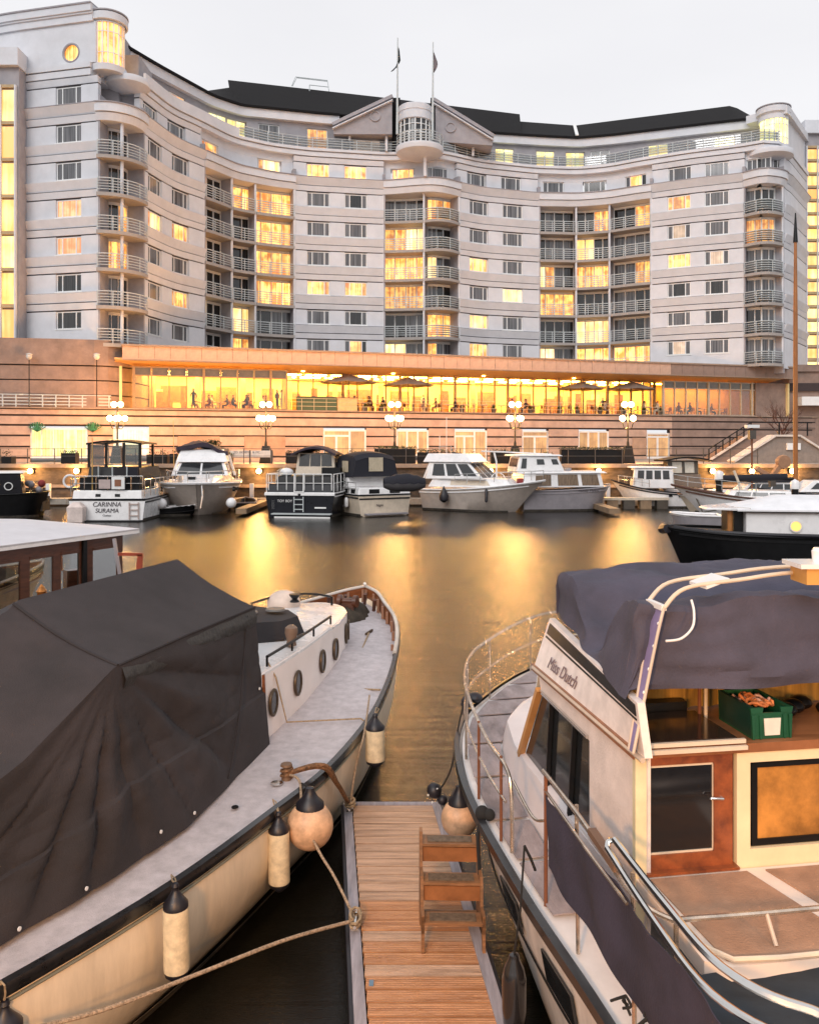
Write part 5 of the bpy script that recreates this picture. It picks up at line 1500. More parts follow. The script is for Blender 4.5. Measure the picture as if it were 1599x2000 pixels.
# pilothouse windows in white frames under a folded plum hood
_, fc = block('wheelhouse', b, (3.4, 6.2, 1.25, 1.2), (3.6, 5.6, 1.1, 1.0), 2.1, 3.55, CREAM)
panes(b, fc['aft'], 3, .06, .94, .45, .95); panes(b, fc['stb'], 2, .1, .9, .45, .92); panes(b, fc['port'], 2, .1, .9, .45, .92)
rows = [[V(2.9 + 2.8 * i / 5, -1.35 + 2.7 * k / 8, 3.5 + .42 * math.sin(PI * k / 8) + .1 * math.sin(i)) for k in range(9)] for i in range(6)]
MB().sheet(rows, .12).build('sun_hood', mat('plum_canvas', (.04, .028, .045), .85), b, True, local=True)
MB().box(2.6, 3.2, -1.7, -.6, 1.85, 2.7).build('deck_locker', BLACKP, b, local=True)
MB().ball((2.0, 1.35, 2.45), .42, 14, .6).build('covered_raft', WHITE, b, True, local=True)
for z in (2.55, 2.2): MB().tube([V(1.4 + .15 * i, 1.5 + .3 * math.sin(i), z + .1 * math.cos(i * 2)) for i in range(10)], .04, 6).build('coiled_line', CREAM, b, local=True)

# --- boat 4: cruiser with black canvas canopy, stern quarter, covered dinghy hung aft
b = boat('motor_cruiser', 'white cruiser with black canvas canopy and a dark covered dinghy across its deck', 'motor boat', 745, 1003, 118)
b.location = ((752 - 800) / F * 48.0, 48.0, 0)
hull(b, 8.5, 3.6, 1.2, 1.7, CREAM, WHITE, .55, .92, wl=.9, stripe=NAVY)
MB().box(-.03, .02, -1.6, 1.6, .95, 1.03).build('transom_line', NAVY, b, local=True)
_, fc = block('cockpit_coaming', b, (0, 3.2, 1.65, 1.7), (.1, 3.2, 1.55, 1.65), 1.2, 1.6, WHITE)
panes(b, fc['aft'], 2, .1, .9, .2, .8, BLACKP, gap=.2); panes(b, fc['port'], 3, .1, .9, .2, .8, BLACKP, gap=.1)
_, fc = block('cabin', b, (1.8, 6.0, 1.5, 1.2), (2.0, 5.4, 1.4, 1.0), 1.6, 2.25, WHITE)
panes(b, fc['port'], 3, .05, .9, .2, .8); 
o, rows = canopy('canopy', b, 1.2, 3.9, 1.45, 1.25, 2.2, 3.45, .22, NAVYC)
MB().box(1.15, 1.19, -.45, .45, 2.5, 3.3).build('clear_panel', mat('lit_clear', (.5, .42, .3), .3), b, local=True)
for s in (-1, 1): MB().box(1.9, 2.7, s * 1.44 - .02, s * 1.44 + .02, 2.45, 3.1).build('clear_panel', mat('lit_clear', (.5, .42, .3), .3), b, local=True)
letter(b, 'Night', .2, (-.05, .35, .62), (R(90), 0, R(-90)), INK, .2)
MB().box(-.45, -.03, -1.3, 1.3, .1, .18).build('bathing_platform', GREYH, b, local=True)
for s in (-1, 1): rails(b, [V(.2 + 1.1 * i, s * (1.72 - .03 * i * i * .3), 1.25) for i in range(7)], .65, .022)
fender(b, (1.2, 1.85, .75)); fender(b, (3.2, 1.85, .8))
# covered dinghy, a thing of its own
t = thing('covered_dinghy', 'dinghy under a dark fitted cover hanging between the black-canopied and the flared white cruisers', 'dinghy', at(790, 962, 46.4), R(8))
rows = []
for i in range(11):
    u = i / 10; x = -1.15 + 2.3 * u; w = .55 * math.sin(PI * (.08 + .84 * u)) ** .5; h = .2 + .22 * math.sin(PI * u)
    rows.append([V(x, w * math.cos(PI * k / 8), .55 + h * math.sin(PI * k / 8) * 1.2 + .03 * math.sin(u * 25)) for k in range(9)])
MB().sheet(rows, .05).build('cover', NAVYC, t, True, local=True)
rows = [[V(r[0].x, r[0].y * math.cos(PI * k / 8) / 1.0, .55 - .5 * math.sin(PI * k / 8) * min(1, r[0].y * 2)) for k in range(9)] for r in rows]
MB().grid(rows).build('hull', mat('grey_rib', (.08, .075, .08), .6), t, True, local=True)

# --- boat 5: flared white cruiser, raked screen of five panes
b = boat('motor_cruiser', 'flared white fly-roof cruiser with five raked windscreen panes and a dark teardrop fender', 'motor boat', 900, 1000, -30)
b.location = ((843 - 800) / F * 53.6, 53.6, 0)
hull(b, 7.6, 3.5, 1.3, 1.95, BEIGEH, WHITE, .5, .92, rake=1.3, wl=.72, stripe=WHITE)
_, fc = block('trunk', b, (.5, 6.0, 1.45, .7), (.8, 5.3, 1.3, .6), 1.45, 2.0, WHITE)
panes(b, fc['stb'], 1, .25, .75, .25, .75, CREAM)
_, fc = block('wheelhouse', b, (.3, 4.2, 1.45, 1.3), (.5, 3.1, 1.2, 1.05), 1.95, 2.95, WHITE)
panes(b, fc['fwd'], 3, .04, .96, .1, .92, gap=.05); panes(b, fc['stb'], 3, .1, .97, .2, .92, gap=.05); panes(b, fc['port'], 2, .1, .97, .2, .92)
_, fc = block('roof', b, (.1, 3.4, 1.35, 1.2), (.35, 2.9, 1.15, 1.0), 2.97, 3.5, WHITE)
MB().box(1.5, 2.1, -.08, .08, 3.48, 3.55).build('wiper_hatch', BGLASS, b, local=True)
rails(b, [V(2.5 + .8 * i, -(1.7 - .045 * i * i), 1.7 + .04 * i) for i in range(6)] + [V(7.5, 0, 1.98)], .55, .022)
rails(b, [V(2.5 + .8 * i, (1.7 - .045 * i * i), 1.7 + .04 * i) for i in range(6)] + [V(7.5, 0, 1.98)], .55, .022)
MB().lathe([(.02, .55), (.06, .45), (.2, .2), (.3, -.05), (.26, -.3), (.1, -.42), (.01, -.45)], (1.9, -1.95, 1.0), 14).build('teardrop_fender', RUBBER, b, True, local=True)
MB().lathe([(.02, .4), (.09, .3), (.09, -.35), (.02, -.42)], (4.6, -1.72, 1.05), 10).build('fender', RUBBER, b, True, local=True)
for (xx, yy, hh) in ((.6, .9, 2.4), (.9, -.6, 1.2)):
    MB().tube([V(xx, yy, 3.4), V(xx, yy, 3.4 + hh)], .02, 5).build('whip_aerial', FRAME, b, local=True)
MB().tube([V(1.0, -.8, 3.5), V(1.0, -.8, 3.95), V(1.0, .8, 3.95), V(1.0, .8, 3.5)], .03, 6).build('roof_rail', CHROME, b, local=True)
for s in (-1, 1): MB().bar((-.1, s * 1.3, 1.4), (.5, s * 1.1, 3.0), .08).build('canopy_strut', WHITE, b, local=True)

# --- boat 6: grey-hulled boat with large saloon windows
b = boat('motor_cruiser', 'grey-hulled boat with white upperworks, large curtained saloon windows and a name near the end', 'motor boat', 1090, 1003, 8)
b.location = ((1012 - 800) / F * 52.2, 52.2, 0)
hull(b, 5.9, 3.3, 1.25, 1.55, GREYH, GREYH, .72, .9, rake=.6, wl=.85, flare=.5, stripe=GREYH)
_, fc = block('saloon', b, (-.1, 5.1, 1.35, 1.15), (.0, 4.9, 1.3, 1.1), 1.45, 2.3, WHITE)
CW = mat('curtained_glass', (.24, .15, .08), .15, col2=(.05, .03, .015), vscale=4, stretch=(6, 6, .3), coat=.5)
for (u0, u1) in ((.14, .36), (.42, .70), (.72, .96)): panes(b, fc['stb'], 1, u0, u1, .12, .92, CW)
panes(b, fc['fwd'], 2, .05, .95, .12, .92, CW)
block('saloon_roof', b, (-.4, 5.3, 1.45, 1.25), (-.3, 5.1, 1.3, 1.15), 2.3, 2.42, WHITE)
_, fc = block('wheelhouse', b, (-.4, 2.6, 1.2, 1.15), (-.2, 2.2, 1.1, 1.0), 2.42, 3.35, WHITE)
panes(b, fc['stb'], 1, .42, .62, .45, .8, BGLASS); panes(b, fc['stb'], 1, .78, .95, .45, .8, BGLASS); panes(b, fc['stb'], 1, .06, .2, .2, .85, BGLASS); panes(b, fc['aft'], 2, .1, .9, .3, .85)
panes(b, fc['fwd'], 2, .06, .94, .35, .85)
block('wheelhouse_roof', b, (-.6, 2.5, 1.25, 1.2), (-.5, 2.3, 1.2, 1.1), 3.35, 3.45, WHITE)
MB().tube([V(-2.4, -.3, 3.65), V(-1.0, -.4, 3.6), V(2.0, -.4, 3.45)], .05, 6).build('boom', WHITE, b, local=True)
MB().tube([V(-1.6, -.3, 3.6), V(-1.45, -.3, 3.0), V(-1.45, -.3, 1.6)], .06, 6).build('boom_post', WHITE, b, local=True)
MB().box(2.9, 3.3, -.3, .3, 2.42, 2.6).build('skylight', GREYH, b, local=True)
letter(b, 'Honey Mylou', .24, (3.9, -1.68, 1.28), (R(82), 0, R(2)), INK, .3)
MB().tube([V(-1.5 + .45 * math.cos(2 * PI * i / 20), -.9, 1.9 + .45 * math.sin(2 * PI * i / 20)) for i in range(20)], .03, 6, True).build('hoop', WHITE, b, True, local=True)
MB().box(-1.9, -.2, -1.1, 1.1, .95, 1.15).build('stern_platform', WHITE, b, local=True)
MB().box(-.35, -.05, -1.35, -.95, 1.2, 2.0).build('red_cover', mat('red_cloth', (.25, .03, .03), .8), b, local=True)
fender(b, (-.7, -1.25, .8), .16, .6, RUBBER)

# --- boat 7: small white trawler, bow to the left
b = boat('motor_cruiser', 'small white trawler yacht with upswept bow pointing left near the staircase', 'motor boat', 1265, 990, 172)
b.location = ((1340 - 800) / F * 55.0, 54.6, 0)
hull(b, 4.9, 2.6, 1.0, 1.75, WHITE, TEAK, .5, .9, rake=.9, wl=.85, stripe=NAVY)
_, fc = block('wheelhouse', b, (1.0, 3.6, .9, .8), (1.1, 3.5, .85, .75), 1.25, 2.55, WHITE)
panes(b, fc['port'], 4, .08, .92, .45, .88, gap=.05); panes(b, fc['stb'], 4, .08, .92, .45, .88); panes(b, fc['fwd'], 2, .08, .92, .45, .88)
block('wheelhouse_roof', b, (.8, 3.8, 1.0, .9), (.9, 3.7, .9, .8), 2.55, 2.64, WHITE)
for xx in (.6, 1.2): MB().box(xx, xx + .22, 1.26, 1.3, .75, .9).build('porthole', BLACKP, b, local=True); 
rails(b, [V(2.6 + .45 * i, 1.15 - .06 * i * i, 1.35 + .06 * i) for i in range(5)], .45, .02)
rails(b, [V(2.6 + .45 * i, -1.15 + .06 * i * i, 1.35 + .06 * i) for i in range(5)], .45, .02)
# --- boat 7b: dark-canopied cruiser behind
b = boat('motor_cruiser', 'cruiser with sweeping black bimini and pale clear panels behind the small white trawler', 'motor boat', 1335, 985, 100)
b.location = ((1338 - 800) / F * 55.4, 55.6, 0)
hull(b, 1.2, 2.8, 1.1, 1.3, WHITE, WHITE, .9, .95, wl=.9)
_, fc = block('cockpit', b, (.0, 1.0, 1.3, 1.2), (.05, 1.0, 1.2, 1.1), 1.2, 2.1, mat('brownish_panel', (.22, .16, .12), .6))
_, fc = block('screen', b, (.1, 1.1, 1.1, 1.0), (.2, 1.0, 1.1, 1.0), 2.1, 3.0, DKFRAME)
panes(b, fc['aft'], 2, .1, .9, .1, .9, mat('pale_clear', (.62, .58, .5), .3), gap=.1)
rows = [[V(-.4 + 1.6 * i / 5, -1.75 + 3.3 * k / 8, 3.05 + .22 * math.sin(PI * k / 8)) for k in range(9)] for i in range(6)]
MB().sheet(rows, .1).build('bimini', BLACKP, b, True, local=True)

# --- boat 8: sailing yacht bow
b = boat('sailing_yacht', 'white sailing yacht with sharp raked bow pointing left and brown wooden mast', 'sailing boat', 1400, 1028, 168)
b.location = ((1560 - 800) / F * 43.5, 43.2, 0)
hull(b, 6.4, 2.7, 1.25, 1.95, WHITE, TEAK, .3, .9, rake=1.3, wl=.8, stripe=DKWOOD)
_, fc = block('coachroof', b, (.5, 3.8, .95, .6), (.7, 3.5, .85, .5), 1.3, 1.7, WHITE)
panes(b, fc['port'], 3, .1, .9, .3, .75)
MB().tube([V(.3, 0, 1.2), V(.3, 0, 10.6), V(.3, 0, 14.5)], [.12, .11, .07], 12).build('mast', mat('orange_mast', (.42, .15, .035), .45, var=.2, vscale=3, stretch=(1, 1, .3)), b, True, local=True)
MB().tube([V(.3, 0, 14.4), V(.3, 0, 15.9)], [.12, .03], 10).build('mast_head', BLACKP, b, True, local=True)
MB().tube([V(.25, 0, 2.3), V(4.2, 0, 2.15)], .08, 8).build('boom', BLACKP, b, True, local=True)
MB().tube([V(.7, 0, 2.4), V(3.8, 0, 2.28)], .17, 10).build('furled_sail', NAVYC, b, True, local=True)
rails(b, [V(2.4 + .8 * i, 1.1 - .05 * i * i, 1.55 + .08 * i) for i in range(5)] + [V(6.3, 0, 1.98)], .5, .02)
MB().tube([V(2.9, .2, 1.6), V(3.3, .1, 2.7)], .07, 6).build('davit', CREAM, b, local=True)
for s in (-1, 1):
    MB().tube([V(3.9, s * .3, 1.3), V(4.3, s * .95, .7), V(4.9, s * .7, .55), V(5.2, s * .4, 1.3)], .04, 6).build('anchor_chain', DKFRAME, b, local=True)
# tan folded arm
t = thing('folding_crane', 'tan hinged crane arm with rounded head on a boat left of the brown mast', 'crane', at(1503, 938, 47))
P_ = lambda x, y: at(x, y, 47)
TAN = mat('tan_paint', (.42, .22, .12), .6)
MB().bar(P_(1476, 914), P_(1506, 932), .38, .22).build('lower_arm', TAN, t); MB().bar(P_(1505, 934), P_(1526, 902), .36, .22).build('upper_arm', TAN, t)
MB().lathe([(.36, -.2), (.4, 0), (.36, .2)], P_(1529, 902), 14, (0, 1, 0)).build('head', TAN, t, True); MB().bar(P_(1506, 932), P_(1508, 950), .3, .3).build('pedestal', DKFRAME, t)
# white cruisers at the right edge
b = boat('motor_cruiser', 'low white cruiser with dark stripe behind the yacht, at the right edge', 'motor boat', 1560, 985, 176, 49.5)
b.location = ((1680 - 800) / F * 49.5, 49.5, 0)
hull(b, 6.0, 3.0, 1.1, 1.5, WHITE, WHITE, .5, .9, stripe=NAVY)
_, fc = block('cabin', b, (0, 3.8, 1.2, .9), (.2, 3.0, 1.05, .8), 1.3, 1.95, WHITE); panes(b, fc['port'], 3, .1, .9, .25, .8)
b = boat('motor_cruiser', 'white cruiser with slender upper deck in front of the wall lamp by the mast', 'motor boat', 1450, 980, 178, 51.5)
b.location = ((1560 - 800) / F * 51.5, 51.5, 0)
hull(b, 5.6, 2.8, 1.1, 1.3, WHITE, WHITE, .5, .9, stripe=NAVY)
_, fc = block('cabin', b, (.4, 3.8, 1.1, .9), (.6, 3.2, 1.0, .8), 1.2, 1.8, WHITE); panes(b, fc['port'], 4, .05, .95, .25, .8)
MB().box(.5, 3.5, -1.1, 1.1, 1.82, 1.98).build('canopy', NAVYC, b, local=True)
b = boat('motor_cruiser', 'white launch moored left of the sailing yacht behind the white-capped pile', 'motor boat', 1390, 990, 175, 50.5)
b.location = ((1470 - 800) / F * 50.5, 50.5, 0)
hull(b, 4.4, 2.3, .9, 1.1, CREAM, WHITE, .5, .9, stripe=DKWOOD)
block('cabin', b, (.5, 2.8, .8, .7), (.6, 2.5, .75, .6), 1.0, 1.35, WHITE)
# mooring piles with white caps
for x, yb, yt, Y, lb in ((1404, 968, 920, 50, 'black mooring pile with rounded white cap left of the sailing yacht'), (1552, 999, 938, 33.5, 'black mooring pile with white cap in front of the barge roof')):
    c = at(x, yt, Y); t = thing('mooring_pile', lb, 'pile', (c.x, Y, 0)); r = 6.5 / F * Y
    MB().lathe([(r, -1), (r, c.z - r * 2.6)], (c.x, Y, 0), 14).build('post', BLACKP, t, True)
    MB().lathe([(r * 1.35, -r * 2.6), (r * 1.35, -r * .8), (r * 1.1, -r * .2), (r * .6, .0), (.01, .05)], (c.x, Y, c.z), 16).build('cap', WHITE, t, True)
# lower signal post
c = at(1468, 835, 44); t = thing('signal_post', 'thin rusty post with flat lamp head in front of the stairs', 'lamp post', (c.x, 44, 0))
MB().tube([V(c.x, 44, 0), c], .05, 8).build('pole', mat('rusty', (.2, .07, .03), .8), t); MB().box(c.x - .32, c.x + .32, 43.8, 44.2, c.z - .02, c.z + .14).build('lamp_head', FRAME, t)
MB().box(c.x - .16, c.x + .16, 43.85, 44.15, c.z - .6, c.z - .15).build('box', DKFRAME, t)

# --- black barge with white wheelhouse
b = thing('barge', 'black-hulled barge with white cabin, amber porthole and large white roof at the right', 'barge', (at(1600, 1100, 28.2).x + .5, 28.0, 0), R(172))
hull(b, 5.6, 3.0, 1.05, 1.25, BLACKP, BLACKP, .55, .9, rake=.6, wl=.9, stripe=BLACKP)
_, fc = block('cabin', b, (-1.0, 3.2, 1.3, 1.25), (-1.0, 3.2, 1.3, 1.25), 1.0, 1.86, WHITE)
f = fc['port']
c = (f[0] * .45 + f[1] * .55) * .4 + (f[3] * .45 + f[2] * .55) * .6
MB().lathe([(.2, -.01), (.2, .03), (.16, .035), (.16, .0)], V(1.7, 1.3, 1.42), 22, (0, 1, 0)).build('porthole', FRAME, b, local=True)
MB().lathe([(.15, 0), (.15, .03)], V(1.7, 1.3, 1.42), 22, (0, 1, 0)).build('porthole_glass', lit('amber_port', (1, .62, .15), (.9, .45, .08), 1.2), b, local=True)
MB().box(-1.0, 3.25, -1.42, 1.42, 1.86, 1.92).build('roof_edge', BLACKP, b, local=True)
rows = [[V(-1.2 + 4.7 * i / 6, -1.45 + 2.9 * k / 8, 1.94 + .42 * math.sin(PI * k / 8) ** .8 * (1 - max(0, i - 4) * .45)) for k in range(9)] for i in range(7)]
MB().sheet(rows, .05).build('roof', mat('roof_white', (.8, .8, .82), .6, var=.06, vscale=2), b, True, local=True)
MB().box(3.21, 3.5, -.9, .9, 1.0, 1.85).build('doorway', BLACKP, b, local=True)
MB().lathe([(.08, 0), (.08, .9)], (3.62, .9, 1.0), 10).build('lit_post', mat('orange_pipe', (.4, .16, .04), .5), b, local=True)
MB().prism([V(3.1, -1.0, 1.9), V(4.4, -.2, 1.9), V(4.4, .9, 1.9), V(3.1, 1.45, 1.9)], [V(3.1, -1.0, 2.0), V(4.3, -.2, 1.96), V(4.3, .9, 1.96), V(3.1, 1.45, 2.0)]).build('awning', WHITE, b, local=True)
MB().tube([V(5.5, -.3, 1.2), V(5.62, 0, 1.15), V(5.5, .3, 1.2)], .16, 8).build('bow_fender', RUBBER, b, True, local=True)
MB().tube([V(p.x, p.y, p.z) for p in smooth_pts([V(0, 1.45, 1.12), V(2.5, 1.5, 1.15), V(4.3, 1.15, 1.2), V(5.3, .4, 1.26)], 5)], .07, 6).build('bow_roll', RUBBER, b, True, local=True)
t = thing('small_workboat', 'white flat-nosed workboat beneath the pointed awning of the barge', 'dinghy', (at(1410, 1035, 38).x, 38.2, 0), R(172))
hull(t, 2.2, 1.6, .85, .95, GREYH, WHITE, .7, .95, rake=.4)

# --- dark launch at the left edge
b = boat('motor_launch', 'black launch with boxy wheelhouse moored at the far left', 'motor boat', 20, 1012, 20)
b.location = ((-40 - 800) / F * 47, 47, 0)
hull(b, 3.6, 3.0, 1.3, 1.4, BLACKP, BLACKP, .7, .95, rake=.3)
block('wheelhouse', b, (-.6, 2.3, 1.1, 1.1), (-.6, 2.2, 1.1, 1.1), 1.3, 2.45, NAVY); block('roof', b, (-.7, 2.4, 1.2, 1.2), (-.7, 2.3, 1.1, 1.1), 2.46, 2.56, FRAME)
MB().tube([V(1.6 + .2 * math.cos(2 * PI * i / 18), -1.16, 1.75 + .2 * math.sin(2 * PI * i / 18)) for i in range(18)], .03, 6, True).build('ring', FRAME, b, True, local=True)
t = thing('rope_heap', 'heap of pale fenders and red rope on the walkway right of the black launch', 'rope', at(78, 975, 48))
for k in range(12):
    p = at(68 + rng.uniform(-14, 18), 955 + rng.uniform(-12, 30), 48 + rng.uniform(-.3, .3))
    if k % 3: MB().ball(p, rng.uniform(.12, .22), 10).build('fender', [WHITE, GREYH, mat('red_cloth', (.25, .03, .03), .8)][k % 3], t, True)
    else: MB().tube([p + V(.3 * math.cos(i), .1, .25 * math.sin(i)) for i in range(7)], .03, 6, True).build('rope_coil', ROPE, t, True)
MB().box(at(58, 0, 48).x, at(90, 0, 48).x, 47.6, 48.6, .3, 1.1).build('crate', DKFRAME, t)

# --- floating walkway along the quay that the boats lie against
t = thing('floating_walkway', 'long low floating walkway behind the row of moored boats', 'pontoon', (0, 56, 0))
m_ = mat('pontoon_concrete', (.36, .32, .27), .85)
for i in range(-14, 15): MB().box(i * 2.5, i * 2.5 + 2.46, 55.6, 56.7, .12, .5).build('deck_section', m_, t)
for x in (488, 1180): 
    a = at(x, 0, 50).x; MB().box(a - .3, a + .3, 47.5, 55.6, .15, .45).build('finger', TEAK, t)
for i, x in enumerate((90, 290, 490, 1000, 1190)):
    a = at(x, 0, 55).x; MB().box(a - .12, a + .12, 55.3, 55.6, .5, 1.5).build('service_post', WHITE, t)
q = at(1235, 985, 54.4); t = thing('mooring_stage', 'low timber mooring stage with dark floats beneath the bow of the small trawler', 'pontoon', (q.x, 53.6, 0))
MB().box(q.x - 2.2, q.x + 2.0, 53.2, 54.0, .55, .7).build('deck', CREAM, t)
for k in range(4): MB().box(q.x - 1.9 + 1.05 * k, q.x - 1.2 + 1.05 * k, 53.25, 53.95, -.1, .54).build('float', DKFRAME if k % 2 else TEAK, t)
# ================================================================== NEAR BOATS AND PONTOON
# ---------------------------------------------------------------- pontoon
pon = thing('finger_pontoon', 'narrow timber finger pontoon with ribbed planks between the two near boats', 'pontoon', (0, 6, 0.4))
def ponL(Y): return -0.345 - (Y - 5.26) * 0.098
def ponR(Y): return 0.62 - (Y - 5.26) * 0.098
PLANK = mat('wet_deck_planks', (0.50, 0.25, 0.12), 0.38, var=0.28, vscale=3.0, stretch=(0.5, 8, 1), bump=0.3, bscale=40, col2=(0.30, 0.13, 0.055))
PLANK2 = mat('pale_deck_planks', (0.56, 0.36, 0.24), 0.45, var=0.25, vscale=3.0, stretch=(0.5, 8, 1), bump=0.3, bscale=40)
EDGE = mat('grey_edge_board', (0.36, 0.33, 0.36), 0.6, var=0.2, vscale=4, stretch=(6, 0.6, 1))
Yp = 2.2; i = 0
while Yp < 8.44:
    w = 0.136; m = MB(); n = 6
    a0, a1 = ponL(Yp) + 0.085, ponR(Yp) - 0.075
    # ribbed top: five small ridges per plank
    prof = []
    for k in range(6):
        y0 = Yp + w * k / 6.0 * 0.96; y1 = Yp + w * (k + 0.62) / 6.0 * 0.96; y2 = Yp + w * (k + 1) / 6.0 * 0.96
        prof += [(y0, 0.4), (y1, 0.4), (y1 + 0.003, 0.394), (y2 - 0.003, 0.394)]
    prof += [(Yp + w * 0.96, 0.394), (Yp + w * 0.96, 0.365), (Yp, 0.365)]
    z = rng.uniform(-0.002, 0.002)
    m.prism([(a0, y, zz + z) for y, zz in prof], [(a1, y, zz + z) for y, zz in prof])
    m.build('plank', PLANK if Yp < 7.2 and rng.random() < .8 else PLANK2, pon)
    Yp += w
for fn, sx in ((ponL, 1), (ponR, -1)):
    for Y0 in (2.2, 4.3, 6.4):
        Y1 = Y0 + 2.09 if Y0 < 6 else 8.46
        p, q = V(fn(Y0) + sx * 0.04, Y0, 0.392), V(fn(Y1) + sx * 0.04, Y1, 0.392)
        MB().bar(p, q, 0.078, 0.04).build('edge_board', EDGE, pon)
    p, q = V(fn(2.2) - sx * 0.012, 2.2, 0.28), V(fn(8.46) - sx * 0.012, 8.46, 0.28)
    MB().bar(p, q, 0.03, 0.24).build('side_fender', RUBBER, pon)
MB().bar((ponL(8.5), 8.48, 0.36), (ponR(8.5), 8.48, 0.36), 0.07, 0.1).build('end_board', EDGE, pon)
MB().box(ponL(5) + .1, ponR(7) - .1, 2.2, 8.4, -0.25, 0.34).build('float', mat('float_block', (.03, .03, .03), .8), pon)
def cleat(x, y, z, par, s=1.0, m_=None):
    m = MB(); m.box(x - .03 * s, x + .03 * s, y - .06 * s, y + .06 * s, z, z + .015); m.tube([V(x, y - .03 * s, z), V(x, y - .03 * s, z + .05 * s)], .012 * s, 6); m.tube([V(x, y + .03 * s, z), V(x, y + .03 * s, z + .05 * s)], .012 * s, 6)
    m.tube([V(x, y - .11 * s, z + .055 * s), V(x, y, z + .05 * s), V(x, y + .11 * s, z + .055 * s)], .014 * s, 6)
    return m.build('cleat', m_ or CHROME, par, True)
cleat(ponL(6.35) + .05, 6.3, .41, pon); cleat(ponL(8.3) + .06, 8.3, .41, pon)
MB().box(-.27, -.24, 5.62, 5.68, .402, .407).build('tag_plate', mat('blue_tag', (.15, .25, .35), .5), pon)

# ---------------------------------------------------------------- boarding steps
sp = thing('boarding_steps', 'small three-tread wooden boarding steps with brass-grip treads standing on the pontoon', 'steps', (.32, 6.2, .4))
SW = mat('steps_wood', (0.30, 0.14, 0.06), .5, var=.25, vscale=5, stretch=(1, 1, 6), bump=.2, bscale=30)
SRED = mat('steps_red_riser', (0.32, 0.12, 0.04), .45, var=.2, vscale=5)
GRIP = mat('grip_strip', (0.16, 0.11, 0.07), .7, var=.3, vscale=30)
def stp(u, d, z): return V(.085 + u + .0 * d - .03 * d, 5.98 + d - u * .03, .4 + z)
Wd = .43
trd = [(.02, .22), (.17, .43), (.32, .64)]
for u0 in (0.0, Wd):
    q = [(0, 0), (.05, 0), (.05, .16), (.36, .16), (.36, 0), (.42, 0), (.40, .74), (.30, .74), (.27, .50), (.17, .50), (.13, .29), (.02, .29)]
    a = [stp(u0, d, z) for d, z in q]
    # side panel: sawtooth outline, built as convex slices
    m = MB()
    def sl(pts): m.prism([stp(u0, d, z) for d, z in pts], [stp(u0 + .022, d, z) for d, z in pts])
    sl([(0, 0), (.05, 0), (.08, .27), (.0, .27)]); sl([(.36, 0), (.42, 0), (.42, .27), (.34, .27)])
    sl([(0, .14), (.40, .14), (.42, .26), (.0, .26)]); sl([(.14, .26), (.415, .26), (.415, .47), (.16, .47)]); sl([(.29, .47), (.41, .47), (.40, .72), (.32, .72)])
    m.build('side_panel', SW, sp)
for d, z in trd:
    def bx(u0, u1, d0, d1, z0, z1, nm, mm):
        b_ = [stp(u0, d0, z0), stp(u1, d0, z0), stp(u1, d1, z0), stp(u0, d1, z0)]; t_ = [stp(u0, d0, z1), stp(u1, d0, z1), stp(u1, d1, z1), stp(u0, d1, z1)]
        return MB().prism(b_, t_).build(nm, mm, sp)
    t = bx(.022, Wd, d - .02, d + .13, z - .02, z + .0, 'tread', SW)
    bx(.06, Wd - .04, d + .005, d + .1, z + .001, z + .008, 'grip', GRIP)
    if z > .3: bx(.022, Wd, d + .0, d + .018, z - .12 - .02, z - .035, 'riser', SRED)
bx(.022, Wd, .34, .36, .05, .12, 'riser', SW)

# ---------------------------------------------------------------- left boat
LBT = Vector((-.76, 14.7, 0)); La = Vector((-.282, -.959, 0)).normalized(); Ln = Vector((.959, -.282, 0)).normalized()
def LP_(s, t, z): return LBT + La * s + Ln * t + V(0, 0, z)
lb = thing('moored_yacht', 'white-hulled classic yacht with grey side deck, oval portholes and big dark tent cover', 'yacht', LP_(7, 0, 0))
RS = [(0, 0, 1.52), (.25, .3, 1.47), (.767, .60, 1.41), (1.5, 1.0, 1.34), (2.38, 1.32, 1.28), (3.39, 1.58, 1.2), (4.4, 1.78, 1.12), (5.38, 1.90, 1.05), (6.56, 1.93, 1.0), (7.4, 1.83, .97), (8.74, 1.64, .95), (9.96, 1.33, .95), (11, 1.0, .97), (12, .6, 1.0), (12.8, .0, 1.02)]
WS = [(.62, 0), (.75, .06), (1.1, .22), (1.8, .6), (2.6, .95), (3.4, 1.22), (4.62, 1.44), (5.57, 1.53), (6.8, 1.46), (7.94, 1.42), (8.83, 1.34), (9.9, 1.1), (10.8, .75), (11.6, .4), (12.2, 0)]
def crv(P, n=5):
    return smooth_pts([Vector((*p, 0)) if len(p) == 2 else Vector(p) for p in P], n)
rs = crv(RS); ws = crv(WS)
rows = []
for r, w in zip(rs, ws):
    r = Vector((r.x, max(0, r.y), r.z)); w = Vector((w.x, max(0, w.y)))
    sec = []
    for k in range(11):
        v = k / 10          # 0 keel .. 1 sheer
        if v < .25:
            q = v / .25; sec.append((w.x, w.y * q ** .6 * .96, -.55 + .5 * q ** 1.6))
        else:
            q = (v - .25) / .75; e = q ** .75
            bul = .10 * math.sin(PI * q) * min(1, w.y)
            sec.append((w.x + (r.x - w.x) * q, w.y + (r.y - w.y) * e + bul, -.05 + (r.z - .05 + .05) * q))
    rows.append(sec)
LHULL = mat('left_hull_white', (0.86, 0.72, 0.54), .38, var=.10, vscale=3.5, coat=.2, stretch=(1.6, 1.6, .35), bump=.12, bscale=14)
m = MB().grid([[LP_(*p) for p in sec] for sec in rows]); m.grid([[LP_(p[0], -p[1], p[2]) for p in sec] for sec in rows])
m.build('hull', LHULL, lb, True)
LDECK = mat('left_deck_paint', (0.54, 0.50, 0.52), .8, var=.12, vscale=9, bump=.4, bscale=130, detail=12)
g = []
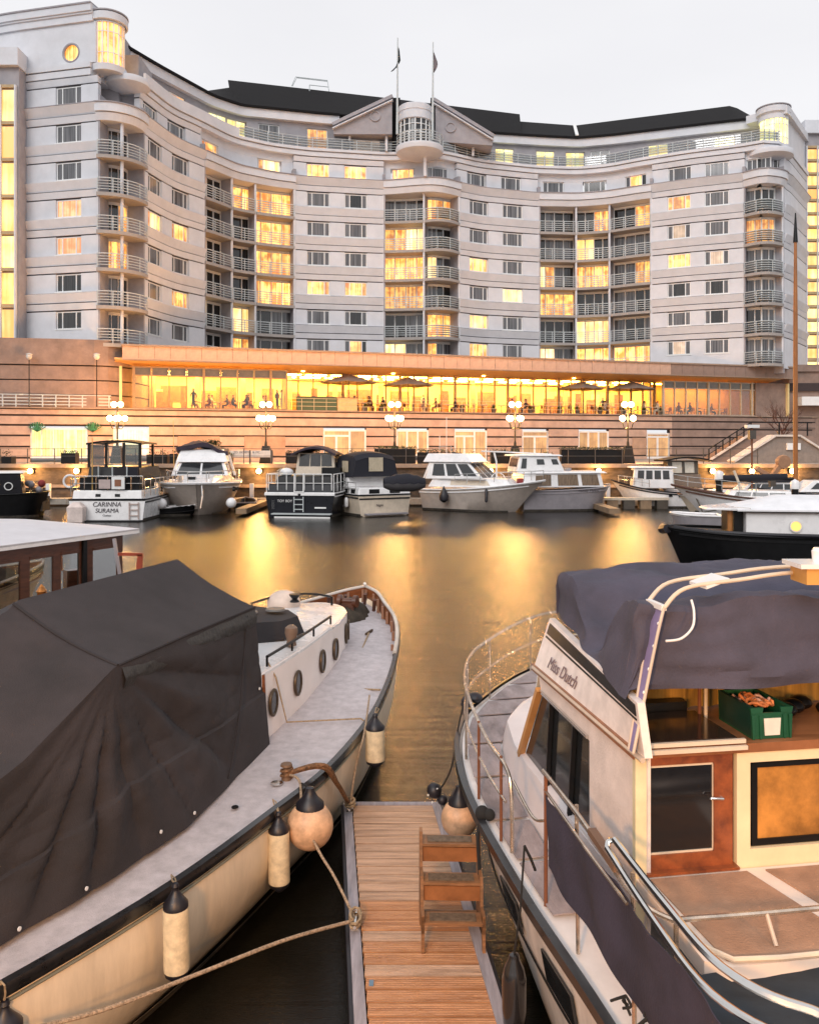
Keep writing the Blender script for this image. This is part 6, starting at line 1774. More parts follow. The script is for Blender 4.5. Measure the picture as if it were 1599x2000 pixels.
for r in rs:
    dz = .24 * max(0, 1 - r.x / 3.2) ** .6 if r.x < 3.2 else 0
    y = max(0.01, r.y - .03)
    g.append([LP_(r.x, y * u, r.z - dz - .01 + .05 * (1 - abs(u)) ) for u in (-1, -.8, -.4, 0, .4, .8, 1)])
MB().sheet(g, .03).build('side_deck', LDECK, lb, True)
for sgn in (1, -1):
    MB().sheet([[LP_(sec[3][0], sgn * (sec[3][1] + .004), sec[3][2] - .06), LP_(sec[4][0], sgn * (sec[4][1] + .006), sec[4][2] - .05)] for sec in rows[3:-3]], .006, Ln * sgn).build('boot_top', mat('near_grime', (.10, .075, .045), .8, var=.5, vscale=6), lb, True)
# rub rail: black band on the sheer, thin line under it
for sgn in (1, -1):
    m = MB(); pr_ = [(-.02, .028), (.03, .022), (.04, -.02), (.03, -.058), (-.02, -.066)]
    m.grid([[LP_(r.x, sgn * (max(0, r.y) + dy), r.z + dz) for dy, dz in pr_] for r in rs]); m.build('rub_rail', mat('black_rubbing_rail', (.018, .018, .02), .3, var=.3, vscale=8, coat=.4), lb, True)
    MB().tube([LP_(r.x, sgn * (max(0, r.y) + .012), r.z - .092) for r in rs], .012, 6).build('moulding', mat('greenish_moulding', (.22, .22, .17), .5), lb, True)
# bulwark inside, varnished brown, with pale capping
bw = [r for r in rs if r.x < 3.3]
for sgn in (1, -1):
    m = MB().grid([[LP_(r.x + .02, sgn * max(0, r.y - .035), r.z - .01 - .24 * max(0, 1 - r.x / 3.2) ** .6), LP_(r.x + .02, sgn * max(0, r.y - .03), r.z + .02)] for r in bw])
    m.build('bulwark', WOOD, lb)
    MB().tube([LP_(r.x, sgn * max(0, r.y - .01), r.z + .035) for r in bw], .028, 8).build('capping_rail', mat('pale_capping_rail', (.62, .56, .5), .5), lb, True)
    for k in range(1, 9):
        r = bw[int(k * len(bw) / 9)]
        dz = .24 * max(0, 1 - r.x / 3.2) ** .6
        MB().box(-.02, .02, -.03, .03, 0, dz).build('bulwark_stay', mat('brown_stay', (.30, .15, .09), .5), lb, local=True).location = tuple(LP_(r.x, sgn * (r.y - .07), r.z - dz) - Vector(lb['_w']))
# cabin trunk
def trk(s):      # half width, base z, top z
    ks = [1.85, 1.95, 2.15, 2.6, 3.54, 4.91, 6.04, 7.4]
    w = np.interp(s, ks, [.0, .25, .43, .64, .88, 1.03, 1.09, 1.10]); return float(w), float(np.interp(s, [2, 6], [1.12, .99])), float(np.interp(s, [1.85, 4, 6.5], [1.60, 1.70, 1.72]))
TS = [1.85, 1.9, 1.97, 2.1, 2.3, 2.6, 3.0, 3.5, 4.0, 4.5, 5.0, 5.5, 5.9, 6.2]
TW = mat('trunk_white', (0.80, 0.72, 0.68), .4, var=.04)
for sgn in (1, -1):
    m = MB(); 
    m.grid([[LP_(s, sgn * trk(s)[0], trk(s)[1] - .03), LP_(s, sgn * trk(s)[0] * .985, trk(s)[2] - .04), LP_(s + .01, sgn * max(0, trk(s)[0] - .03), trk(s)[2])] for s in TS])
    m.build('trunk_side', TW, lb, True)
    MB().tube([LP_(s - .02, sgn * (trk(s)[0] + .012), trk(s)[1] + .02) for s in TS], .018, 6).build('trim_strip', WOOD, lb, True)
g = [[LP_(s, trk(s)[0] * u * .985, trk(s)[2] - .012 + .10 * (1 - u * u) * min(1, trk(s)[0])) for u in (-1, -.7, -.35, 0, .35, .7, 1)] for s in TS]
MB().sheet(g, .03).build('trunk_roof', WHITE, lb, True)
# portholes: oval rings
for (x, y) in ((533, 1379), (581, 1341), (629.5, 1297), (655, 1268), (675.5, 1240), (686.5, 1222)):
    # find s for which the trunk side projects to this column
    best = min((abs((LP_(s, trk(s)[0], 1.38).x / LP_(s, trk(s)[0], 1.38).y * F + 800) - x), s) for s in np.arange(2.2, 6.3, .01))
    s = best[1]; w = trk(s)[0]; w2 = trk(s - .05)[0]; w1 = trk(s + .05)[0]
    d = (LP_(s - .05, w2, 0) - LP_(s + .05, w1, 0)).normalized(); n_ = Vector((-d.y, d.x, 0)); n_ = n_ if n_.dot(Ln) > 0 else -n_
    c = LP_(s, w, 0); c.z = (trk(s)[1] + trk(s)[2]) / 2 + .01
    ring = [c + d * math.cos(2 * PI * i / 24) * .092 + V(0, 0, math.sin(2 * PI * i / 24) * .128) + n_ * .012 for i in range(24)]
    po = MB().tube(ring, .017, 6, True).build('porthole', mat('bronze_ring', (.10, .07, .045), .4, metal=.6), lb, True)
    MB().prism([c + (p - c) * .95 for p in ring], [c + (p - c) * .95 + n_ * .004 for p in ring]).build('glass', BGLASS, po)
# handrails on the roof
hr = [LP_(s, trk(s)[0] - .05, trk(s)[2] + .12) for s in (3.8, 4.55, 5.3, 6.0)]
MB().tube(hr, .016, 8).build('handrail', BLACKP, lb, True)
for p in hr: MB().tube([p, p - V(0, 0, .1)], .013, 6).build('handrail_post', BLACKP, lb)
hr = [LP_(s, t, 1.82) for s, t in ((3.3, -.5), (2.7, -.42), (2.45, -.2), (2.4, .1), (2.55, .38))]
MB().tube([hr[0] - V(0, 0, .12)] + smooth_pts(hr, 4) + [hr[-1] - V(0, 0, .12)], .017, 8).build('handrail', BLACKP, lb, True)
MB().tube([hr[2], hr[2] - V(0, 0, .1)], .013, 6).build('handrail_post', BLACKP, lb)
MB().ball(LP_(2.75, -.28, 1.74), .24, 20, .75).build('roof_vent', mat('peach_vent', (.74, .58, .48), .5), lb, True)
c = LP_(2.95, -.02, 1.8); MB().lathe([(.07, 0), (.06, .02), (.035, .04), (.075, .09), (.08, .11)], c, 12).build('bollard', BLACKP, lb, True)
c = LP_(5.1, .9, 1.74); MB().lathe([(.06, 0), (.05, .06), (.075, .14), (.07, .2), (.03, .23)], c, 14).build('deck_vent', mat('brown_vent', (.2, .13, .09), .5), lb, True)
# black covered hatch
def hat(s, t, z): return LP_(s, t, z)
b0 = [hat(4.1, -.1, 1.76), hat(4.1, .5, 1.76), hat(4.5, .8, 1.75), hat(4.95, .75, 1.76), hat(5.5, .35, 1.78), hat(5.5, -.4, 1.78)]
b1 = [hat(4.2, -.05, 1.97), hat(4.2, .45, 1.95), hat(4.52, .72, 1.95), hat(4.9, .68, 1.96), hat(5.4, .28, 2.0), hat(5.4, -.3, 2.03)]
MB().prism(b0, b1).build('hatch_cover', CANVAS, lb)
for s, t in ((4.5, .42), (4.75, .18)): MB().lathe([(.12, 0), (.11, .02)], hat(s, t, 2.0), 16).build('cover_patch', mat('patch', (.14, .13, .12), .5), lb)
# foredeck gear: windlass, covered lump, fairleads, anchor fluke
wx = LP_(1.15, .1, 1.3)
m = MB(); m.lathe([(.1, -.16), (.1, -.1), (.05, -.08), (.05, .08), (.1, .1), (.1, .16)], wx + V(0, 0, .2), 14, tuple(Ln)); m.box(wx.x - .1, wx.x + .1, wx.y - .1, wx.y + .1, wx.z - .15, wx.z + .18)
m.build('windlass', DKWOOD, lb, True)
rows = []
for i in range(9):
    u = i / 8; s = .5 + .95 * u
    rows.append([LP_(s, .08 + .3 * (2 * k / 8 - 1) * math.sin(PI * (.1 + .8 * u)) ** .5 + .04 * math.sin(k * 2 + i), 1.16 + .36 * math.sin(PI * k / 8) * math.sin(PI * (.12 + .76 * u)) + .03 * math.sin(i * 2.3 + k)) for k in range(9)])
MB().grid(rows).build('gear_cover', mat('olive_cover', (.06, .045, .03), .85, var=.3, vscale=8, bump=.4, bscale=30), lb, True)
for s, t in ((.55, -.18), (.35, .1), (.8, .42), (.75, -.4)): MB().tube([LP_(s, t, 1.3), LP_(s + .1, t + .05, 1.5)], .03, 8).build('fairlead', DKWOOD, lb, True)
MB().ball(LP_(.05, .0, 1.60), .03, 10).build('stem_light', WHITE, lb, True)
cl_ = LP_(1.9, .72, 1.12); MB().tube([cl_ - La * .14 + V(0, 0, .08), cl_ + La * .14 + V(0, 0, .08)], .02, 6).tube([cl_ - La * .05, cl_ - La * .05 + V(0, 0, .08)], .018, 6).tube([cl_ + La * .05, cl_ + La * .05 + V(0, 0, .08)], .018, 6).build('cleat', mat('bronze_ring', (.1, .07, .045), .4, metal=.6), lb, True)
MB().tube([LP_(1.9, .72, 1.2), LP_(3.0, .98, 1.17), LP_(4.4, 1.5, 1.1), LP_(4.5, 1.76, 1.14)], .012, 6).build('deck_line', ROPE, lb, True)
MB().tube([LP_(5.9, 1.0, 1.75), LP_(5.9, 1.09, 1.6), LP_(5.7, 1.12, 1.08), LP_(5.4, 1.84, 1.09), LP_(5.35, 1.98, .98), LP_(5.4, 2.0, .75)], .009, 6).build('deck_line', ROPE, lb, True)
for s, t in ((4.75, 1.4), (7.0, 1.62)): MB().lathe([(.055, 0), (.055, .012), (.02, .014)], LP_(s, t, 1.07 if s < 5 else .985), 16).build('deck_filler', CHROME, lb, True)
MB().lathe([(.03, 0), (.028, .01)], LP_(7.55, 1.5, .985), 12).build('deck_drain', BLACKP, lb)
MB().bar(LP_(6.17, 1.11, .98), LP_(6.17, 1.08, 1.7), .03, .03).build('cabin_post', WOOD, lb)
# tent cover
CV = mat('tent_canvas', (0.036, 0.031, 0.034), .92, var=.22, vscale=1.6, bump=.35, bscale=90)
def cov(s, q):
    """s along, q: -1 port foot .. 0 ridge .. 1 starboard foot"""
    a = abs(q); sg = 1 if q >= 0 else -1
    s2 = s
    rz = float(np.interp(s, [6.0, 8.45, 9.4, 11.2, 12.6], [2.83, 2.80, 2.35, 1.75, 1.35]))
    ezz = float(np.interp(s, [6.0, 8.55, 9.4, 11.2, 12.6], [2.38, 2.37, 1.98, 1.50, 1.15]))
    ew = float(np.interp(s, [6.0, 8.55, 9.6, 11.2, 12.6], [1.0, 1.05, .95, .75, .4]))
    foot = float(np.interp(s, [6.0, 7.0, 8.0, 9.0, 9.7, 11.2, 12.6], [1.13, 1.2, 1.3, 1.2, 1.06, .85, .45]))
    zf = float(np.interp(s, [6, 12.6], [1.0, .99]))
    rt = .12
    if a < .4:
        u = a / .4; y = rt * (1 - u) + sg * ew * u; z = rz + (ezz - rz) * u - .04 * math.sin(PI * u)
        if s > 8.6: z += .015 * math.sin(u * 9 + s * 3)
    else:
        u = (a - .4) / .6; y = sg * (ew + (foot - ew) * u ** 1.3); z = ezz + (zf - ezz) * u
        # folds that radiate from the near upper corner
        ds, dz = s - 8.55, ezz - z; r = math.hypot(ds, dz * 1.0); th = math.atan2(dz, ds)
        am = .045 * min(1, r * 1.1) * min(1, u * 3)
        fold = (abs(math.sin(th * 7.5 + .6)) ** .5 - .55) * am * 1.9
        fold += .02 * math.sin(th * 19 + 1.3) * min(1, r)
        fold += .05 * mnoise.noise(Vector((s * 1.3, z * 2.0, 3.1))) * min(1, u * 3) + .022 * mnoise.noise(Vector((s * 4, z * 5, 7.7))) * min(1, u * 3)
        fold *= min(1, max(0, (s - 6.2) / 1.2)) ** 1.3 * .9
        y += sg * fold * (1 - .75 * u ** 6)
        y += sg * .02 * abs(mnoise.noise(Vector((s * 3.5 + u * 3, u * 7 - s * 2, 2.5)))) ** .6 * min(1, u * 4) * (1 - u ** 4)
        if u > .62: y += sg * .025          # lower skirt laps over
    return LP_(s, y, z)
ss = np.concatenate([np.linspace(6.2, 8.45, 70), np.linspace(8.48, 8.62, 6), np.linspace(8.66, 12.6, 100)])
qs = np.concatenate([-np.linspace(1, .42, 40), np.linspace(-.4, .4, 15), np.linspace(.405, 1, 90)])
m = MB().grid([[cov(s, q) for q in qs] for s in ss])
m.add([cov(6.2, q) for q in qs], [tuple(range(len(qs)))])
m.build('tent_cover', CV, lb, True)
# rolled window flap under the eave, with its own wrinkles
rows = []
for i in range(60):
    s = 6.22 + 2.24 * i / 59; p = cov(s, .4); r_ = []
    for k in range(9):
        a = PI * k / 8; w = .035 + .012 * mnoise.noise(Vector((s * 6, k * .7, 1)))
        r_.append(p + Ln * (.0 + w * math.sin(a)) + V(0, 0, -.02 - .19 * k / 8 + .01 * mnoise.noise(Vector((s * 5, k, 4)))))
    rows.append(r_)
MB().grid(rows).build('rolled_flap', mat('dull_flap', (.035, .034, .033), .6, var=.3, vscale=14, bump=.4, bscale=30), lb, True)
for (s, q) in ((6.1, .4), (8.52, .4)): pass
MB().tube([cov(s, .4) + V(0, 0, .004) for s in np.linspace(6.2, 8.5, 24)], .012, 6).build('seam', CANVAS, lb, True)
MB().tube([cov(8.5, q) + V(0, 0, .006) + La * .01 for q in np.linspace(0, .4, 10)], .011, 6).build('seam', CANVAS, lb, True)
p_ = [cov(6.4, .42), cov(6.6, .6), cov(6.9, .8), cov(7.2, .97)]
MB().tube([p + Ln * .012 for p in smooth_pts(p_, 6)], .007, 5).build('seam', CANVAS, lb, True)
for s, q in ((6.3, .74), (8.35, .95), (7.9, .97), (9.1, .97), (9.6, .97)): MB().lathe([(.014, 0), (.014, .008)], cov(s, q) + Ln * .02, 8, tuple(Ln)).build('eyelet', FRAME, lb)

# ---------------------------------------------------------------- fenders on the left boat
FYEL = mat('white_pvc_fender', (.78, .64, .42), .42, var=.16, vscale=14, bump=.15, bscale=60, detail=10)
def cyl_fender(lbl, top, bot, r, hook, grp='white cylindrical fenders along the left yacht'):
    top = Vector(top); bot = Vector(bot); t = thing('fender', lbl, 'fender', bot, 0, grp); ax = (top - bot).normalized(); L_ = (top - bot).length
    MB().lathe([(r * .8, -.005), (r * .98, .0), (r, .02), (r, L_ - .02), (r * .98, L_), (r * .8, L_ + .005)], bot, 24, tuple(ax)).build('body', FYEL, t, True)
    MB().lathe([(r * .97, 0), (r * .96, .03), (r * .6, .07), (r * .28, .11), (r * .24, .13), (r * .3, .14), (r * .22, .16), (.005, .165)], top, 24, tuple(ax)).build('top_cap', RUBBER, t, True)
    MB().lathe([(r * .97, 0), (r * .9, .03), (r * .5, .06), (r * .25, .08), (.005, .085)], bot, 24, tuple(-ax)).build('bottom_cap', RUBBER, t, True)
    e = top + ax * .16; h = Vector(hook)
    MB().tube([e, e.lerp(h, .5) + V(.012, 0, 0), h + V(.015, 0, 0), h + V(-.015, .02, .012), e.lerp(h, .5) + V(-.012, 0, 0), e], .006, 6).build('lanyard', ROPE if 'nearest' not in lbl else BLKROPE, t, True)
cyl_fender('yellowish-lit white fender hanging in the middle of the left hull', at(344, 1772, 5.62), at(346, 1893, 5.62), .085, atz(338, 1715, .99))
cyl_fender('white fender beside the big round buoy on the left hull', at(545, 1624, 6.95), at(546, 1722, 6.95), .088, atz(536, 1566, .99))
cyl_fender('white fender farthest forward, over the water near the yacht bow', at(733, 1424, 8.75), at(733, 1484, 8.75), .1, atz(738, 1385, 1.12))
t_ = at(8, 1955, 4.75); cyl_fender('fender at the bottom left corner, only its dark cap in view', at(10, 2010, 4.75), at(10, 2130, 4.75), .1, atz(5, 1925, .98))
def buoy(lbl, c, r, hook, cap=True):
    c = Vector(c); t = thing('round_buoy', lbl, 'buoy', c, 0)
    MB().ball(c, r, 32, 1.02).build('ball', mat('peach_buoy', (.76, .46, .27), .45, var=.2, vscale=9, bump=.15, bscale=50, detail=10), t, True)
    MB().lathe([(r * .62, .0), (r * .6, .04), (r * .35, .09), (r * .2, .14), (r * .18, .17), (.01, .175)], c + V(0, 0, r * .76), 24).build('cap', RUBBER, t, True)
    h = Vector(hook); MB().tube([c + V(0, 0, r + .12), h], .008, 6).build('lanyard', BLKROPE, t)
buoy('large round buoy fender with black cap between the left yacht and the pontoon', at(606, 1612, 7.12), .195, atz(590, 1530, 1.02))
buoy('round buoy fender between the pontoon end and the right-hand boat', at(897, 1598, 7.7), .165, at(905, 1500, 7.65))

# ---------------------------------------------------------------- mooring ropes
def rope(lbl, pts, r=.013, m_=None, twist=True):
    P = smooth_pts(pts, 10); t = thing('mooring_rope', lbl, 'rope', P[0])
    MB().tube(P, r, 8).build('strand', m_ or mat('laid_rope', (.5, .36, .24), .9, var=.35, vscale=60, stretch=(1, 1, 1), bump=.6, bscale=120), t, True)
    return t
bol = LP_(6.6, 1.72, 1.0)
bol = atz(560, 1512, 1.03)
m = MB().lathe([(.05, -.06), (.035, .0), (.03, .06), (.055, .075), (.05, .095)], bol, 12); m.build('deck_bollard', mat('rust_bollard', (.16, .09, .05), .5), lb, True)
e = Vector((ponL(8.3) + .06, 8.3, .47))
t = thing('mooring_rope', 'thick bundle of rusty brown rope from the yacht bollard to the far pontoon end', 'rope', bol)
for k in range(5):
    o_ = [V(rng.uniform(-.03, .03), rng.uniform(-.03, .03), rng.uniform(-.025, .035)) for _ in range(3)]
    MB().tube(smooth_pts([bol + o_[0] * .5, V(-.79, 7.62, 1.09) + o_[1], V(-.69, 7.93, .82) + o_[2], e + o_[0] * .4], 6), .017, 7).build('strand', mat('rusty_rope', (.26, .13, .06), .9, var=.4, vscale=30, bump=.6, bscale=80), t, True)
MB().tube([bol + V(.05 * math.cos(i * .9), .05 * math.sin(i * .9), -.03 + .006 * i) for i in range(18)], .014, 6).build('turns', mat('rusty_rope', (.26, .13, .06), .9), t, True)
MB().tube([e + V(.045 * math.cos(i * .8), .06 * math.sin(i * .8), -.02 + .004 * i) for i in range(20)], .013, 6).build('knot', ROPE, t, True)
c2 = Vector((ponL(6.35) + .05, 6.3, .46))
rope('slack rope from the yacht bollard down past the round buoy to the pontoon cleat', [bol, V(-.97, 7.45, 1.04), at(592, 1590, 7.05), at(622, 1660, 6.9), at(655, 1715, 6.65), c2], .011)
rope('long tan rope from the pontoon cleat back to the stern of the left yacht', [c2, at(560, 1835, 5.9), at(380, 1905, 5.4), at(205, 1972, 5.0), at(60, 2010, 4.7)], .013)
rope('thin rope from the yacht bow down to the far pontoon cleat', [atz(722, 1358, 1.2), at(712, 1430, 8.7), at(697, 1490, 8.5), e], .01)
m = MB().tube([c2 + V(.04 * math.cos(i * .8), .1 * math.sin(i * .8) , -.03 + .004 * i) for i in range(22)], .012, 6); t = thing('rope_knot', 'knot of tan rope wound on the pontoon edge cleat', 'rope', c2); m.build('coil', ROPE, t, True)
# black rubber ball and line on the pontoon corner
c = at(848, 1548, 8.3); t = thing('pontoon_buffer', 'black rubber buffer with white studs on the right far corner of the pontoon', 'buffer', c)
MB().ball(c + V(0, 0, .02), .075, 16).build('rubber', RUBBER, t, True); MB().ball(c + V(.08, -.03, -.06), .05, 12).build('rubber', RUBBER, t, True)
for dx, dz in ((-.06, .0), (-.02, -.07), (.03, .06)): MB().ball(c + V(dx, -.06, dz), .01, 8).build('stud', FRAME, t, True)
rope('thin black line from the pontoon corner up to the bow at the right', [c, at(868, 1530, 8.1), at(884, 1490, 8.0), at(893, 1430, 7.9), at(905, 1378, 7.9)], .008, BLKROPE)

# ---------------------------------------------------------------- right-hand boat
RO = Vector((2.53, 5.64, 0)); Ra = Vector((-.155, .988, 0)).normalized(); Rn = Vector((.988, .155, 0)).normalized()
def RP(s, t, z): return RO + Ra * s + Rn * t + V(0, 0, z)
rb = thing('motor_yacht', 'cream motor yacht with varnished companion door and purple-grey canvas over its upper helm', 'yacht', RP(0, 0, 0))
PR = [(-3.4, -1.55, 1.05), (-2.6, -1.62, 1.05), (-1.8, -1.66, 1.05), (-.895, -1.70, 1.06), (0, -1.78, 1.1), (1.06, -1.85, 1.2), (1.8, -1.82, 1.26), (2.46, -1.70, 1.3), (3.0, -1.5, 1.33), (3.43, -1.22, 1.35), (3.9, -.84, 1.38), (4.28, -.44, 1.4), (4.5, 0, 1.42)]
PW = [(-3.4, -1.35), (-2.6, -1.42), (-1.8, -1.45), (-.895, -1.48), (0, -1.5), (1.0, -1.42), (1.7, -1.25), (2.2, -1.05), (2.7, -.8), (3.1, -.55), (3.45, -.32), (3.7, -.14), (3.8, 0)]
pr = crv(PR); pw = crv(PW); rows = []
for r, w in zip(pr, pw):
    sec = []
    for k in range(11):
        v = k / 10
        if v < .25: q = v / .25; sec.append((w.x, w.y * q ** .7, -.5 + .46 * q))
        else: q = (v - .25) / .75; sec.append((w.x + (r.x - w.x) * q, w.y + (r.y - w.y) * q ** .8, -.04 + (r.z + .04) * q))
    rows.append(sec)
RHULL = mat('right_hull_white', (0.78, 0.70, 0.63), .4, var=.16, vscale=4, coat=.15, stretch=(1.5, 1.5, .3), bump=.12, bscale=14)
m = MB().grid([[RP(*p) for p in sec] for sec in rows]); m.grid([[RP(p[0], -p[1], p[2]) for p in sec] for sec in rows]); m.build('hull', RHULL, rb, True)
for sg in (1, -1):
    pf = [(0, .03), (-.05, .02), (-.055, -.035), (0, -.05)]
    MB().grid([[RP(r.x, sg * (r.y + dy), r.z + dz) for dy, dz in pf] for r in pr]).build('rub_rail', MATS['black_rubbing_rail'], rb, True)
    MB().tube([RP(r.x * .5 + w.x * .5, sg * (r.y * .62 + w.y * .38 - .02), r.z * .55) for r, w in zip(pr, pw)], .008, 6).build('hull_line', BLACKP, rb, True)
# hull portlights on the side towards the pontoon
for s0, s1 in ((-.55, -.1), (.35, .7)):
    def hp(s, v):
        i = min(range(len(pr)), key=lambda j: abs(pr[j].x - s)); sec = rows[i]; k = .25 + .75 * v; a = k * 10; j = int(a); f_ = a - j
        p = Vector(sec[j]).lerp(Vector(sec[min(j + 1, 10)]), f_); p.x = s; return RP(p.x, p.y - .015, p.z)
    MB().prism([hp(s0, .62), hp(s1, .62), hp(s1, .8), hp(s0, .8)], [p - Rn * .015 for p in (hp(s0, .62), hp(s1, .62), hp(s1, .8), hp(s0, .8))]).build('hull_window', BGLASS, rb)
RD = mat('white_nonslip', (.80, .77, .76), .5, var=.06)
g = [[RP(r.x, (r.y + .02) * u, r.z - .02 + .03 * (1 - abs(u))) for u in (1, .8, .4, 0, -.4, -.8, -1)] for r in pr]
MB().sheet(g, .04).build('main_deck', RD, rb, True)
DP = mat('deck_panel_grey_brown', (.36, .30, .30), .85, var=.25, vscale=3, stretch=(2, .8, 1), bump=.3, bscale=60)
def deckz(s): return float(np.interp(s, [r.x for r in pr], [r.z for r in pr]))
def railt(s): return float(np.interp(s, [r.x for r in pr], [r.y for r in pr]))
def inner(s): return float(np.interp(s, [-1, 1.2, 1.6, 2.2, 2.8, 3.3, 3.5], [-1.46, -1.5, -1.48, -1.38, -1.02, -.4, 0]))
cuts = [-.2, .42, .93, 1.6, 2.25, 2.9, 3.32, 3.75, 4.2]
for i in range(len(cuts) - 1):
    a, b = cuts[i] + .025, cuts[i + 1] - .025
    if i < 5:
        q = [(a, railt(a) + .07), (a, inner(a) - .02), ((a + b) / 2, inner((a + b) / 2) - .02), (b, inner(b) - .02), (b, railt(b) + .07), ((a + b) / 2, railt((a + b) / 2) + .07)]
        if i < 2: q = [(x, min(y, inner(x) - .02)) for x, y in q]
    else:
        q = [(a, railt(a) + .09), (a, min(0, inner(a) + .05) if a < 3.5 else 0), (b, min(0, inner(b)) if b < 3.5 else 0), (b, railt(b) + .09)]
    P = [RP(s, t, deckz(s) + .012 + .03 * (1 - abs(t / railt(s)))) for s, t in q]
    MB().prism(P, [p + V(0, 0, .008) for p in P]).build('deck_panel', DP, rb)
    if i >= 5:
        P = [RP(s, -t - .0, deckz(s) + .012 + .03 * (1 - abs(t / railt(s)))) for s, t in q]
        MB().prism(P, [p + V(0, 0, .008) for p in P]).build('deck_panel', DP, rb)
# raised trunk on the foredeck
TS2 = np.linspace(-.9, 3.5, 34)
def sec2(s):
    w = -inner(s); z0 = deckz(s) - .02; z1 = float(np.interp(s, [-1, 1.2, 2.6, 3.2, 3.5], [1.52, 1.55, 1.58, 1.52, 1.36])); return w, z0, z1
g = []
for s in TS2:
    w, z0, z1 = sec2(s); w = max(w, .01)
    g.append([RP(s, -w, z0), RP(s, -w + .02, (z0 + z1) / 2), RP(s, -w + .05, z1 - .04), RP(s, -w * .9 + .02, z1), RP(s, -w * .5, z1 + .05), RP(s, 0, z1 + .07), RP(s, w * .5, z1 + .05), RP(s, w * .9 - .02, z1), RP(s, w - .05, z1 - .04), RP(s, w, z0)])
MB().grid(g).build('coach_roof', mat('coach_roof_white', (.72, .66, .66), .5, var=.05), rb, True)
# house
def hz(s): return 2.35
HT = -1.42
hb_ = [RP(-.8, HT, 1.4), RP(1.55, HT + .02, 1.4), RP(1.55, -HT - .02, 1.4), RP(-.8, -HT, 1.4)]
# port side wall around the long window, built from strips so the glass is recessed
def wallquad(pts, nm, m_, th=.05, sgn=1):
    P = [RP(s, t, z) for s, t, z in pts]
    return MB().prism(P, [p + Rn * th * sgn for p in P]).build(nm, m_, rb)
HW = mat('house_paint', (.78, .68, .63), .5, var=.10, vscale=5, bump=.2, bscale=70, detail=12)
for sg in (1, -1):
    t_ = HT * sg
    wallquad([(-.85, t_, 1.3), (-.85, t_, 2.35), (-.07, t_, 2.35), (-.07, t_, 1.3)], 'house_side', HW, .05, sg)
    wallquad([(-.07, t_, 1.3), (-.07, t_, 1.5), (1.42, t_, 1.5), (1.62, t_, 1.3)], 'house_side', HW, .05, sg)
    wallquad([(-.07, t_, 2.13), (-.07, t_, 2.35), (1.02, t_, 2.35), (.92, t_, 2.15)], 'house_side', HW, .05, sg)
    w = wallquad([(-.07, t_ + .02 * sg, 1.5), (-.07, t_ + .02 * sg, 2.13), (.92, t_ + .02 * sg, 2.15), (1.4, t_ + .02 * sg, 1.5)], 'side_window', BGLASS, .01, sg)
    for s_ in (.3, .78): MB().bar(RP(s_, t_, 1.5), RP(s_ - .1, t_, 2.14), .03, .03).build('window_bar', BLACKP, w)
    MB().bar(RP(.93, t_ - .01 * sg, 2.17), RP(1.43, t_ - .01 * sg, 1.5), .05, .04).build('window_trim', mat('orange_trim', (.6, .3, .1), .4), w)
    MB().bar(RP(-.06, t_ - .01 * sg, 2.15), RP(.93, t_ - .01 * sg, 2.16), .015, .02).build('window_trim', CHROME, w)
# sloping front with white screen cover
q = [RP(.98, HT, 2.33), RP(.98, -HT, 2.33), RP(1.75, -HT + .05 - .2, 1.5), RP(1.75, HT + .15, 1.5)]
MB().prism(q, [p + V(0, 0, -.05) for p in q]).build('screen_cover', mat('screen_cloth', (.82, .82, .78), .8, var=.04, bump=.3, bscale=20), rb)
# roof of the house
q = [(-.85, HT - .05), (1.0, HT - .05), (1.0, -HT + .05), (-.85, -HT + .05)]
ROOFM = mat('varnished_deck', (.30, .12, .05), .4, var=.2, vscale=3, stretch=(.6, 6, 1))
MB().prism([RP(s, t, 2.30) for s, t in q], [RP(s, t, 2.35) for s, t in q]).build('house_roof', ROOFM, rb)
# upper coaming, white, with black stripes and script name
for sg in (1, -1):
    q = [RP(-.95, (HT - .03) * sg, 2.34), RP(.96, (HT - .04) * sg, 2.34), RP(1.08, (HT + .12) * sg, 2.67), RP(-.9, (HT - .05) * sg, 2.62)]
    Pq = lambda u, v, q=q: ((q[0] * (1 - u) + q[1] * u) * (1 - v) + (q[3] * (1 - u) + q[2] * u) * v)
    MB().sheet([[Pq(i / 16, j / 5) for j in range(6)] for i in range(17)], .045, Rn * sg).build('coaming', mat('coaming_paint', (.80, .72, .68), .45, var=.12, vscale=6, detail=12), rb)
    qq = q if sg == 1 else q
    P = lambda u, v, q=q: ((q[0] * (1 - u) + q[1] * u) * (1 - v) + (q[3] * (1 - u) + q[2] * u) * v)
    for v0, v1 in ((.72, .93), (.64, .67)):
        MB().sheet([[P(.02 + .95 * i / 16, v0 + (v1 - v0) * j / 2) - Rn * .007 * sg for j in range(3)] for i in range(17)], .006, Rn * sg).build('stripe', BLACKP, rb)
    MB().tube([q[0] + V(0, 0, -.01) - Rn * .01 * sg, q[1] + V(0, 0, -.01) - Rn * .01 * sg], .016, 6).build('coaming_trim', mat('worn_trim', (.55, .45, .36), .5), rb, True)
    if sg == 1:
        me = text_mesh('Miss Dutch', .125, mat('faded_script', (.22, .16, .17), .7), .002, .45)
        xax = (q[0] - q[1]).normalized(); yax = ((q[3] + q[2]) / 2 - (q[0] + q[1]) / 2); yax = (yax - xax * yax.dot(xax)).normalized(); zax = xax.cross(yax)
        o = bpy.data.objects.new('lettering', me); COL.objects.link(o); o.parent = rb
        c = P(.70, .30) - Rn * .012; M = Matrix((xax, yax, zax)).transposed().to_4x4(); M.translation = c - Vector(rb['_w']); o.matrix_local = M
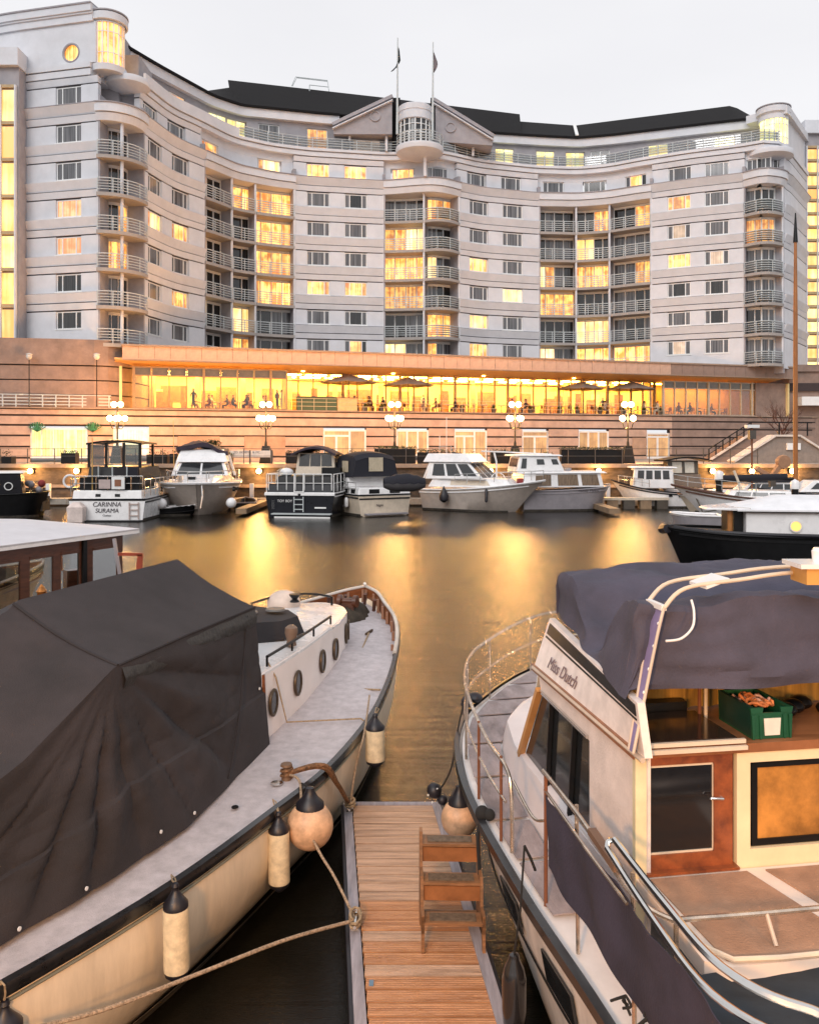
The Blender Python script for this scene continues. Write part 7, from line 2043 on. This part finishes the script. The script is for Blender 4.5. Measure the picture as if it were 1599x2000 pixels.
# bulkhead with companion door and framed window, facing aft
def BH(u, z, d=0.0): return RP(-.8 - d, HT + u, z)       # u across from port corner
CRM = mat('cream_bulkhead', (.82, .66, .42), .5, var=.07, vscale=3)
def bq(u0, u1, z0, z1, nm, m_, d0=0.0, d1=.04, par=None):
    b_ = [BH(u0, z0, d0), BH(u1, z0, d0), BH(u1, z0, d1), BH(u0, z0, d1)]; t_ = [BH(u0, z1, d0), BH(u1, z1, d0), BH(u1, z1, d1), BH(u0, z1, d1)]
    return MB().prism(b_, t_).build(nm, m_, par or rb)
bq(0, .02, 1.6, 2.33, 'bulkhead', CRM); bq(.56, .64, 1.6, 2.33, 'bulkhead', CRM); bq(.64, 2.84, 2.24, 2.33, 'bulkhead', CRM); bq(.64, 2.84, 1.6, 1.76, 'bulkhead', CRM); bq(1.62, 2.84, 1.76, 2.24, 'bulkhead', CRM); bq(0, .56, 1.6, 1.675, 'bulkhead', CRM)
DW = mat('worn_varnish', (.26, .07, .02), .4, var=.45, vscale=9, col2=(.12, .03, .012), coat=.3)
dr = bq(.02, .54, 1.68, 1.76, 'companion_door', DW, -.01, .03)
bq(.02, .54, 2.25, 2.33, 'door_rail', DW, -.01, .03, dr); bq(.43, .54, 1.76, 2.25, 'door_rail', DW, -.01, .03, dr); bq(.02, .05, 1.76, 2.25, 'door_rail', DW, -.01, .03, dr)
bq(.05, .43, 1.76, 2.25, 'door_glass', mat('dark_door_glass', (.008, .008, .01), .05, spec=.8), 0.0, .012, dr)
bq(.04, .435, 2.235, 2.25, 'glass_bead', CREAM, .013, .02, dr); bq(.425, .435, 1.76, 2.25, 'glass_bead', CREAM, .013, .02, dr); bq(.04, .435, 1.76, 1.77, 'glass_bead', CREAM, .013, .02, dr)
h0 = BH(.40, 2.06, .05); MB().tube([BH(.47, 2.055, .03), BH(.47, 2.055, .055), h0, h0 + V(0, 0, -.003)], .008, 8).build('handle', CHROME, dr, True)
bq(.02, .56, 1.665, 1.68, 'door_sill', DW, -.01, .07)
fw = bq(.66, 1.62, 2.20, 2.235, 'saloon_window', BLACKP, -.01, .02); bq(.66, 1.62, 1.765, 1.80, 'window_frame', BLACKP, -.01, .02, fw); bq(.66, .695, 1.8, 2.2, 'window_frame', BLACKP, -.01, .02, fw); bq(1.585, 1.62, 1.8, 2.2, 'window_frame', BLACKP, -.01, .02, fw)
bq(.695, 1.585, 1.8, 2.2, 'window_blind', mat('amber_wood_blind', (.50, .22, .045), .35, var=.35, vscale=4, coat=.5), 0, .008, fw)
# corner post
MB().bar(RP(-.84, HT - .01, 1.3), RP(-.84, HT - .01, 2.33), .06, .06).build('corner_post', mat('cream_post', (.75, .66, .42), .5), rb)
# sliding hatch
ht = MB().prism([RP(-.84, HT + .04, 2.36), RP(-.84, HT + .56, 2.36), RP(-.36, HT + .56, 2.36), RP(-.36, HT + .04, 2.36)], [RP(-.84, HT + .04, 2.385), RP(-.84, HT + .56, 2.385), RP(-.36, HT + .56, 2.385), RP(-.36, HT + .04, 2.385)]).build('sliding_hatch', mat('smoked_hatch', (.03, .018, .014), .1, spec=.8), rb)
for d, z in ((-.855, 2.37), (-.875, 2.34)): MB().bar(RP(d, HT + .03, z), RP(d, HT + .6, z), .02, .022).build('hatch_rail', CREAM, rb)
# curtains behind the hatch, below the canvas
MUST = mat('mustard_curtain', (.42, .25, .055), .85, var=.25, vscale=3, stretch=(6, 6, .4))
g = []
for i in range(90):
    u = .10 + 2.7 * i / 89; w = .018 * math.sin(i * 1.15) + .01 * math.sin(i * .37)
    g.append([RP(-.22 + w, HT + u, 2.36), RP(-.22 + w * 1.1, HT + u, 2.74)])
MB().sheet(g, .006, tuple(Ra)).build('curtain', MUST, rb, True)
MB().box(0, 0, 0, 0, 0, 0)
q = [RP(-.34, HT + .06, 2.36), RP(-.34, HT + .52, 2.36), RP(-.26, HT + .52, 2.36), RP(-.26, HT + .06, 2.36)]
MB().prism(q, [p + V(0, 0, .075) for p in q]).build('black_locker', BLACKP, rb)
for u, m_ in ((.56, MATS['rusty']), (.60, CREAM), (1.42, CREAM)):
    MB().tube([RP(-.42 if u < .7 else -.72, HT + u, 2.35), RP(-.42 if u < .7 else -.72, HT + u, 2.9)], .011, 8).build('bimini_pole', m_, rb, True)
for k in range(5):
    c = RP(-.5 + .06 * k % .2, HT + 1.02 + .09 * k, 2.39); MB().ball(c, .07, 12, .6).build('helm_gear', BLACKP, rb, True)
# aft deck
q = [(-.85, HT - .04), (-1.6, HT - .04), (-1.66, HT + .06), (-1.66, -HT - .06), (-1.6, -HT + .04), (-.85, -HT + .04)]
MB().prism([RP(s, t, 1.58) for s, t in q], [RP(s, t, 1.66) for s, t in q]).build('aft_deck', mat('aft_deck_cream', (.78, .68, .60), .5, var=.06), rb)
AP = mat('aft_deck_panel', (.40, .235, .15), .85, var=.12, vscale=8, bump=.3, bscale=90)
for u0, u1 in ((.03, .59), (.70, 1.40), (1.50, 2.2)):
    sh_ = .16
    q = [RP(-.89, HT + u0, 1.661), RP(-.89, HT + u1 - (.0), 1.661), RP(-1.62, HT + u1 + sh_ * (u0 < 1.3), 1.661), RP(-1.62, HT + u0 + (sh_ if u0 > .1 else .03), 1.661)]
    MB().prism(q, [p + V(0, 0, .007) for p in q]).build('deck_panel', AP, rb)
g = [RP(-1.66, HT + .08, 1.69), RP(-1.66, 1.4, 1.69)]
MB().tube([RP(-.9, HT - .03, 1.68), RP(-1.5, HT - .02, 1.68), RP(-1.64, HT + .08, 1.68), RP(-1.66, HT + .3, 1.68), RP(-1.66, 1.4, 1.68)], .013, 8).build('toe_rail', CREAM, rb, True)
NAV2 = mat('navy_side_cloth', (.036, .032, .055), .85, var=.2, vscale=2.5, bump=.2, bscale=60)
NAV3 = mat('navy_stern_cloth', (.018, .026, .036), .7, var=.35, vscale=3, stretch=(1, 3, 1))
g = []
for i in range(16):
    s = -1.64 - .9 * i / 15
    g.append([RP(s + .02 * math.sin(k * 1.1), HT - .14 + .18 * k, 1.62 - .22 * (i / 15) ** .7 + .03 * mnoise.noise(Vector((s * 3, k * .6, 2)))) for k in range(18)])
MB().sheet(g, .01).build('stern_cloth', NAV3, rb, True)
# cloth laced to the side rail
g = []
for i in range(50):
    s = -.06 - 2.5 * i / 49; zt = 1.80 if i > 1 else 1.80; row = []
    for k in range(10):
        v = k / 9; z = zt - (.45 if s > -1.3 else .45 + .0) * v - (.0); row.append(RP(s, -1.70 + .015 * math.sin(s * 9 + v * 2) + .02 * mnoise.noise(Vector((s * 2.5, v * 2, 5))), z - .01 * abs(math.sin(i * .9)) * (1 if v == 0 else 0)))
    g.append(row)
MB().sheet(g, .006, tuple(Rn)).build('side_cloth', NAV2, rb, True)
CR_ = mat('worn_chrome', (.70, .60, .50), .25, metal=.85, var=.2, vscale=10)
def tb(pts, r, nm, m_=CR_, sm=6): return MB().tube(smooth_pts(pts, sm) if len(pts) > 2 else pts, r, 8).build(nm, m_, rb, True)
tb([RP(.0, -1.70, 1.93), RP(-.7, -1.71, 1.93), RP(-1.3, -1.70, 1.86), RP(-1.45, -1.58, 1.79), RP(-1.47, -1.40, 1.78), RP(-1.48, -.6, 1.78), RP(-1.48, 1.3, 1.78)], .014, 'inner_rail')
tb([RP(-.03, -1.70, 1.82), RP(-.8, -1.71, 1.80), RP(-1.3, -1.70, 1.78)], .009, 'inner_rail')
for t_ in (-1.08, 0.1, 1.2): tb([RP(-1.48, t_, 1.78), RP(-1.56, t_, 1.67)], .010, 'stanchion', MATS['worn_trim'])
tb([RP(-1.15, -1.70, 2.02), RP(-1.7, -1.71, 2.01), RP(-2.15, -1.68, 1.99), RP(-2.38, -1.5, 1.97), RP(-2.44, -1.2, 1.96), RP(-2.46, .4, 1.96)], .017, 'stern_rail', CHROME)
tb([RP(-1.15, -1.74, 1.98), RP(-1.7, -1.75, 1.93), RP(-2.15, -1.72, 1.89), RP(-2.4, -1.52, 1.86), RP(-2.48, -1.2, 1.85), RP(-2.5, .4, 1.85)], .015, 'stern_rail', CHROME)
tb([RP(-1.15, -1.70, 2.02), RP(-1.12, -1.72, 2.0), RP(-1.15, -1.74, 1.98)], .015, 'rail_bend', CHROME, 4)
MB().bar(RP(-.85, -1.705, 1.93), RP(-1.2, -1.705, 1.90), .045, .035).build('grip_board', mat('dark_grip', (.15, .09, .06), .6), rb)
for s in (-.05, -.52, -1.3, -1.75): tb([RP(s, -1.70 if s > -.1 else -1.66, deckz(s)), RP(s, -1.70 if s > -.1 else -1.67, 1.93)], .012, 'stanchion', MATS['rusty'] if s in (-.05,) else CR_)
# forward rails and pulpit
def rt(s): return railt(s) + .045
fr = [4.42, 4.28, 3.9, 3.43, 3.0, 2.46, 1.8, 1.06, .6]
up = [RP(s, rt(s) if s < 4.4 else -.1, deckz(s) + (.62 if s > 1.2 else .58)) for s in fr]
tb([RP(4.5, .35, 2.04)] + up + [RP(.48, rt(.5), deckz(.5) + .45), RP(.46, rt(.5), deckz(.5) + .05)], .014, 'top_rail')
tb([RP(4.42, .3, 1.76)] + [RP(s, rt(s) if s < 4.4 else -.1, deckz(s) + .33) for s in fr], .010, 'mid_rail')
tb([RP(.45, rt(.45), deckz(.5) + .55), RP(.1, rt(.1), deckz(0) + .5), RP(-.02, -1.70, 1.62)], .010, 'mid_rail')
tb([RP(4.5, .35, 2.04), RP(4.3, .8, 2.03), RP(3.6, 1.3, 1.98), RP(2.4, 1.68, 1.93)], .014, 'top_rail')
tb([RP(4.42, .3, 1.76), RP(4.2, .75, 1.74), RP(3.6, 1.25, 1.7), RP(2.4, 1.63, 1.65)], .010, 'mid_rail')
for s in (4.2, 3.43, 2.7, 2.0, 1.3, .7): tb([RP(s, rt(s), deckz(s)), RP(s, rt(s), deckz(s) + .61)], .011, 'stanchion', CR_ if s > 1.5 else MATS['rusty'])
tb([RP(4.45, .3, 1.42), RP(4.5, .35, 2.04)], .011, 'stanchion')
for (x, y, z, r) in ((928, 1362, 1.42, .075), (910, 1375, 1.40, .06), (910, 1368, 1.46, .05)):
    MB().ball(atz(x, y, z), r, 12, .7).build('bow_fitting', RUBBER, rb, True)
# black knotted line and roller at the rubbing rail
c = atz(942, 1588, 1.24); t = thing('black_mooring_line', 'knotted black line looped over the rail edge of the right-hand boat', 'rope', c)
MB().ball(c, .055, 12).build('knot', BLKROPE, t, True); MB().ball(c + V(.05, -.03, .0), .045, 12).build('knot', BLKROPE, t, True)
MB().tube(smooth_pts([c, c + V(-.04, -.08, -.12), c + V(-.03, -.1, -.4), c + V(-.02, -.05, -.75)], 6), .014, 6).build('strand', BLKROPE, t, True)
# dark fender hanging from the deck rail near the pontoon
f0 = at(1004, 1905, 5.25); t = thing('dark_fender', 'black teardrop fender hanging on a long line between the pontoon and the right-hand boat', 'fender', f0 - V(0, 0, .35))
MB().lathe([(.03, -.38), (.065, -.34), (.075, -.2), (.075, -.02), (.06, .05), (.035, .1), (.03, .13), (.01, .14)], f0, 20).build('body', mat('glossy_black_rubber', (.02, .018, .018), .15, var=.1, coat=.5), t, True)
MB().tube([f0 + V(0, 0, .13), at(1016, 1780, 5.15), at(1024, 1655, 5.2)], .007, 6).build('line', BLKROPE, t)
c = at(1024, 1652, 5.2); MB().tube([c, c + V(.04, 0, -.08), c + V(.07, .02, -.16)], .01, 6).build('tail', BLKROPE, t, True)
for (x, y) in ((1222, 1945), (1268, 1990)):
    c = atz(x, y, 1.35); t = thing('black_tie', 'black knotted tie on the side cloth edge, %s' % ('the farther one' if y < 1960 else 'nearest the bottom of the frame'), 'tie', c)
    for k in range(4): MB().tube(smooth_pts([c, c + V(rng.uniform(-.06, .06), rng.uniform(-.03, .03), rng.uniform(-.04, .06)), c + V(rng.uniform(-.09, .09), rng.uniform(-.04, .04), rng.uniform(-.1, .02))], 4), .007, 6).build('strand', BLKROPE, t, True)
# canvas over the upper helm
PUR = mat('purple_grey_canvas', (.070, .066, .098), .85, var=.18, vscale=2.2, bump=.25, bscale=70)
def can(s, t):
    """top surface height of the canvas"""
    zf = 3.07 - .045 * t * t; zn = 3.12 - .02 * abs(t)
    u = (s + .55) / 1.6
    sag = 1 - (1 - math.exp(-((u - .42) / .22) ** 2)) if 0 < u < 1 else 0
    z = zn * (1 - u) + zf * u - sag * (.30 + .12 * max(0, -t - .5))
    z += .016 * abs(mnoise.noise(Vector((s * 7 - t * 3, t * 6 + s * 2, 3.0)))) ** .7 + .05 * mnoise.noise(Vector((s * 3.2 + t * 1.4, t * 2.2, 1.0))) + .03 * abs(mnoise.noise(Vector((s * 2.5 - t * 3, t * 1.1 + s * 5, 6.0)))) + .022 * math.sin((t * 1.6 + s * 3.0) * 3.4) * sag * 2 + .012 * mnoise.noise(Vector((s * 8, t * 7, 2)))
    return z
Sn, Nn = 60, 70
P = []
for i in range(Sn + 1):
    u = i / Sn; s = -.68 + 1.76 * u; row = []
    T0, T1 = -1.36 + .15 * u, 1.42
    for k in range(8):      # port hanging side
        v = k / 8; zt = can(s, T0); zb_ = float(np.interp(s, [-.7, .95, 1.1], [2.60, 2.70, 2.72])); w = .05 * math.sin(PI * v)
        row.append(RP(s, T0 - (.12 - .1 * u) * (1 - v) - .02 * v + w * .3 * (1 - u) + .03 * mnoise.noise(Vector((s * 3, v * 2, 9))), zb_ + (zt - zb_) * v))
    for k in range(Nn + 1):
        t = T0 + (T1 - T0) * k / Nn; row.append(RP(s, t, can(s, t)))
    P.append(row)
# near hanging curtain: from the aft edge down
aft = []
for j in range(1, 16):
    v = j / 15; row = []
    for q_ in P[0]:
        rel = q_ - RO; s = rel.dot(Ra); t = rel.dot(Rn); zb_ = 2.64 + .012 * math.sin(t * 3)
        k = mnoise.noise(Vector((t * 2.2, v * 2.5, 4.0)))
        row.append(RP(s - .07 * math.sin(v * PI * .55) - .05 * k + .02 * math.sin(t * 7 + v * 4) * v - .035 * abs(mnoise.noise(Vector((t * 1.2 + v * 4, v * 3.5 - t, 8.0)))), t, q_.z + (zb_ - q_.z) * v if q_.z > zb_ else q_.z))
    aft.append(row)
grid_ = aft[::-1] + P
MB().grid(grid_).build('helm_canvas', PUR, rb, True)
# front drop of the canvas
MB().grid([[p + Ra * .0, p + Ra * .03 + V(0, 0, -.30 if p.z > 2.95 else -.02)] for p in P[-1]]).build('canvas_front', PUR, rb, True)
MB().bar(RP(1.0, -1.18, 2.70), RP(1.0, 1.18, 2.70), .05, .1).build('windscreen_base', CRM, rb)
# stainless arch over the canvas, with cloth between its two legs
lg = [RP(-.92, -1.50, 2.36), RP(-.82, -1.32, 2.95), RP(-.78, -1.26, 3.10), RP(-.75, -1.12, 3.20), RP(-.75, -.8, 3.24), RP(-.75, -.3, 3.28), RP(-.75, 1.0, 3.28)]
lg2 = [p + Ra * .20 * (1 if i > 1 else .3 + .3 * i) + V(0, 0, .0) for i, p in enumerate(lg)]
for g_ in (lg, lg2):
    tb(g_[:3], .009, 'arch_leg', MATS['worn_trim']); tb(g_[2:], .012, 'arch_tube', CREAM)
MB().prism([lg[3] + V(.12, 0, -.005), lg2[3] + V(.12, 0, -.005), lg2[4] + V(-.05, 0, -.005), lg[4] + V(-.05, 0, -.005)], [lg[3] + V(.12, 0, .01), lg2[3] + V(.12, 0, .01), lg2[4] + V(-.05, 0, .01), lg[4] + V(-.05, 0, .01)]).build('arch_plate', FRAME, rb)
MB().bar(lg[2], lg2[2], .03, .03).build('arch_plate', FRAME, rb)
lav = [lg[0], lg[1], lg[2], lg2[2], lg2[1], lg2[0]]
MB().prism(lav, [p + Rn * .01 for p in lav]).build('arch_cloth', mat('lavender_cloth', (.22, .18, .34), .85, var=.15), rb)
for k in range(5):
    MB().ball(lg[0].lerp(lg[2], .25 + .16 * k) - Rn * .01, .011, 8).build('stud', FRAME, rb, True)
a_ = [at(1350, 1172, 4.75), at(1355, 1195, 4.70), at(1352, 1225, 4.66), at(1330, 1247, 4.64), at(1300, 1252, 4.62)]
MB().tube(smooth_pts(a_, 6), .007, 6).build('white_cable', FRAME, rb, True)
# box on top of the arch at the right edge
c = at(1590, 1116, 4.75); bxx = MB().box(c.x - .09, c.x + .25, c.y - .1, c.y + .1, c.z - .06, c.z + .03); bxx.build('arch_box', mat('lit_orange_box', (.62, .32, .08), .5), rb)  # orange light on the cream box is painted into its colour
MB().box(c.x - .13, c.x + .25, c.y - .12, c.y + .12, c.z + .03, c.z + .055).build('box_lid', WHITE, rb); MB().lathe([(.03, 0), (.035, .06), (.02, .08)], (c.x + .02, c.y, c.z + .055), 12).build('mast_light', WHITE, rb, True)

# green crate of orange rope on the house roof
cr0 = RP(-.80, HT + .675, 2.352)
t = thing('green_crate', 'dark green plastic crate with a blank white label on the varnished cabin roof', 'crate', cr0)
def cq(u, d, z): return RP(-.80 + d, HT + .675 + u, 2.352 + z)
GP = mat('green_plastic', (.012, .085, .04), .35, var=.15)
W_, D_, H_ = .235, .36, .175
def pan(u0, u1, d0, d1, z0, z1, nm, m_, par=t): 
    return MB().prism([cq(u0, d0, z0), cq(u1, d0, z0), cq(u1, d1, z0), cq(u0, d1, z0)], [cq(u0 - .006 * (z1 > .1), d0, z1), cq(u1 + .006 * (z1 > .1), d0, z1), cq(u1 + .006 * (z1 > .1), d1, z1), cq(u0 - .006 * (z1 > .1), d1, z1)]).build(nm, m_, par)
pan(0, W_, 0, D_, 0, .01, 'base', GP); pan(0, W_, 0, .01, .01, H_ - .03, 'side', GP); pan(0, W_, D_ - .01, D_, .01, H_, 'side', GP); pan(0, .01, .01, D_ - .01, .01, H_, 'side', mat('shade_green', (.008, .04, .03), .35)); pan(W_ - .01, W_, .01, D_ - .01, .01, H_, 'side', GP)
pan(-.006, .06, -.004, .012, H_ - .03, H_, 'rim', GP); pan(.175, W_ + .006, -.004, .012, H_ - .03, H_, 'rim', GP)
for u in (.0, .045, .19, .225): pan(u, u + .01, -.008, 0, .0, H_ - .04, 'rib', GP)
pan(.075, .165, -.006, -.001, .02, .115, 'label', mat('label_paper', (.78, .74, .66), .7))
t = thing('rope_bundle', 'bundle of orange and pink rope heaped in the green crate', 'rope', cq(.1, .2, .1))
ORR = mat('orange_rope', (.62, .2, .06), .8, var=.3, vscale=30); PNK = mat('pink_rope', (.6, .36, .28), .8, var=.3, vscale=30)
for k in range(9):
    c = cq(rng.uniform(.06, .17), rng.uniform(.07, .26), .15 + rng.uniform(0, .03)); r_ = rng.uniform(.03, .055)
    MB().tube([c + V(r_ * math.cos(2 * PI * i / 14), r_ * .8 * math.sin(2 * PI * i / 14), .012 * math.sin(i * 1.3 + k)) for i in range(14)], .009, 6, True).build('loop', ORR if k % 3 else PNK, t, True)

# ---------------------------------------------------------------- wooden cabin boat at the left
wb = thing('wooden_launch', 'brown wooden cabin launch with broad white roof and square windows at the left edge', 'launch', (-6.5, 14, 0))
c0 = V(-5.0, 14.75, 0); dr_ = (V(-6.15, 12.3, 0) - c0).normalized(); nr = V(-dr_.y, dr_.x, 0); nr = nr if nr.x < 0 else -nr     # nr points away to port
def WP(s, t, z): return c0 + dr_ * s + nr * t + V(0, 0, z)
zt, zb_ = 2.45, 1.2
q = [(-.28, -.12), (6, -.12), (6, 3.3), (.6, 3.3), (.0, 2.2)]
MB().prism([WP(s, t, zt) for s, t in q], [WP(s, t, zt + .07) for s, t in q]).build('roof_edge', WHITE, wb)
g = []
for i in range(14):
    s = -.28 + 6.2 * i / 13
    g.append([WP(max(s, -.28 + .25 * max(0, k - 6)), -.12 + 3.4 * k / 12, zt + .08 + .22 * math.sin(PI * k / 12) * min(1, .15 + i / 3)) for k in range(13)])
MB().sheet(g, .03).build('roof', mat('launch_roof', (.62, .61, .64), .6, var=.05), wb, True)
WS_ = DKWOOD
def wplate(s0, s1, z0, z1, t0, t1, nm, m_, par=None):
    return MB().prism([WP(s0, t0, z0), WP(s1, t0, z0), WP(s1, t1, z0), WP(s0, t1, z0)], [WP(s0, t0, z1), WP(s1, t0, z1), WP(s1, t1, z1), WP(s0, t1, z1)]).build(nm, m_, par or wb)
wplate(0, 6, zt - .16, zt, 0, .06, 'header', WS_); wplate(0, 6, .75, 1.52, 0, .06, 'cabin_side', WS_)
wins = [(.12, .68), (.95, 1.35), (1.5, 1.95), (2.12, 2.6), (2.8, 3.5), (3.7, 4.4)]
pv = 0
for a, b in wins:
    wplate(pv, a, 1.42, zt - .16, 0, .06, 'window_post', WS_); pv = b
    wn = wplate(a, b, 1.42, 1.47, -.01, .05, 'window', WS_); wplate(a, b, zt - .21, zt - .16, -.01, .05, 'window_head', WS_, wn)
    wplate(a, b, 1.47, zt - .21, .02, .028, 'pane', glass('launch_glass', (.75, .78, .76), .5), wn)
wplate(pv, 6, 1.42, zt - .16, 0, .06, 'window_post', WS_)
wplate(.85, .93, .75, zt, -.05, .0, 'door_post', BLACKP)
for t0 in (0, 2.4):
    wplate(-.02, .0, .75, 1.42, t0, t0 + .9, 'front_panel', WS_)
# far side with windows seen through
wplate(0, 6, zt - .16, zt, 2.9, 2.96, 'header', WS_); wplate(0, 6, .75, 1.5, 2.9, 2.96, 'cabin_side', WS_)
for s in (0, 1.0, 2.1, 3.2, 4.4): wplate(s, s + .14, 1.5, zt - .16, 2.9, 2.96, 'window_post', WS_)
for s, m_ in ((1.6, WOOD), (2.2, mat('orange_cushion', (.4, .14, .04), .8)), (3.1, WOOD), (2.7, GREYH)):
    wplate(s, s + .3, 1.2, 1.75, 1.0, 1.5, 'seat_back', m_)
wplate(1.45, 1.95, 1.42, 1.5, .3, .8, 'shelf', mat('orange_cushion', (.4, .14, .04), .8))
# hull of the launch
g = []
for i in range(12):
    s = -3.2 + 9.2 * i / 11; w = 1.75 * min(1, ((i + .15) / 5.0)) ** .6
    g.append([WP(s, 1.45 - w, .9 + .35 * max(0, 1 - i / 4)), WP(s, 1.45 - w * .95, .45), WP(s, 1.45 - w * .8, 0), WP(s, 1.45, -.3), WP(s, 1.45 + w * .8, 0), WP(s, 1.45 + w * .95, .45), WP(s, 1.45 + w, .9 + .35 * max(0, 1 - i / 4))])
MB().grid(g).build('hull', DKWOOD, wb, True)
MB().sheet([[r[0] - V(0, 0, .05), r[3] + V(0, 0, 1.15), r[6] - V(0, 0, .05)] for r in g], .03).build('deck', mat('launch_deck', (.12, .06, .04), .6), wb)
a_, b_ = at(232, 1082, 13.9), at(280, 1083, 13.9)
MB().bar(a_, b_, .05, .05).build('stern_frame', mat('red_frame', (.30, .05, .02), .4), wb); MB().bar(b_ + V(-.04, 0, 0), at(272, 1128, 13.9), .09, .05).build('stern_frame', mat('red_frame', (.30, .05, .02), .4), wb)
MB().bar(at(224, 1052, 14.2), at(238, 1140, 14.2), .05, .05).build('white_strut', GREYH, wb)
MB().box(at(235, 0, 14).x, at(260, 0, 14).x, 13.9, 14.2, 1.25, at(0, 1122, 14).z).build('dark_locker', DKWOOD, wb)
c = at(82, 1168, 7.4); t = thing('brass_lamp', 'small brass oil lamp standing behind the ridge of the dark tent cover', 'lamp', c - V(0, 0, .12))
MB().lathe([(.055, -.12), (.06, -.1), (.04, -.06), (.035, .04), (.045, .06), (.02, .1), (.006, .12)], c, 14).build('body', mat('brass', (.5, .2, .05), .3, metal=.7, var=.4, vscale=20), t, True)
MB().tube([c + V(.05, 0, -.06), c + V(.09, 0, 0), c + V(.04, 0, .05)], .006, 6).build('handle', mat('brass', (.5, .2, .05), .3, metal=.7), t, True)

# ---------------------------------------------------------------- walkway with its lamps behind the viewer
wk = thing('walkway', 'timber walkway behind the moored yachts', 'walkway', (0, -3, 0))
for k in range(24): MB().box(-12 + k * 1.0, -11.03 + k * 1.0, -4.6, -1.2, 2.1, 2.2).build('deck_board', TEAK, wk)
for k in range(5): MB().box(-11 + 5 * k, -10.7 + 5 * k, -3.2, -2.9, -1, 2.1).build('leg', DKWOOD, wk)
for x, e_, lb_ in ((-1.3, 330, 'walkway lamp post with a warm globe, left of the viewer'), (3.6, 95, 'walkway lamp post with a warm globe, right of the viewer')):
    t = thing('walkway_lamp', lb_, 'lamp post', (x, -1.4, 2.2))
    MB().lathe([(.08, 0), (.05, .1), (.04, 1.5)], (x, -1.4, 2.2), 10).build('pole', BLACKP, t, True)
    MB().ball(V(x, -1.4, 3.85), .17, 16).build('globe', GLOBE, t, True)
    point(V(x, -1.1, 3.8), e_ * 3.0, (1.0, .47, .16), .2, t)

# ------------------------------------------------------------------ tidy
for o in bpy.data.objects:
    if '_w' in o: del o['_w']
